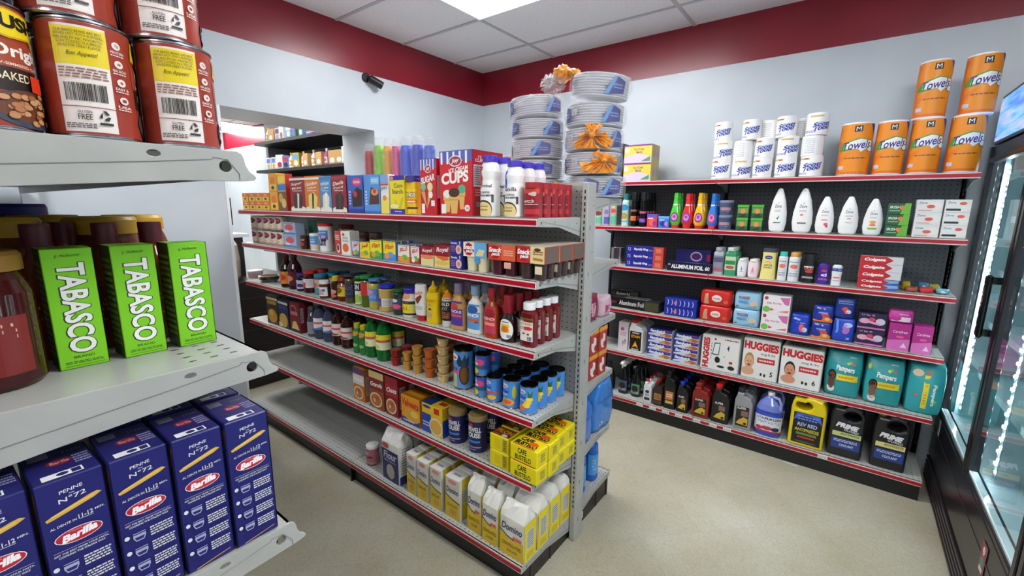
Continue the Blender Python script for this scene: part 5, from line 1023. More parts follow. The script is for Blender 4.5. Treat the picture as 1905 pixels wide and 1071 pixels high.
scott2 = [E(.68, .42, .26, .17, 'c8d4ec'), T('Scott', .4, .38, .97, .6, '2c3290', .14, .03, .25), T('1000', .45, .2, .93, .37, '2c3290', .12, .03, .2), R(.3, .82, .7, .9, 'd8b46a'), Ln(.1, .08, .5, .2, 2, '5a6ab8')]
K('tp', 'toilet_paper_roll', 'toilet paper', 'toilet paper roll, logo facing out', roll('toilet_paper_roll', scott)); K('tp2', 'toilet_paper_roll', 'toilet paper', 'toilet paper roll, logo turned right', roll('toilet_paper_roll', scott2)); K('tp3', 'toilet_paper_roll', 'toilet paper', 'toilet paper roll, plain side out', roll('toilet_paper_roll', [Ln(.3, .1, .6, .9, 8, 'c8ccd4'), R(.05, .1, .1, .2, 'd8b46a')]))
K('towel', 'paper_towel_roll', 'paper towel', 'orange paper towel roll', roll('paper_towel_roll', [Pg([(.2, 1), (.8, 1), (.95, .8), (.9, .4), (.8, .05), (.2, .05), (.1, .7)], 'eb8f1c'), Pg([(.78, 1), (1, 1), (1, .72), (.93, .78)], '3a3488'), R(.44, .84, .6, .96, '24211e'), T('M', .47, .86, .57, .94, 'f0ece4', 0, 0), Pg([(.1, .47), (.22, .62), (.55, .72), (.85, .68), (.9, .55), (.75, .5), (.62, .44), (.55, .5), (.3, .47)], '4a9a3a'), Pg([(.25, .5), (.3, .62), (.58, .7), (.86, .66), (.88, .55), (.72, .5), (.62, .44), (.55, .5)], 'f0eeea'), T('Towels', .24, .5, .82, .66, '2c2a86', .05, .015, .2), E(.84, .5, .1, .06, '3a3a40'), E(.84, .5, .085, .048, 'f4f4f2'), Ln(.3, .3, .75, .34, 1, '8a4a2a'), R(.16, .1, .3, .17, 'c8c8e0')], ground='e0701c'))
K('spr1', 'air_freshener_can', 'can', 'green and pink spray can', jar('c8c8b0', '2a2a2c', None, [R(0, 0, 1, .35, '6ac0a0'), E(.5, .55, .4, .12, '8a3a34'), R(0, .7, 1, .9, 'b8b88a')], AER, .8, .7, (.05, .72), 'cap', 'air_freshener_can'))
K('spr2', 'air_freshener_can', 'can', 'purple spray can', jar('b8a8c8', '3a3a44', None, [R(0, 0, 1, .35, '5a62a8'), E(.5, .6, .3, .12, '8a7aa8')], AER, .8, .7, (.05, .72), 'cap', 'air_freshener_can'))
K('spr3', 'air_freshener_can', 'can', 'floral spray can with pink cap', jar('b8bc98', 'e88ad0', None, [R(0, 0, 1, .35, '6ac0a0'), E(.55, .6, .3, .1, 'd8504a')], AER, .8, .7, (.05, .72), 'cap', 'air_freshener_can'))
K('spr4', 'body_spray_bottle', 'bottle', 'pale aqua bottle with teal cap', jar('bcdcd8', '2a7a78', None, [E(.5, .78, .38, .14, '3a8ac0'), E(.5, .4, .35, .15, 'b8a04a'), Ln(.1, .1, .9, .2, 1, '5a9a9a')], AER, .82, .75, (.05, .72), 'cap', 'body_spray_bottle'))
K('blk1', 'hair_spray_can', 'can', 'black spray can with orange band', jar('121114:g', '161518', None, [R(.1, .18, .9, .38, 'd8703a'), R(.1, .58, .9, .66, 'a86a4a')], AER, .8, .8, (.05, .72), 'cap', 'hair_spray_can'))
K('blk2', 'hair_spray_can', 'can', 'black spray can with purple band', jar('121114:g', '161518', None, [R(.1, .12, .9, .28, '8a5ac8'), R(.1, .5, .9, .6, 'c05a8a')], AER, .8, .8, (.05, .72), 'cap', 'hair_spray_can'))
K('smb1', 'small_tub', 'box', 'pink and red detergent pod box', box(.06, 'd8405a', [R(0, .8, 1, 1, '5a5ac8'), E(.5, .4, .3, .3, 'e86a4a'), Ln(.1, .6, .6, .75, 1, 'f4e4f0'), E(.75, .3, .15, .2, '7a3ab0')]))
K('smb2', 'small_tub', 'box', 'blue detergent pod box', box(.06, '3a7ad8', [R(0, .8, 1, 1, '6ab0ea'), E(.5, .35, .35, .25, '2a3aa0'), E(.75, .35, .15, .2, 'e07ac8'), Ln(.1, .6, .6, .75, 1, 'f4f4fa')]))
K('sv1', 'cleaner_bottle', 'bottle', 'green pear shaped fabric softener bottle', suav('4ac83a', '7a3a8a')); K('sv2', 'cleaner_bottle', 'bottle', 'red pear shaped fabric softener bottle', suav('e02a2e', '6a3ac0')); K('sv3', 'cleaner_bottle', 'bottle', 'yellow pear shaped fabric softener bottle', suav('f2bc12', '7a2a9a')); K('sv4', 'cleaner_bottle', 'bottle', 'blue pear shaped fabric softener bottle', suav('2a7ad8', 'd83a5a'))
K('gelj', 'hair_gel_jar', 'jar', 'grey blue hair gel jar', jar('5a6480:s', '8a90a8', '4a5470', [R(.2, .3, .8, .6, 'b88a9a'), Ln(.1, .1, .9, .25, 1, 'c8c8d8')], TUB, .85, 1.03, (.1, .8), nm='hair_gel_jar'))
K('grn', 'deodorant_box', 'box', 'small dark green air freshener box', box(.05, '2a5a3a', [R(.05, .35, .95, .75, '6a9a4a'), E(.5, .5, .2, .2, 'e08a4a'), R(0, .8, 1, 1, '4ab03a'), Pg([(.1, .05), (.9, .05), (.6, .35)], '1c3a2a')]))
K('dov1', 'body_wash_bottle', 'bottle', 'white body wash bottle with green leaf', dove('', [Pg([(.45, .3), (.65, .4), (.55, .26)], '3a8a5a'), R(.25, .16, .75, .19, 'b83a3a'), R(.45, .16, .75, .19, '3a8a5a')])); K('dov2', 'body_wash_bottle', 'bottle', 'tall white body wash bottle with brown stripe', dove('', [R(.22, .16, .78, .2, '7a5a4a'), E(.45, .42, .1, .03, 'e86a5a')]))
K('dov3', 'body_wash_bottle', 'bottle', 'white body wash bottle with pink petals', dove('', [E(.62, .22, .14, .06, 'e05a7a'), E(.7, .15, .1, .04, 'c83a5a'), R(.3, .36, .7, .39, 'e8644a')])); K('dov4', 'body_wash_bottle', 'bottle', 'plain white moisturising body wash bottle', dove('', [E(.6, .3, .2, .04, 'dcdcd8'), R(.4, .42, .65, .45, 'e8745a'), R(.3, .3, .5, .31, '8a7a6a')])); K('dov5', 'body_wash_bottle', 'bottle', 'white body wash bottle with green band', dove('', [R(.2, .1, .8, .17, '8ac04a'), E(.5, .36, .2, .06, 'e8a04a'), E(.5, .26, .2, .04, 'e8843a')]))
K('isp', 'soap_box', 'box', 'dark green soap bar box', box(.06, '1f5a34', [Pg([(.55, 0), (1, 0), (1, 1), (.75, 1)], '6ab83a'), T('IRISH', .1, .52, .55, .76, 'e8f0e8', 0, .02), Ln(.1, .25, .55, .4, 1, 'a8d0a8'), E(.62, .6, .1, .2, 'e8803a')], nm='soap_box'))
K('dvb', 'soap_box', 'box', 'white soap bar box with pink stripe', box(.07, 'e8e6e4', [T('Dove', .1, .66, .4, .84, '3a4a6a', 0, .01, .2), E(.72, .5, .28, .3, 'f0ece8'), E(.55, .45, .16, .14, 'e8604a'), R(.08, .1, .6, .18, 'd8a0a4')], nm='soap_box'))
K('dvc', 'soap_box', 'box', 'white soap bar box with black stripe', box(.07, 'e8e6e4', [T('Dove', .1, .7, .4, .86, '3a4a6a', 0, .01, .2), E(.8, .4, .2, .25, 'f0ece8'), E(.68, .7, .14, .13, 'e8604a'), R(.06, .14, .62, .3, '26262a')], nm='soap_box'))
K('foilr', 'foil_pan_ring', 'roll', 'round silver roll end behind the wrap boxes', lambda w, h: vessel('foil_pan', w, h, [(.9, 0), (1, .5), (1.02, 1), (.9, .9), (.85, .3), (0, .3)], 'b8b2b8:m', None, [], .6, 2, 20))
K('reyn', 'plastic_wrap_box', 'box', 'long blue plastic wrap box with red end', box(.05, '23288c', [R(.74, 0, 1, 1, 'c8483e'), T('Reynolds Wrap', .22, .3, .6, .75, 'f0f0f8', 0, .03, .15), T('7.5', .05, .3, .13, .75, 'c8d0f0', 0, .02), R(.8, .2, .94, .8, 'd8785a'), Ln(.62, .3, .72, .6, 2, '7a8ad8')], [R(0, 0, 1, 1, 'b83a34')], nm='plastic_wrap_box'))
K('foil', 'aluminum_foil_box', 'box', 'black aluminum foil box', box(.05, '15152c', [T('ALUMINUM FOIL', .1, .28, .84, .76, 'f0f0f6', 0, .04), T('60', .87, .3, .97, .72, 'f0f0f6', 0, .03), T('200', .02, .6, .08, .8, 'c8c8d8')], (), [R(0, 0, 1, 1, '24206a'), E(.55, .5, .16, .4, 'a8a0c0'), E(.55, .5, .13, .3, '3a1c5a')], nm='aluminum_foil_box'))
K('foil2', 'aluminum_foil_box', 'box', 'tall navy aluminum foil box with oval', box(.05, '1c1c5a', [T('ALUMINUM FOIL', .25, .06, .95, .32, 'b8b8d8', 0, .03), E(.6, .68, .17, .22, 'b0a8c4'), E(.6, .68, .14, .16, '4a1c5a'), R(.9, .5, 1, .8, '8a1c34')], nm='aluminum_foil_box'))
K('mwash', 'mouthwash_bottle', 'bottle', 'grey mouthwash bottle', jar('b4bcc0:s', 'a8b0b4', '8a8aa0', [R(.1, .6, .9, .9, '5a5a7a'), E(.5, .15, .3, .1, 'b8606a')], [(.95, 0), (1, .03), (1, .78), (.7, .87)], .87, .75, (.1, .7), 'cap', 'mouthwash_bottle', 130, 4, .6))
K('mwasg', 'mouthwash_bottle', 'bottle', 'green mouthwash bottle', jar('3a9a6a:s', 'c8d8cc', 'b8d8b0', [R(.1, .4, .9, .7, '3a8a4a'), E(.5, .2, .25, .12, 'c85a4a')], [(.95, 0), (1, .03), (1, .78), (.7, .87)], .87, .75, (.2, .68), 'cap', 'mouthwash_bottle', 110, 4, .6))
def ovalb(c, els): return lambda w, h: vessel('baby_lotion_bottle', w, h, [(.7, 0), (.9, .06), (1, .3), (1, .6), (.9, .84), (.6, .9)], c + ':s', (.88, 1, .75, 'f0eeee', [(1, 0), (.95, .8), (.8, 1), (0, 1)]), [(.12, .8, 95, None, els)], .6, 2.2, 20)
K('bab1', 'baby_lotion_bottle', 'bottle', 'white oval baby wash bottle', ovalb('eeeef0', [Pg([(.4, .35), (.6, .35), (.5, .7)], '6a8ab8'), Ln(.3, .2, .7, .3, 1, '8a9ac0')])); K('bab2', 'baby_lotion_bottle', 'bottle', 'pale pink oval baby lotion bottle', ovalb('f0dce0', [Pg([(.35, .3), (.65, .3), (.5, .7)], 'e88aa8'), Ln(.3, .15, .7, .25, 1, 'c87a9a')]))
K('vase', 'lotion_bottle', 'bottle', 'yellow lotion bottle with dark cap', lambda w, h: vessel('lotion_bottle', w, h, [(1, 0), (.98, .03), (.82, .7), (.84, .86), (.84, .87)], 'e8dc8a:s', (.87, 1, .86, '4a4a58', [(1, 0), (1, .9), (.9, 1), (0, 1)], 1), [(.1, .84, 110, None, [E(.5, .82, .26, .08, '24348a'), Ln(.36, .8, .64, .84, 1, 'e8ecf8'), T('cocoa', .25, .44, .75, .52, '4a4a1a', 0, .02), T('butter', .25, .34, .75, .42, '4a4a1a', 0, .02), Ln(.3, .56, .7, .66, 2, 'd8a44a')])], .55, 2.6, 22))
def spd(cap): return jar('e4e6ea:s', cap, None, [E(.5, .62, .25, .1, 'e87a64'), Ln(.2, .8, .8, .86, 1, '4a5a7a'), Ln(.2, .15, .8, .35, 2, '9aa4b8'), R(0, .42, 1, .43, 'b8bcc8')], [(.97, 0), (1, .03), (1, .8), (.9, .84)], .82, .82, (.04, .8), 'cap', 'deodorant_spray_can', 150)
K('deo1', 'deodorant_spray_can', 'can', 'white deodorant spray with turquoise cap', spd('3ac8b8')); K('deo2', 'deodorant_spray_can', 'can', 'white deodorant spray with gold cap', spd('e0aa5a'))
K('axe', 'body_wash_bottle', 'bottle', 'black body wash bottle', lambda w, h: vessel('body_wash_bottle', w, h, [(.95, 0), (.92, .05), (.96, .7), (1, .88)], '1a1a1c:s', (.88, 1, 1.0, '0e0e10', [(1, 0), (.94, .9), (.8, 1), (0, 1)], 1), [(.1, .7, 120, None, [T('MEN', .25, .72, .75, .82, 'f0f0f0', 0, .03), T('CARE', .25, .6, .75, .7, 'e87a5a', 0, .03), E(.55, .5, .2, .08, 'c83a3a'), R(.15, .1, .85, .2, 'a8a8ac')])], .6, 3, 22))
K('purp', 'deodorant_stick', 'bottle', 'purple deodorant stick', lambda w, h: vessel('deodorant_stick', w, h, [(.95, 0), (1, .05), (1, .75), (.9, .92), (.6, 1)], '4a1c8a:s', None, [(.08, .85, 120, None, [E(.55, .75, .15, .07, 'd84a6a'), T('d', .4, .4, .7, .6, 'e8dcf8', 0, .04), Ln(.2, .15, .8, .28, 2, 'a88ad8')])], .6, 3, 20))
K('roll', 'deodorant_stick', 'bottle', 'white roll-on deodorant with blue cap', lambda w, h: vessel('roll_on_deodorant', w, h, [(.9, 0), (.88, .4), (1, .7), (.95, .8)], 'e8eaee:s', (.8, 1, .95, 'e4e8f0', [(1, 0), (1, .6), (.7, 1), (0, 1)], 1), [(.7, .84, 150, '24348a', [Ln(.2, .3, .8, .7, 1, 'e8e8f4')]), (.1, .6, 110, None, [R(.2, .5, .8, .65, 'e8705a'), Ln(.2, .2, .8, .35, 2, '8a9ab8')])], .6, 3, 20))
K('colg', 'toothpaste_box', 'box', 'toothpaste box with red front', box(.05, 'd8d8dc:s', [Pg([(0, 0), (.6, 0), (.78, .55), (.62, 1), (0, 1)], 'c41c26'), T('Colgate', .1, .28, .6, .78, 'f8f4f4', 0, .04, .2)], [R(0, 0, 1, 1, 'c0c0c8')], nm='toothpaste_box'))
K('colb', 'toothpaste_box', 'box', 'toothpaste box with red front and blue end', box(.05, '3a62c0:s', [Pg([(0, 0), (.6, 0), (.78, .55), (.62, 1), (0, 1)], 'c41c26'), Pg([(.62, 1), (.78, .55), (.7, .3), (1, .5), (1, 1)], '8ab0e0'), T('Colgate', .1, .28, .6, .78, 'f8f4f4', 0, .04, .2)], [R(0, 0, 1, 1, '2a4aa0')], nm='toothpaste_box'))
def candy(c): return lambda w, h: softpack('toy_pack', w, .06, h, c + ':g', [E(.5, .5, .25, .25, 'f0e8d0')], (), (), .3, .01, ord(c[1]), 5)
for kk, c, d in (('cd1', 'c8a81e', 'small gold wrapped soap pack'), ('cd2', 'b8604a', 'small copper wrapped soap pack'), ('cd3', '3a7aa0', 'small blue wrapped soap pack'), ('cd4', 'd83a3a', 'small red wrapped soap pack'), ('cd5', 'a8a03a', 'small olive wrapped soap pack'), ('cd6', '7ab0c8', 'small pale blue wrapped soap pack')): K(kk, 'toy_pack', 'pack', d, candy(c))
K('foilk', 'foil_carton', 'box', 'long black foil carton', box(.05, '18181c', [T('Aluminum Foil', .2, .3, .7, .75, 'd8d8d4', 0, .02), R(.72, .1, .98, .9, '4a4a30'), Ln(.05, .3, .15, .7, 1, '8a3a3a')], (), [R(0, 0, 1, 1, '202024'), T('Aluminum Foil', .3, .3, .75, .7, 'c8c8c8', 0, .02)], nm='foil_carton'))
K('zipb', 'freezer_bags_box', 'box', 'blue freezer bags box', box(.14, '2234a8', [R(.0, 0, 1, .1, '15206a')] + [T(')', .08 + k * .13, .2, .13 + k * .13, .85, 'c8d0f4', 0, .03) for k in range(7)] + [E(.35, .5, .05, .2, 'e8742a')], (), [R(0, .1, 1, .9, '1c2a8c')], nm='freezer_bags_box'))
K('wred', 'wipes_pack', 'wipes', 'red baby wipes pack', wipes('d82c24', [E(.55, .5, .17, .22, 'f0e4e0'), T('HUGGIES', .44, .45, .66, .55, 'c02a2a', 0, .03), Pg([(.1, .1), (.28, .1), (.25, .8), (.15, .75)], 'd8a080'), E(.85, .3, .08, .12, 'e8604a')]))
K('wblu', 'wipes_pack', 'wipes', 'light blue baby wipes pack', wipes('9ccbe8', [T('HUGGIES', .15, .62, .6, .78, '8a3a4a', 0, .03), R(.15, .4, .55, .52, '5aa8e0'), E(.78, .35, .16, .2, 'e8c8a8'), Pg([(.4, .1), (.9, .1), (.9, .3)], '6ab4e0'), R(.05, .12, .15, .2, '4a6a8a')]))
K('wpnk', 'wipes_pack', 'wipes', 'white and pink baby wipes box', box(.11, 'eeeaec', [E(.12, .82, .07, .1, 'b83a4a'), Pg([(.6, .9), (.98, .95), (.95, .5), (.8, .55)], 'd070a8'), T('Ella Purity', .15, .48, .7, .62, 'c85a8a', .02, .02, .1), E(.15, .2, .14, .17, '7ac04a'), Pg([(.3, .3), (.45, .2), (.3, .12)], 'd84a7a'), Pg([(.55, .1), (.95, .1), (.95, .25)], 'e8808a')], nm='wipes_box'))
K('pad1', 'sanitary_pads_pack', 'pads pack', 'royal blue pads pack with pink flower', pads('1f3fb8', [T('Always', .1, .7, .5, .85, 'd8e4f8', -.05, .03, .2), E(.62, .35, .16, .2, 'e8607a'), E(.8, .28, .15, .12, 'd8e4f4'), T('32', .15, .2, .35, .35, 'c8d8f8', 0, .03), Ln(.3, .55, .8, .65, 1, '9ab0e8')]))
K('pad2', 'sanitary_pads_pack', 'pads pack', 'blue pads pack with orange wave', pads('24389c', [E(.5, .08, .55, .3, 'ec7a1e'), T('Always', .1, .76, .6, .9, 'e0e8f8', -.05, .03, .2), R(.25, .5, .75, .62, '8a9ae0'), E(.6, .42, .25, .1, 'd8484a'), E(.75, .2, .14, .1, 'e8c08a')]))
K('pad3', 'sanitary_pads_pack', 'pads pack', 'dark blue pads pack on top', pads('1c3590', [Ln(.1, .7, .9, .9, 2, '8aa0d8'), E(.5, .4, .2, .18, 'd84a4a'), E(.7, .35, .15, .1, 'd8dcf0')]))
K('pad4', 'sanitary_pads_pack', 'pads pack', 'large royal blue pads pack', pads('2448c0', [Pg([(.08, .95), (.2, .95), (.26, .5), (.12, .1), (.05, .1), (.16, .5)], '6a9af0'), E(.6, .55, .2, .2, 'b070c8'), E(.7, .75, .22, .1, 'c8d0f8'), T('28', .66, .1, .84, .2, 'd8e4f8', 0, .03), R(.1, .15, .2, .3, 'e8ecf4')]))
K('padk', 'sanitary_pads_box', 'pads pack', 'dark purple overnight pads box', box(.1, '251640:s', [T('U by K', .12, .8, .6, .92, 'c8a8d0', 0, .03), E(.25, .5, .2, .16, 'e8a8c8'), E(.8, .52, .17, .2, 'd8c8e0'), Pg([(.25, .6), (.8, .4), (.8, .3), (.3, .42)], 'e0a0c8'), E(.5, .62, .12, .12, 'd83a5a'), R(.0, .04, 1, .14, 'd070b8')], (), [R(.05, .1, .95, .9, '1c1030')], nm='sanitary_pads_box'))
K('care', 'liners_box', 'pads pack', 'magenta pantiliners box', box(.07, 'b8208a:s', [Pg([(0, 0), (1, 0), (1, .45), (0, .35)], 'e070c0'), T('Carefree', .2, .64, .85, .74, 'f0c0e0', .0, .02, .15), E(.55, .5, .18, .05, 'e85aa0'), Pg([(.6, .12), (.9, .12), (.75, .3)], 'f4d8ec')], [R(0, 0, 1, 1, '9c1874')], [R(0, 0, 1, 1, 'a81c80')], nm='liners_box'))
K('caret', 'liners_pack', 'pads pack', 'pink wrapped liners pack lying on top', pads('cc3a9c', [R(.08, .1, .92, .5, 'f0dcec'), Ln(.2, .6, .8, .8, 1, 'e8a8d8')]))
K('cartp', 'detergent_carton', 'carton', 'white and pink detergent carton', box(.1, 'e4d8dc', [E(.4, .75, .2, .06, 'b05a7a'), T('V', .45, .15, .6, .32, '5a2a7a', 0, .05), T('W', .65, .2, .8, .4, '5a2a7a', 0, .05), Ln(.2, .5, .8, .65, 3, 'c88aa8')], nm='detergent_carton'))
K('quart', 'bleach_jug', 'jug', 'white jug with red cap and black label', oilq('e4e4e2', 'c8201c', [R(0, 0, 1, 1, '1c1814'), R(.2, .88, .8, .95, 'c8c4b8'), T('STAIN', .12, .66, .88, .8, 'f0a81e', 0, .04), Pg([(.2, .1), (.5, .5), (.8, .1), (.5, .25)], 'e8781e'), Pg([(.3, .15), (.5, .4), (.7, .15), (.5, .22)], 'f4c83a'), R(.2, .02, .8, .08, 'd8d0c0')]))
K('sand', 'sandwich_bags_box', 'box', 'blue and white sandwich bags box', box(.12, 'd8dcea', [Pg([(0, .3), (.45, .55), (1, .62), (1, 1), (0, 1)], '2234a0'), T('Sandwich', .06, .5, .72, .92, 'f4f4fa', -.04, .05, .25), E(.8, .3, .2, .24, 'b86a3a'), E(.62, .22, .14, .14, 'd8a05a'), Ln(.75, .8, .95, .95, 1, 'd84a5a'), R(0, 0, .3, .1, '5a6ac0')], (), [R(0, 0, 1, 1, '2a3068')], nm='sandwich_bags_box'))
K('hug1', 'diaper_box', 'diapers', 'white diaper box with red vertical lettering', diaper_box([T('HUGGIES', .05, .05, .22, .92, 'c8262e', -90, .06), T('snug & dry', .25, .3, .3, .8, '5a5a60', -90, .01), T('4', .68, .62, .74, .78, '1c1c20', 0, .03), Pg([(.3, .45), (.48, .45), (.5, .82), (.34, .8)], '3a4a50'), Pg([(.32, .48), (.46, .48), (.48, .79), (.36, .77)], 'e8f0f0'), E(.36, .9, .03, .03, 'c8262e'), E(.62, .44, .02, .02, 'c8b04a'), E(.8, .3, .05, .04, 'c83a30'), E(.45, .32, .07, .09, '1c1a1c'), E(.82, .15, .09, .06, '2a2426'), E(.55, .14, .1, .035, '2a2426'), Ln(.6, .9, .95, .95, 1, '8a2a2a')]))
K('hug2', 'diaper_box', 'diapers', 'white diaper box with laughing blond baby', diaper_box([T('HUGGIES', .03, .72, .97, .92, 'c8262e', -.02, .06), T('snug & dry', .5, .6, .9, .68, '4a4a4e', 0, .01), R(.42, .42, .9, .55, 'c8323a'), Ln(.47, .45, .85, .52, 1, 'f4dcdc'), T('5', .8, .12, .87, .24, '1c1c20', 0, .03), E(.56, .14, .03, .04, '1c1a1c'), E(.66, .13, .03, .04, '1c1a1c')] + baby(.2, .42, .17, 'e0ac86', 'b8864a', 1.25)))
K('hug3', 'diaper_box', 'diapers', 'white diaper box with dark haired baby', diaper_box([T('HUGGIES', .03, .74, .99, .94, 'c8262e', -.02, .06), T('snug & dry', .5, .62, .92, .69, '4a4a4e', 0, .01), R(.46, .42, .92, .56, 'c8323a'), Ln(.5, .45, .88, .53, 1, 'f4dcdc'), T('6', .8, .14, .88, .26, '1c1c20', 0, .03), E(.58, .16, .03, .04, '1c1a1c'), E(.67, .15, .03, .04, '1c1a1c')] + baby(.24, .42, .17, 'd89a78', '221614', 1.25)))
pamp = [T('Pampers', .28, .56, .82, .72, 'f0f4f4', -.03, .04, .1), E(.62, .78, .05, .03, 'c8d83a'), E(.68, .8, .05, .03, '8ac83a'), E(.78, .78, .05, .03, 'e86a7a'), R(.32, .38, .93, .52, 'f0d83a'), Ln(.38, .42, .82, .49, 1, 'c8a01e'), Ln(.65, .9, .85, .93, 1, 'e8f4f4')]
def tot(cx, cy, s, skin, hair): return [E(cx, cy - 2.5 * s, 1.0 * s, .7 * s, 'eceaea'), E(cx, cy - 1.3 * s, .8 * s, 1.3 * s, skin), E(cx, cy + .2 * s, 1.0 * s, 1.0 * s, hair), E(cx, cy, .72 * s, .78 * s, skin), E(cx - .25 * s, cy + .1 * s, .1 * s, .1 * s, '1c1210'), E(cx + .25 * s, cy + .1 * s, .1 * s, .1 * s, '1c1210'), E(cx, cy - .3 * s, .2 * s, .1 * s, '7a2a24')]
K('pam1', 'diaper_pack', 'diapers', 'teal diaper pack with standing toddler', pampers(1, pamp + tot(.18, .46, .12, '6a4030', '1c1412')))
K('pam2', 'diaper_pack', 'diapers', 'teal diaper pack with curly haired toddler', pampers(5, pamp + [E(.06, .82, .05, .06, 'd0e05a')] + tot(.22, .42, .12, '8a5a42', '1c1412')))
K('pam3', 'diaper_pack', 'diapers', 'teal diaper pack turned on its side', pampers(9, [T('Pampers', .66, .2, .8, .66, 'f0f4f4', 90, .04, .1), R(.42, .12, .58, .82, 'f0d83a'), Ln(.46, .2, .54, .7, 8, 'c8a01e'), E(.22, .85, .16, .07, 'e8c8a8'), E(.52, .88, .08, .05, 'b87a5a'), E(.24, .4, .05, .03, 'e8505a'), E(.8, .3, .05, .03, '8ac83a')]))
K('spgy', 'cleaner_bottle', 'jug', 'dark grey round cleaner bottle', jar('232427:g', '18181a', 'd8d8d4', [Ln(.1, .2, .9, .8, 3, '5a5a5a')], [(.8, 0), (1, .06), (1, .45), (.6, .75), (.35, .88)], .88, .35, (.25, .55), 'cap', 'cleaner_bottle', 60))
K('spr_b', 'spray_bottle', 'bottle', 'black spray bottle with blue label', spray('1c1e22', '4a5a80', 'e8e8ea')); K('spr_g', 'spray_bottle', 'bottle', 'black spray bottle with green label', spray('1a1c1c', '5a8a6a', '1a1a1c'))
K('addw', 'fuel_additive_bottle', 'bottle', 'small white additive bottle with red cap', oilq('e4e4e8', 'b82028', [E(.5, .75, .3, .12, '2a2a3a'), R(.1, .1, .9, .3, '2a2a3a'), Ln(.2, .4, .8, .6, 2, '5a5a6a')]))
K('addb', 'fuel_additive_bottle', 'bottle', 'brown additive bottle with red cap', oilq('3a241a', 'a81c1c', [R(.05, .3, .95, .75, 'b88a4a'), Ln(.15, .35, .85, .7, 3, '3a2a1a'), R(.05, .05, .95, .2, '5a3a24')]))
K('oilk', 'motor_oil_bottle', 'bottle', 'black motor oil bottle with orange label', oilq('161618', '141416', [R(.1, .3, .9, .7, 'c87a4a'), R(.1, .12, .9, .25, 'd8b84a'), Ln(.2, .4, .8, .6, 2, 'f0e0d0')]))
def moil(c, cap): return oilq(c, cap, [R(.06, .0, .9, .86, '1c1818'), T('SUPER', .12, .74, .7, .84, 'e8e0e0', 0, .03), R(.4, .45, .84, .68, '8a6a5a'), Pg([(.1, .1), (.86, .06), (.86, .36), (.6, .42), (.3, .28)], 'd8b43a'), E(.7, .14, .1, .06, '2a2420')])
K('oil1', 'motor_oil_bottle', 'bottle', 'black motor oil bottle with blue cap', moil('17171a', '1c3ac8')); K('oil2', 'motor_oil_bottle', 'bottle', 'brick red motor oil bottle', moil('8e2420', '8e2420')); K('oil3', 'motor_oil_bottle', 'bottle', 'black motor oil bottle with red cap', moil('17171a', 'c8241e')); K('oil4', 'motor_oil_bottle', 'bottle', 'silver motor oil bottle', moil('9a9ca0', '2a2a2e'))
def washer(w, h):
    root = vessel('washer_fluid_jug', w, h, [(.9, 0), (1, .03), (1, .52), (.96, .6)], '3a52c0:g', None, [(.1, .48, 150, 'e4e8f2', [T('STARKLEEN', .22, .78, .9, .92, '24306a', 0, .03), Ln(.25, .55, .85, .7, 2, '4a5a8a'), E(.3, .22, .12, .12, 'c03a4a'), E(.5, .26, .12, .12, 'c03a4a'), E(.72, .24, .14, .13, '2a2a5a'), R(0, 0, 1, .1, 'b03a4a')])], .72, 2.6, 26)
    mb = MB(); lathe(mb, [(.96, 0), (.8, .4), (.35, .85), (.2, .95), (.2, 1)], w / 2, h * .33, '7484d0:g', .8, 2.2, 24, h * .6); mb.obj('upper_shell', root)
    mb = MB(); tube(mb, [(w * .08, -.02, h * .92), (w * .3, -.025, h * .9), (w * .4, -.028, h * .8), (w * .4, -.03, h * .66), (w * .36, -.03, h * .6)], w * .06, '98a4e0:s', 10); mb.obj('handle', root)
    mb = MB(); lathe(mb, [(1, 0), (1, .9), (.9, 1), (0, 1)], w * .13, h * .075, 'f0f0f2', seg=18, z0=h * .925); mb.obj('cap', root)
    return root
K('wash', 'washer_fluid_jug', 'jug', 'blue windshield washer fluid jug', washer)
K('yjug', 'antifreeze_jug', 'jug', 'bright yellow antifreeze jug', jug('e8d012', 'f0f0f0', [R(0, 0, 1, 1, '14141c'), Pg([(.0, .72), (.1, .98), (.9, .98), (1, .72), (.8, .85), (.2, .85)], '4a6ad0'), E(.5, .78, .36, .16, '1c2450'), Ln(.15, .76, .85, .92, 2, '7a9af0'), T('REV RED', .16, .56, .84, .68, 'c8d4ec', .0, .02, .1), T('ANTIFREEZE', .08, .4, .92, .5, 'd8c43a', 0, .03), R(.15, .28, .85, .36, '6a8a3a'), R(.2, .18, .8, .24, 'b83a2a'), E(.5, .06, .4, .03, '5a5a4a')], 'antifreeze_jug', (.1, .06, .92, .66), .8, .36))
prime = lambda b: [T('PRIME', .1, .8, .9, .97, 'f0f0f4', -.06, .06, .35), T('GUARD', .4, .7, .9, .78, 'd0d0d4', -.05, .03, .35), R(.02, .5, 1, .66, b), T('ANTIFREEZE', .3, .56, .95, .63, '3a3a2a', 0, .02), R(.02, .08, 1, .44, '24408c'), Ln(.1, .3, .9, .4, 2, 'd8dce8'), T('COOLANT', .3, .16, .8, .24, 'e8ecf4', 0, .02)]
K('prm1', 'antifreeze_jug', 'jug', 'black antifreeze jug with green cap', jug('1b1b1e', '1c7a3a', prime('c8d48a'), 'antifreeze_jug')); K('prm2', 'antifreeze_jug', 'jug', 'black antifreeze jug with yellow cap', jug('1b1b1e', 'e0c81e', prime('e0d488'), 'antifreeze_jug'))
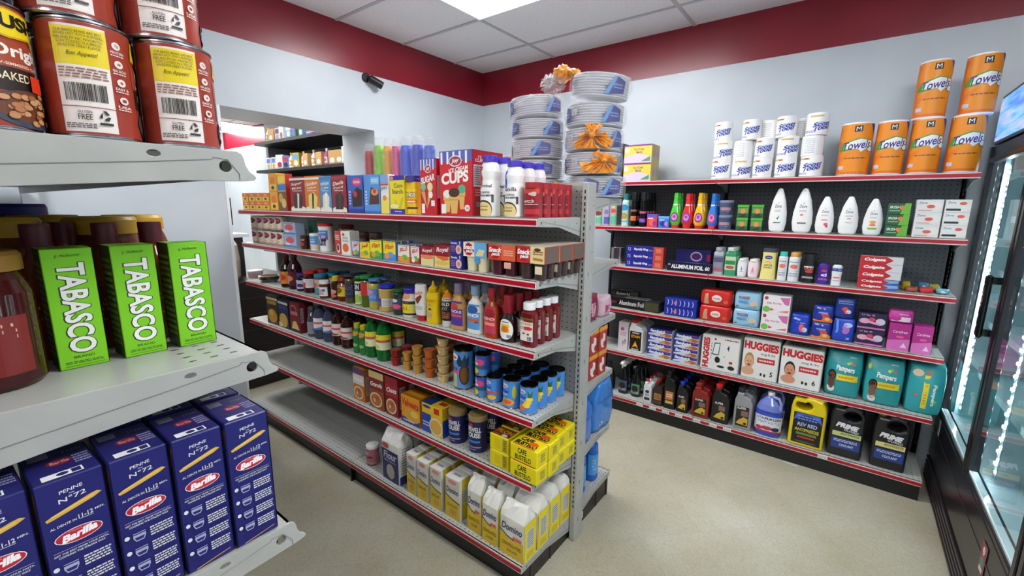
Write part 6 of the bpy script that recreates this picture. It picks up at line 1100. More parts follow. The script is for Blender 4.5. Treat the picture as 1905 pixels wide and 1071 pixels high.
# shelf, kind, x of the centre, set-back from the shelf edge, width, height, rows deep, stacked high, row pitch (metres)
STOCK = [
('G1', 'cocoa', -3.4532, 0.030, 0.1029, 0.0580, 2, 2, 0.055),
('G1', 'cocoa', -3.3465, 0.030, 0.0987, 0.0575, 2, 2, 0.055),
('G1', 'cocoa', -3.2440, 0.030, 0.0949, 0.0570, 2, 2, 0.055),
('G1', 'cocoa', -3.1403, 0.030, 0.1017, 0.0565, 2, 2, 0.055),
('G1', 'yelbox', -3.0228, 0.030, 0.1123, 0.1187, 1, 2, 0.055),
('G1', 'rooibos', -2.9035, 0.030, 0.1165, 0.2286, 1, 1, 0.050),
('G1', 'cake1', -2.7113, 0.030, 0.1742, 0.2047, 2, 1, 0.045),
('G1', 'cake2', -2.5393, 0.030, 0.1612, 0.2036, 2, 1, 0.045),
('G1', 'cake3', -2.3947, 0.030, 0.1121, 0.1990, 2, 1, 0.045),
('G1', 'cake4', -2.2570, 0.030, 0.1482, 0.1985, 2, 1, 0.045),
('G1', 'brown1', -2.1038, 0.030, 0.1373, 0.1935, 1, 1, 0.050),
('G1', 'brown2', -1.9588, 0.030, 0.1335, 0.1924, 2, 1, 0.050),
('G1', 'jiffy', -1.8537, 0.030, 0.0646, 0.1888, 1, 1, 0.045),
('G1', 'starch', -1.7532, 0.028, 0.1139, 0.1802, 2, 1, 0.050),
('G1', 'argo', -1.6749, 0.028, 0.0747, 0.1782, 1, 1, 0.050),
('G1', 'cones', -1.5331, 0.028, 0.1125, 0.2477, 1, 1, 0.065),
('G1', 'cups', -1.3655, 0.030, 0.1941, 0.2715, 2, 1, 0.105),
('G1', 'creamr', -1.1978, 0.030, 0.0868, 0.2421, 2, 1, 0.085),
('G1', 'creamb', -1.0704, 0.030, 0.0831, 0.2152, 3, 1, 0.075),
('G1', 'spice', -0.9802, 0.030, 0.0688, 0.1317, 5, 1, 0.056),
('G1', 'cupr', -2.3232, 0.250, 0.0754, 0.3723, 1, 1, 0.100),
('G1', 'cupg', -2.2323, 0.250, 0.0828, 0.3993, 1, 1, 0.100),
('G1', 'cupy', -2.1409, 0.250, 0.0637, 0.3873, 1, 1, 0.100),
('G1', 'cupp', -2.0699, 0.250, 0.0659, 0.3822, 1, 1, 0.100),
('G1', 'cupb', -1.9918, 0.250, 0.0850, 0.3813, 1, 1, 0.100),
('G1', 'cupb2', -1.8960, 0.250, 0.0790, 0.3776, 1, 1, 0.100),
('G1', 'cupw', -1.8014, 0.250, 0.0754, 0.3665, 1, 1, 0.100),
('G2', 'milk', -3.3939, 0.030, 0.0604, 0.0974, 1, 2, 0.060),
('G2', 'milk', -3.2910, 0.030, 0.0611, 0.0984, 1, 2, 0.060),
('G2', 'milk', -3.1964, 0.030, 0.0616, 0.0994, 1, 2, 0.060),
('G2', 'milk', -3.1030, 0.030, 0.0622, 0.1004, 1, 2, 0.060),
('G2', 'milk', -3.0140, 0.030, 0.0628, 0.1013, 1, 2, 0.060),
('G2', 'gel', -2.8504, 0.030, 0.1577, 0.0812, 1, 2, 0.060),
('G2', 'cocoaj', -2.7144, 0.030, 0.0520, 0.0839, 1, 1, 0.070),
('G2', 'tubw', -2.5979, 0.030, 0.0637, 0.1025, 1, 1, 0.070),
('G2', 'tubw', -2.9716, 0.140, 0.0675, 0.1110, 1, 1, 0.070),
('G2', 'tealb', -2.8705, 0.170, 0.0785, 0.1870, 1, 1, 0.100),
('G2', 'fluff', -2.4919, 0.030, 0.0848, 0.1655, 1, 1, 0.120),
('G2', 'redc', -2.3003, 0.030, 0.0560, 0.1295, 1, 1, 0.100),
('G2', 'orac', -2.2218, 0.030, 0.0935, 0.1328, 1, 1, 0.100),
('G2', 'bktub', -2.5550, 0.200, 0.0945, 0.1524, 1, 1, 0.100),
('G2', 'orcan', -2.3652, 0.140, 0.0754, 0.1212, 1, 1, 0.100),
('G2', 'backcan', -2.3281, 0.180, 0.0725, 0.1169, 1, 1, 0.100),
('G2', 'backcan', -2.2246, 0.200, 0.0722, 0.1163, 1, 1, 0.100),
('G2', 'jel1', -2.1268, 0.030, 0.0686, 0.0826, 1, 1, 0.030),
('G2', 'jel2', -2.0446, 0.030, 0.0889, 0.0821, 2, 1, 0.040),
('G2', 'jel3', -1.9454, 0.030, 0.1032, 0.0972, 3, 1, 0.040),
('G2', 'jel4', -1.8346, 0.030, 0.1062, 0.0977, 3, 1, 0.040),
('G2', 'jel5', -1.7242, 0.030, 0.0917, 0.0860, 3, 1, 0.040),
('G2', 'jel6', -1.6398, 0.030, 0.0663, 0.0841, 2, 1, 0.040),
('G2', 'royal', -1.5548, 0.030, 0.0883, 0.0895, 2, 1, 0.035),
('G2', 'royal2', -1.4568, 0.030, 0.0977, 0.1023, 2, 1, 0.035),
('G2', 'pudb', -1.3662, 0.030, 0.0744, 0.0635, 2, 2, 0.055),
('G2', 'snack1', -1.2562, 0.030, 0.1368, 0.1253, 2, 1, 0.110),
('G2', 'snack2', -1.1028, 0.020, 0.1407, 0.1244, 3, 1, 0.104),
('G2', 'snack3', -0.9528, 0.010, 0.1335, 0.1286, 3, 1, 0.103),
('G3', 'whtub', -3.5652, 0.040, 0.1084, 0.0602, 1, 1, 0.100),
('G3', 'pie', -3.3319, 0.020, 0.1420, 0.0450, 1, 1, 0.100),
('G3', 'syr1', -3.0167, 0.030, 0.0898, 0.2200, 1, 1, 0.060),
('G3', 'syr2', -2.9099, 0.030, 0.0905, 0.2377, 1, 1, 0.060),
('G3', 'grape', -2.8054, 0.030, 0.0731, 0.1165, 2, 1, 0.070),
('G3', 'straw', -2.7144, 0.030, 0.0883, 0.1413, 2, 1, 0.080),
('G3', 'pbut', -2.6185, 0.050, 0.0798, 0.1278, 3, 1, 0.080),
('G3', 'jamw', -2.4838, 0.005, 0.0665, 0.1071, 1, 1, 0.070),
('G3', 'sauc', -2.3945, 0.030, 0.0582, 0.1408, 1, 1, 0.060),
('G3', 'honey', -2.3260, 0.030, 0.0703, 0.1515, 1, 1, 0.060),
('G3', 'olive', -2.2465, 0.030, 0.0701, 0.1661, 2, 1, 0.070),
('G3', 'pick1', -2.1578, 0.035, 0.0469, 0.1654, 1, 1, 0.070),
('G3', 'pick2', -2.0931, 0.030, 0.0661, 0.1757, 2, 1, 0.070),
('G3', 'pepp', -2.0179, 0.030, 0.0697, 0.1651, 2, 1, 0.070),
('G3', 'arti', -1.9264, 0.030, 0.0899, 0.1440, 1, 1, 0.080),
('G3', 'caper', -1.8132, 0.030, 0.0655, 0.1357, 2, 1, 0.065),
('G3', 'mayo', -1.7320, 0.030, 0.0910, 0.1475, 2, 1, 0.080),
('G3', 'cream', -1.6284, 0.030, 0.0757, 0.1793, 1, 1, 0.070),
('G3', 'must', -1.5436, 0.030, 0.0869, 0.2062, 2, 1, 0.070),
('G3', 'blk', -1.4512, 0.030, 0.0559, 0.1735, 2, 1, 0.070),
('G3', 'dre1', -1.3767, 0.030, 0.0893, 0.2142, 3, 1, 0.065),
('G3', 'dre2', -1.2753, 0.030, 0.0899, 0.2158, 3, 1, 0.065),
('G3', 'dre3', -1.1781, 0.030, 0.0792, 0.2183, 3, 1, 0.065),
('G3', 'bbq', -1.0895, 0.030, 0.0824, 0.1961, 4, 1, 0.063),
('G3', 'ketch', -0.9837, 0.030, 0.0781, 0.1817, 4, 1, 0.057),
('G4', 'rice1', -3.1938, 0.030, 0.1613, 0.2067, 1, 1, 0.040),
('G4', 'rice2', -3.0319, 0.030, 0.1515, 0.1974, 2, 1, 0.050),
('G4', 'rice3', -2.8724, 0.030, 0.1373, 0.1996, 2, 1, 0.050),
('G4', 'greyb', -2.7084, 0.030, 0.0675, 0.1979, 1, 1, 0.060),
('G4', 'juic1', -2.6280, 0.030, 0.0883, 0.2079, 1, 1, 0.090),
('G4', 'juic1', -2.5188, 0.030, 0.0891, 0.2098, 1, 1, 0.090),
('G4', 'juic2', -2.4165, 0.030, 0.0779, 0.2079, 2, 1, 0.090),
('G4', 'juic2', -2.3201, 0.030, 0.0826, 0.1955, 2, 1, 0.090),
('G4', 'lemon', -2.1962, 0.030, 0.0539, 0.1746, 1, 1, 0.060),
('G4', 'lemon', -2.1361, 0.030, 0.0459, 0.1815, 1, 1, 0.060),
('G4', 'limeb', -2.0734, 0.030, 0.0821, 0.2225, 2, 1, 0.090),
('G4', 'limeb', -1.9728, 0.030, 0.0937, 0.2213, 2, 1, 0.090),
('G4', 'cupred', -1.8543, 0.030, 0.0599, 0.0455, 3, 2, 0.075),
('G4', 'cupyel', -1.7531, 0.030, 0.0478, 0.0490, 2, 2, 0.075),
('G4', 'cupyel', -1.6764, 0.030, 0.0563, 0.0482, 1, 3, 0.075),
('G4', 'cupora', -1.5871, 0.030, 0.0590, 0.0491, 3, 3, 0.075),
('G4', 'cupmix', -1.4913, 0.030, 0.0632, 0.0451, 1, 5, 0.075),
('G4', 'dole', -1.3728, 0.030, 0.0965, 0.1946, 2, 1, 0.100),
('G4', 'dole2', -1.2406, 0.030, 0.0698, 0.0991, 2, 2, 0.075),
('G4', 'fc1', -1.1650, 0.020, 0.0721, 0.1158, 4, 1, 0.073),
('G4', 'fc2', -1.0699, 0.020, 0.0801, 0.1285, 4, 1, 0.073),
('G4', 'fc3', -0.9802, 0.020, 0.0781, 0.1258, 4, 1, 0.073),
('G5', 'cer1', -2.1728, 0.030, 0.1136, 0.2001, 1, 1, 0.060),
('G5', 'cer2', -2.0024, 0.030, 0.1353, 0.2195, 1, 1, 0.065),
('G5', 'cer3', -1.8679, 0.030, 0.1077, 0.2235, 3, 1, 0.065),
('G5', 'velv', -1.7134, 0.030, 0.1522, 0.1540, 2, 1, 0.080),
('G5', 'mac', -1.5483, 0.030, 0.1556, 0.1543, 3, 1, 0.080),
('G5', 'maxw', -1.4124, 0.030, 0.0888, 0.1668, 2, 1, 0.110),
('G5', 'maxw', -1.2804, 0.030, 0.0899, 0.1808, 2, 1, 0.110),
('G5', 'pilon', -1.1063, 0.015, 0.1079, 0.0760, 3, 2, 0.083),
('G5', 'bust', -0.9666, 0.005, 0.1479, 0.0777, 4, 2, 0.080),
('G6', 'salt', -2.0460, 0.040, 0.0741, 0.1181, 1, 1, 0.100),
('G6', 'flour', -1.8204, 0.030, 0.1515, 0.2886, 2, 1, 0.110),
('G6', 'sugbox', -1.6500, 0.030, 0.0695, 0.2248, 4, 1, 0.078),
('G6', 'sugbox', -1.5639, 0.030, 0.0802, 0.2172, 4, 1, 0.078),
('G6', 'sugbox', -1.4671, 0.030, 0.0918, 0.2117, 4, 1, 0.078),
('G6', 'sugbox', -1.3516, 0.030, 0.0984, 0.2125, 4, 1, 0.078),
('G6', 'sugbag', -1.2142, 0.030, 0.0818, 0.2588, 2, 1, 0.100),
('G6', 'sugbag', -1.1109, 0.020, 0.0896, 0.2369, 2, 1, 0.100),
('G6', 'sugbag', -0.9846, 0.015, 0.1300, 0.2345, 4, 1, 0.098),
('W1', 'trashd', -1.4767, 0.060, 0.0843, 0.2813, 1, 1, 0.170),
('W1', 'trash', -1.3067, 0.040, 0.2146, 0.1307, 1, 2, 0.170),
('W1', 'tp', -0.7392, 0.040, 0.1189, 0.1326, 1, 1, 0.110),
('W1', 'tp2', -0.6145, 0.040, 0.1159, 0.1258, 1, 1, 0.110),
('W1', 'tp', -0.4948, 0.040, 0.1109, 0.1237, 1, 1, 0.110),
('W1', 'tp', -0.3679, 0.040, 0.1174, 0.1237, 1, 1, 0.110),
('W1', 'tp', -0.2346, 0.040, 0.1260, 0.1188, 2, 1, 0.110),
('W1', 'towel', -0.0346, 0.050, 0.1537, 0.2922, 1, 1, 0.140),
('W1', 'towel', 0.1200, 0.050, 0.1361, 0.2872, 1, 1, 0.140),
('W1', 'towel', 0.2651, 0.050, 0.1352, 0.2874, 1, 1, 0.140),
('W1', 'towel', 0.4166, 0.050, 0.1326, 0.2820, 1, 1, 0.140),
('W2', 'spr1', -1.6031, 0.030, 0.0504, 0.2228, 1, 1, 0.050),
('W2', 'spr2', -1.5342, 0.030, 0.0463, 0.2337, 1, 1, 0.050),
('W2', 'spr3', -1.4776, 0.030, 0.0476, 0.2555, 1, 1, 0.050),
('W2', 'spr4', -1.3840, 0.030, 0.0548, 0.2437, 2, 1, 0.055),
('W2', 'blk1', -1.3150, 0.030, 0.0484, 0.2538, 3, 1, 0.060),
('W2', 'blk2', -1.2442, 0.030, 0.0529, 0.2531, 4, 1, 0.060),
('W2', 'smb1', -1.1611, 0.020, 0.0764, 0.0942, 1, 1, 0.060),
('W2', 'smb2', -1.0765, 0.020, 0.0767, 0.0802, 1, 1, 0.060),
('W2', 'sv1', -1.0075, 0.030, 0.0795, 0.2459, 3, 1, 0.060),
('W2', 'sv2', -0.9242, 0.030, 0.0761, 0.2401, 3, 1, 0.060),
('W2', 'sv3', -0.8431, 0.030, 0.0756, 0.2443, 3, 1, 0.060),
('W2', 'sv4', -0.7567, 0.030, 0.0666, 0.2385, 3, 1, 0.060),
('W2', 'gelj', -0.6779, 0.030, 0.0875, 0.0974, 1, 2, 0.080),
('W2', 'grn', -0.5696, 0.040, 0.0696, 0.0831, 1, 2, 0.060),
('W2', 'grn', -0.4862, 0.040, 0.0714, 0.0834, 1, 2, 0.060),
('W2', 'dov1', -0.3725, 0.030, 0.1004, 0.2671, 1, 1, 0.070),
('W2', 'dov2', -0.2422, 0.030, 0.1087, 0.2653, 1, 1, 0.070),
('W2', 'dov3', -0.1289, 0.030, 0.0943, 0.2164, 1, 1, 0.070),
('W2', 'dov4', -0.0157, 0.030, 0.0966, 0.2159, 1, 1, 0.070),
('W2', 'dov5', 0.0952, 0.030, 0.0916, 0.2032, 1, 1, 0.070),
('W2', 'isp', 0.1978, 0.030, 0.0982, 0.0596, 1, 3, 0.060),
('W2', 'dvb', 0.3182, 0.030, 0.1069, 0.0661, 1, 3, 0.070),
('W2', 'dvc', 0.4257, 0.030, 0.0997, 0.0660, 1, 3, 0.070),
('W3', 'foilr', -1.4721, 0.120, 0.1049, 0.1267, 1, 1, 0.100),
('W3', 'reyn', -1.2062, 0.030, 0.2950, 0.0529, 1, 3, 0.055),
('W3', 'foil', -0.8772, 0.020, 0.3081, 0.0637, 1, 1, 0.060),
('W3', 'foil2', -0.8683, 0.080, 0.2426, 0.1558, 2, 1, 0.060),
('W3', 'mwash', -0.6898, 0.030, 0.0667, 0.1840, 2, 1, 0.080),
('W3', 'mwasg', -0.6142, 0.030, 0.0741, 0.1885, 3, 1, 0.070),
('W3', 'bab1', -0.5429, 0.030, 0.0590, 0.1205, 2, 1, 0.070),
('W3', 'bab2', -0.4767, 0.030, 0.0640, 0.1207, 2, 1, 0.070),
('W3', 'vase', -0.3918, 0.030, 0.0913, 0.1974, 2, 1, 0.070),
('W3', 'deo1', -0.3133, 0.030, 0.0521, 0.1808, 1, 1, 0.060),
('W3', 'deo2', -0.2522, 0.030, 0.0626, 0.1801, 2, 1, 0.060),
('W3', 'axe', -0.1747, 0.030, 0.0779, 0.1760, 2, 1, 0.060),
('W3', 'purp', -0.0985, 0.030, 0.0624, 0.1244, 2, 1, 0.060),
('W3', 'roll', -0.0332, 0.030, 0.0534, 0.1217, 1, 1, 0.060),
('W3', 'colb', 0.1579, 0.030, 0.1840, 0.0287, 1, 2, 0.055),
('W3', 'cd1', 0.2880, 0.100, 0.0280, 0.0485, 1, 1, 0.050),
('W3', 'cd2', 0.3095, 0.050, 0.0455, 0.0273, 1, 1, 0.050),
('W3', 'cd3', 0.3635, 0.130, 0.0424, 0.0438, 1, 1, 0.050),
('W3', 'cd4', 0.3711, 0.050, 0.0470, 0.0305, 1, 1, 0.050),
('W3', 'cd5', 0.4083, 0.130, 0.0355, 0.0411, 1, 1, 0.050),
('W3', 'cd6', 0.4361, 0.060, 0.0455, 0.0250, 1, 1, 0.050),
('W4', 'foilk', -1.2633, 0.030, 0.4141, 0.0812, 2, 1, 0.055),
('W4', 'foilk', -1.3938, 0.150, 0.2396, 0.0583, 1, 2, 0.060),
('W4', 'zipb', -0.9141, 0.030, 0.2296, 0.0646, 1, 2, 0.150),
('W4', 'wred', -0.6839, 0.030, 0.2008, 0.1113, 1, 2, 0.120),
('W4', 'wblu', -0.4878, 0.030, 0.1548, 0.1162, 1, 2, 0.120),
('W4', 'wpnk', -0.3192, 0.030, 0.1568, 0.1174, 1, 2, 0.120),
('W4', 'pad1', -0.1803, 0.030, 0.0972, 0.1319, 1, 1, 0.080),
('W4', 'pad2', -0.0702, 0.030, 0.1001, 0.1022, 1, 2, 0.080),
('W4', 'pad4', 0.0382, 0.030, 0.1024, 0.1400, 1, 1, 0.080),
('W4', 'padk', 0.1614, 0.030, 0.1301, 0.0976, 1, 2, 0.100),
('W4', 'care', 0.2880, 0.030, 0.0974, 0.1562, 1, 1, 0.080),
('W4', 'care', 0.3848, 0.030, 0.0839, 0.1563, 1, 1, 0.080),
('W5', 'cartp', -1.3477, 0.060, 0.0814, 0.2252, 1, 1, 0.100),
('W5', 'quart', -1.2354, 0.040, 0.1141, 0.2603, 5, 1, 0.080),
('W5', 'sand', -1.0474, 0.040, 0.1799, 0.0559, 1, 4, 0.130),
('W5', 'sand', -0.8546, 0.040, 0.1730, 0.0550, 1, 4, 0.130),
('W5', 'hug1', -0.6185, 0.030, 0.2536, 0.2510, 1, 1, 0.200),
('W5', 'hug2', -0.3740, 0.030, 0.2172, 0.2780, 1, 1, 0.200),
('W5', 'hug3', -0.1427, 0.030, 0.2288, 0.2613, 1, 1, 0.200),
('W5', 'pam1', 0.0709, 0.030, 0.1833, 0.2789, 1, 1, 0.200),
('W5', 'pam2', 0.2602, 0.030, 0.1814, 0.2762, 1, 1, 0.200),
('W5', 'pam3', 0.4389, 0.030, 0.1636, 0.2792, 1, 1, 0.200),
('W6', 'spgy', -1.4411, 0.050, 0.1082, 0.2331, 1, 1, 0.120),
('W6', 'spr_b', -1.3100, 0.030, 0.0813, 0.2910, 4, 1, 0.085),
('W6', 'spr_g', -1.2048, 0.030, 0.0793, 0.2789, 3, 1, 0.090),
('W6', 'addw', -1.0878, 0.020, 0.0634, 0.1794, 4, 1, 0.078),
('W6', 'addb', -1.0068, 0.020, 0.0700, 0.1888, 3, 1, 0.070),
('W6', 'oilk', -0.9214, 0.020, 0.0842, 0.2853, 5, 1, 0.075),
('W6', 'oil1', -0.8267, 0.020, 0.0839, 0.2246, 4, 1, 0.080),
('W6', 'oil2', -0.7027, 0.020, 0.1177, 0.2463, 4, 1, 0.080),
('W6', 'oil3', -0.5721, 0.020, 0.1143, 0.2704, 4, 1, 0.080),
('W6', 'oil4', -0.4308, 0.020, 0.1126, 0.2823, 4, 1, 0.080),
('W6', 'wash', -0.2833, 0.020, 0.1638, 0.2896, 2, 1, 0.130),
('W6', 'yjug', -0.0687, 0.020, 0.1899, 0.3383, 1, 1, 0.140),
('W6', 'prm1', 0.1263, 0.030, 0.1712, 0.3346, 1, 1, 0.140),
('W6', 'prm2', 0.3273, 0.030, 0.1627, 0.3370, 1, 1, 0.140)]
# shelf, kind, x, set-back, width, height, height of its base above the shelf, stacked high
ON_TOP = [
('W1', 'tp2', -0.7370, 0.040, 0.1120, 0.1180, 0.1190, 1),
('W1', 'tp3', -0.6152, 0.040, 0.1120, 0.1180, 0.1190, 1),
('W1', 'tp', -0.4931, 0.040, 0.1120, 0.1180, 0.1190, 1),
('W1', 'tp2', -0.3673, 0.040, 0.1120, 0.1180, 0.1190, 1),
('W1', 'tp3', -0.2409, 0.040, 0.1120, 0.1180, 0.1190, 1),
('W1', 'tp', -0.7441, 0.040, 0.1120, 0.1180, 0.2380, 1),
('W1', 'tp', -0.5764, 0.040, 0.1120, 0.1180, 0.2380, 1),
('W1', 'tp3', -0.4891, 0.100, 0.1120, 0.1180, 0.2380, 1),
('W1', 'tp', -0.3867, 0.040, 0.1120, 0.1180, 0.2380, 1),
('W1', 'tp3', -0.3139, 0.140, 0.1120, 0.1180, 0.2380, 1),
('W1', 'tp2', -0.2295, 0.040, 0.1120, 0.1180, 0.2380, 1),
('W1', 'towel', 0.2556, 0.050, 0.1350, 0.2800, 0.2820, 1),
('W1', 'towel', 0.4337, 0.050, 0.1350, 0.2800, 0.2820, 1),
('W3', 'colg', 0.1601, 0.030, 0.1891, 0.0428, 0.0585, 3),
('W4', 'pad3', 0.0303, 0.030, 0.0909, 0.1224, 0.1410, 1),
('W4', 'caret', 0.2830, 0.030, 0.1022, 0.0690, 0.1580, 1)]
# ---------------------------------------------------------------- stocking the shelves
SH = {}
for i in range(6):
    SH['G%d' % (i + 1)] = (GY if i < 5 else 1.292, GZ[i], ('top', 'second', 'third', 'fourth', 'fifth', 'bottom')[i] + ' middle shelf')
    SH['W%d' % (i + 1)] = (WY if i < 5 else 3.127, WZ[i], ('top', 'second', 'third', 'fourth', 'fifth', 'bottom')[i] + ' wall shelf')
bpy.context.view_layer.update()
rnd = random.Random(5)
PROTO = {}
stocked = []           # (object, kind, shelf, x, row, layer)
def miny(o):
    m = min(v.co.y for v in o.data.vertices)
    for c in o.children: m = min(m, min(v.co.y for v in c.data.vertices))
    return m
def make(kind, w, h):
    key = (kind, round(w / .012), round(h / .02))
    nm, cat, desc, f = KIND[kind]
    if key in PROTO: return copy_tree(PROTO[key]), PROTO[key]
    PROTO[key] = f(w, h); PROTO[key].name = nm
    return PROTO[key], PROTO[key]
def put(o, kind, sh, x, y, z, row, lay, rz=0):
    o.location = (x, y, z); o.rotation_euler = (0, 0, rz)
    stocked.append((o, kind, sh, x, row, lay))
for sh, kind, x, d, w, h, rows, high, pitch in STOCK:
    yf_, z_, _ = SH[sh]
    w *= .93 if kind[:3] == 'pam' else .975
    hh = h if high == 1 else h * .992
    for r_ in range(rows):
        for l_ in range(high):
            o, p = make(kind, w, hh)
            ph = max(v.co.z for v in p.data.vertices)
            yy = yf_ + d - miny(p) + r_ * pitch
            j = 0 if high > 1 or kind in ('sand', 'zipb') else .03
            xx = x + (rnd.uniform(-.002, .002) if r_ else 0)
            rz = rnd.uniform(-j, j)
            if kind == 'bust': rz = (-.03, .02, -.02, 0)[r_]; xx += (0, .004, -.003, -.006)[r_]
            put(o, kind, sh, xx, yy, z_ + .0006 + l_ * (h if high > 1 else 0), r_, l_, rz)
for sh, kind, x, d, w, h, z0, high in ON_TOP:
    yf_, z_, _ = SH[sh]
    for l_ in range(high):
        o, p = make(kind, w * .99, h * .99)
        put(o, kind, sh, x, yf_ + d - miny(p), z_ + z0 + .001 + l_ * h, 0, 1 + l_ + (1 if z0 > .25 and kind[:2] == 'tp' else 0) + (1 if kind == 'colg' else 0), rnd.uniform(-.05, .05) if kind != 'colg' else 0)

# each label singles out one thing: look first, then the place among its look-alikes on the same shelf
seen = {}
for t in stocked: seen.setdefault((KIND[t[1]][2], t[2]), []).append(t)
ORD = ['first', 'second', 'third', 'fourth', 'fifth', 'sixth', 'seventh', 'eighth']
for (desc, sh), ts in seen.items():
    xs = []
    for t in sorted(ts, key=lambda t: t[3]):
        if not xs or t[3] - xs[-1] > .025: xs.append(t[3])
    nrow = max(t[4] for t in ts) + 1; nlay = max(t[5] for t in ts) + 1
    for o, kind, sh_, x, row, lay in ts:
        i = min(range(len(xs)), key=lambda q: abs(xs[q] - x))
        s = desc
        if len(xs) > 1: s += ', ' + ('%s from left' % ORD[i] if len(xs) > 2 else ('left one', 'right one')[i])
        if nrow > 1: s += ', ' + (('front' if row == 0 else ORD[row]) + ' row')
        if nlay > 1: s += ', ' + (('bottom' if lay == 0 else 'top' if lay == nlay - 1 else 'layer ' + ('one', 'two', 'three', 'four', 'five')[lay]) + ('' if 0 < lay < nlay - 1 else ' layer'))
        s += ', ' + SH[sh][2]
        tag(o, s, KIND[kind][1], (desc + 's on the ' + SH[sh][2]) if len(ts) > 1 else None)
    # a kind that also stands on another shelf keeps the shelf name in its label
# ================================================================ foam plates in clear bags on top of the middle rack
_mats['ribbon'] = mat_noise('orange_ribbon_film', 'e8871c', 'f6ae4e', 30, .18, .8, 4, .01)
def crumple(mb, c, s, mat, seed, amp=.45):
    rnd = random.Random(seed)
    bm = bmesh.new(); bmesh.ops.create_icosphere(bm, subdivisions=4, radius=1)
    for v in bm.verts:
        n = noise.noise(v.co * 3.1 + Vector((seed * 3.7, 0, 0))) * amp + noise.noise(v.co * 7.3 + Vector((0, seed, 0))) * amp * .6
        v.co = Vector((c[0] + v.co.x * s[0] * (1 + n), c[1] + v.co.y * s[1] * (1 + n), c[2] + v.co.z * s[2] * (1 + n)))
    mb.bm(bm, mat, True)
def plates(r=.14, h=.095, seed=1, tie=None, blue=(20, 120)):
    mb = MB(); n = 9; prof = [(.70, 0)]
    for k in range(n):
        z0 = k / n
        prof += [(.86, z0 + .25 / n), (1.0, z0 + .55 / n), (1.0, z0 + .72 / n), (.88, z0 + .9 / n)]
    prof += [(.95, 1), (.6, .98), (0, .97)]
    lathe(mb, prof, r * .93, h, 'f6f6fa', seg=36); root = mb.obj('foam_plates_pack')
    mb = MB()
    for k, a in enumerate(blue):
        def fm(u, v, l):
            t = math.radians(-90 + a + (u - .5) * 46); return (r * .965 * math.cos(t), r * .965 * math.sin(t), h * (.12 + v * .8))
        decor(mb, [Pg([(.2, 0), (.95, .12), (1, .75), (.55, .95), (.05, .35)], '18217e'), Pg([(0, .0), (.2, 0), (.55, .95), (.4, .95)], '5a98d8'), Ln(.4, .3, .85, .6, 2, '8a9ad8')], fm, n=5)
    def fm(u, v, l):
        t = math.radians(-120 + (u - .5) * 14); return (r * .962 * math.cos(t), r * .962 * math.sin(t), h * (.45 + v * .25))
    decor(mb, [R(0, 0, 1, 1, 'f4f4f6'), Bc(.05, .1, .95, .9, 10, '4a4a7a')], fm, n=3)
    mb.obj('label', root)
    mb = MB(); rnd = random.Random(seed); seg = 40; rows = []
    for t, q in ((0, .72), (.03, .93), (.2, 1.0), (.5, 1.03), (.8, 1.02), (.98, .97), (1.03, .8), (1.05, .4), (1.05, .02)):
        rows.append([((r * q + noise.noise(Vector((math.cos(6.283 * i / seg) * 4 + seed, math.sin(6.283 * i / seg) * 4, t * 3))) * .011 * (q > .1)) * math.cos(2 * PI * i / seg), (r * q + noise.noise(Vector((math.cos(6.283 * i / seg) * 4 + seed, math.sin(6.283 * i / seg) * 4, t * 3))) * .011 * (q > .1)) * math.sin(2 * PI * i / seg), t * h + (rnd.uniform(-.002, .002) if .1 < t else 0)) for i in range(seg)])
    for k in range(len(rows) - 1): mb.add(rows[k] + rows[k + 1], [(i, (i + 1) % seg, seg + (i + 1) % seg, seg + i) for i in range(seg)], 'f6f8fc:c', False)
    mb.obj('clear_bag', root)
    if tie:
        a, sz = tie; a = math.radians(-90 + a); rr = r * 1.03; c, s = math.cos(a), math.sin(a)
        mb = MB(); q = random.Random(seed + 3)
        # knot with radiating gathered folds of orange film
        for k in range(22):
            th = 2 * PI * k / 22 + q.uniform(-.2, .2); L = sz * q.uniform(.6, 1.1) * (1.35 if math.sin(th) < -.2 else 1); w2 = q.uniform(.14, .32)
            pts = []
            for (f, g, dd) in ((0, 0, .016), (.45, -w2 * .5, .020), (1, -w2, .004), (.9, 0, .012), (1, w2, .004), (.45, w2 * .5, .016)):
                u = math.cos(th + g) * L * f; v = math.sin(th + g) * L * f * .8 - f * .008
                ang = a + u / rr
                pts.append(((rr + dd) * math.cos(ang), (rr + dd) * math.sin(ang), max(.002, h * .55 + v)))
            mb.add(pts, [(0, 1, 2, 3), (0, 3, 4, 5)], 'ribbon')
        crumple(mb, (rr * 1.07 * c, rr * 1.07 * s, h * .58), (.016, .016, .013), 'ribbon', seed)
        mb.obj('ribbon_tie', root)
    return root
zt = 1.6415
pl = []
def plate_at(x, y, z, rz, tilt, lab, **k):
    o = plates(**k); o.location = (x, y, z); o.rotation_euler = (tilt[0], tilt[1], rz); tag(o, lab, 'foam plates', 'foam plate packs on the middle rack'); return o
PX, PY = -1.03, 1.99
plate_at(PX + .01, PY + .02, zt, 0, (0, 0), 'bottom foam plate pack of the right stack on the middle rack', seed=2, h=.10, blue=(10, 60), r=.142)
plate_at(PX, PY, zt + .106, .3, (.0, 0), 'foam plate pack with orange knot, second of the right stack', seed=3, h=.10, tie=(28, .075), blue=(80, -80))
plate_at(PX - .005, PY, zt + .214, .1, (0, .0), 'foam plate pack with large orange knot, middle of right stack', seed=4, h=.10, tie=(20, .085), blue=(75, -100))
plate_at(PX + .0, PY, zt + .322, .2, (0, .03), 'foam plate pack second from top of the right stack', seed=5, h=.10, blue=(50, -60))
plate_at(PX + .015, PY, zt + .45, -.2, (0, .12), 'tilted topmost foam plate pack with orange bow', seed=6, h=.10, blue=(70, -140))
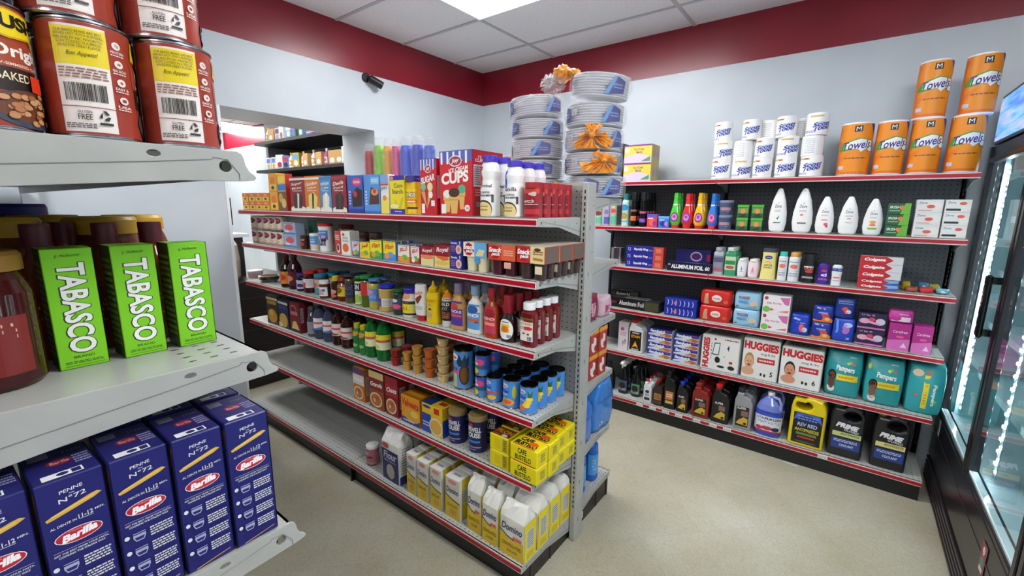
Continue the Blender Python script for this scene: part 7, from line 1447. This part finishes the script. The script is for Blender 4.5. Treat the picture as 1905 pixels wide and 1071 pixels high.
mb = MB(); crumple(mb, (0, 0, 0), (.042, .04, .036), 'ribbon', 9, .35); crumple(mb, (-.07, -.02, -.03), (.035, .02, .025), 'f6f8fc:c', 11, .7); crumple(mb, (-.03, -.03, -.055), (.05, .02, .045), 'f6f8fc:c', 12, .6); crumple(mb, (.06, 0, -.005), (.03, .03, .016), 'ribbon', 15, .35)
o = mb.obj('orange_bow'); o.location = (PX - .14, PY - .075, zt + .575); tag(o, 'crumpled orange bow tying the topmost plate pack', 'bow')
QX, QY = -1.345, 1.975
plate_at(QX + .02, QY, zt, 0, (0, 0), 'bottom foam plate pack of the left stack on middle rack', seed=12, h=.09, blue=(10, 60), tie=(60, .05))
plate_at(QX, QY, zt + .096, .3, (0, 0), 'foam plate pack with blue corner, second of the left stack', seed=13, h=.09, blue=(28, -80))
plate_at(QX, QY, zt + .194, .25, (0, 0), 'foam plate pack with blue corner, third of the left stack', seed=14, h=.09, blue=(26, -90))
plate_at(QX, QY, zt + .292, .1, (0, 0), 'foam plate pack second from top of the left stack', seed=15, h=.09, blue=(-40, 60))
plate_at(QX - .01, QY, zt + .395, .1, (0, -.06), 'topmost foam plate pack of the left stack', seed=16, h=.095, blue=(-50, 70))
plate_at(-1.64, 2.0, zt, .4, (0, 0), 'single foam plate pack with orange knot behind ice cream cups', seed=21, h=.10, blue=(-80, 120), r=.13)
plate_at(-1.64, 2.0, zt + .107, .4, (0, .0), 'upper foam plate pack with orange knot behind ice cream cups', seed=22, h=.12, tie=(38, .07), blue=(-80, 120), r=.13)
for k, (x, t) in enumerate(((-2.68, 0), (-2.42, 1))):
    plate_at(x, 2.0, zt, .3, (0, 0), 'foam plate pack far left on the rack top, %s one' % ('orange tied', 'blue rimmed')[k], seed=30 + k, h=.10, tie=(30, .07) if not k else None, blue=(0, 60), r=.12)
plate_at(-2.42, 2.0, zt + .105, .3, (0, 0), 'foam plate pack with blue rim stacked far left', seed=33, h=.10, blue=(0, 40), r=.12)

# ================================================================ goods on the far side of the middle rack
FZ = (1.64, 1.34, 1.06, .76, .44, .14)
mk = lambda k, w, h: make(k, w, h)[0]
def farput(o, x, y, z, lab, cat, rz=PI):
    o.location = (x, y, z + .0006); o.rotation_euler = (0, 0, rz); tag(o, lab, cat)
farput(softpack('pink_bag', .15, .10, .10, 'd8b8c4:g', [R(.2, .2, .6, .6, 'a82a5a'), E(.7, .5, .15, .2, 'f4f0f4')], [R(.2, .2, .6, .7, 'b83a6a'), E(.8, .5, .12, .2, 'f4f0f4')], (), .3, .014, 3, 7), -1.0, 2.0, FZ[2] + .0, 'pink and white plastic bag on far side of the rack', 'bag', 0)
farput(softpack('maroon_bag', .14, .10, .13, '8a2440:g', [], [R(.2, .2, .6, .7, 'd8a0b4')], (), .3, .012, 8, 7), -1.0, 1.86, FZ[2], 'maroon wrapped bag behind the rack upright', 'bag', 0)
cz = box(.085, 'b83a2a', [R(0, .8, 1, 1, 'e8a03a'), E(.5, .4, .4, .3, 'ece4e0')], [R(0, .82, 1, 1, 'e8a03a'), E(.5, .4, .35, .3, 'ece4e0'), E(.3, .6, .15, .12, 'c83a2a'), E(.7, .25, .2, .12, 'a82a1c'), R(.75, .1, .95, .8, '8a1c20')], (), 'cup_noodle_box')
c1 = cz(.10, .125)
for k, (y, l) in enumerate(((1.88, 0), (1.88, 1), (1.98, 0), (1.98, 1))):
    c = c1 if k == 0 else copy_tree(c1)
    farput(c, -.975, y, FZ[3] + l * .126, 'red and orange food box, %s %s, far side of the rack' % (('lower', 'upper')[l], ('inner', 'outer')[k // 2]), 'box', 0)
farput(bulk_water(.12, .27), -.985, 2.03, FZ[4], 'blue plastic bread bag standing on far side of the rack', 'bag', 0)
o = softpack('blue_wrapped_pack', .09, .13, .22, '2f7ad8:g', [], [E(.3, .2, .15, .1, 'e4eef8'), R(0, .6, 1, .64, '1f5ab0')], (), .15, .012, 14, 9, .4); farput(o, -.965, 1.815, FZ[4], 'smaller bright blue pack beside the upright', 'pack', 0)
def bluebot(w, h): return vessel('detergent_bottle', w, h, [(.9, 0), (1, .03), (1, .6), (.95, .78), (.6, .86), (.5, .88)], '1f5ec0:g', (.88, 1, .5, '2a6ad0'), [(.15, .6, 150, '4a9ae0', [Ln(.2, .2, .8, .8, 4, 'a8d0f4')], 90)], .8, 2.4, 22)
b1 = bluebot(.10, .26)
for k, y in enumerate((1.86, 2.0)):
    c = b1 if k == 0 else copy_tree(b1)
    farput(c, -.985, y, FZ[5], 'tall blue detergent bottle on the far bottom shelf, %s' % ('next to upright', 'outer one')[k], 'bottle', 0)
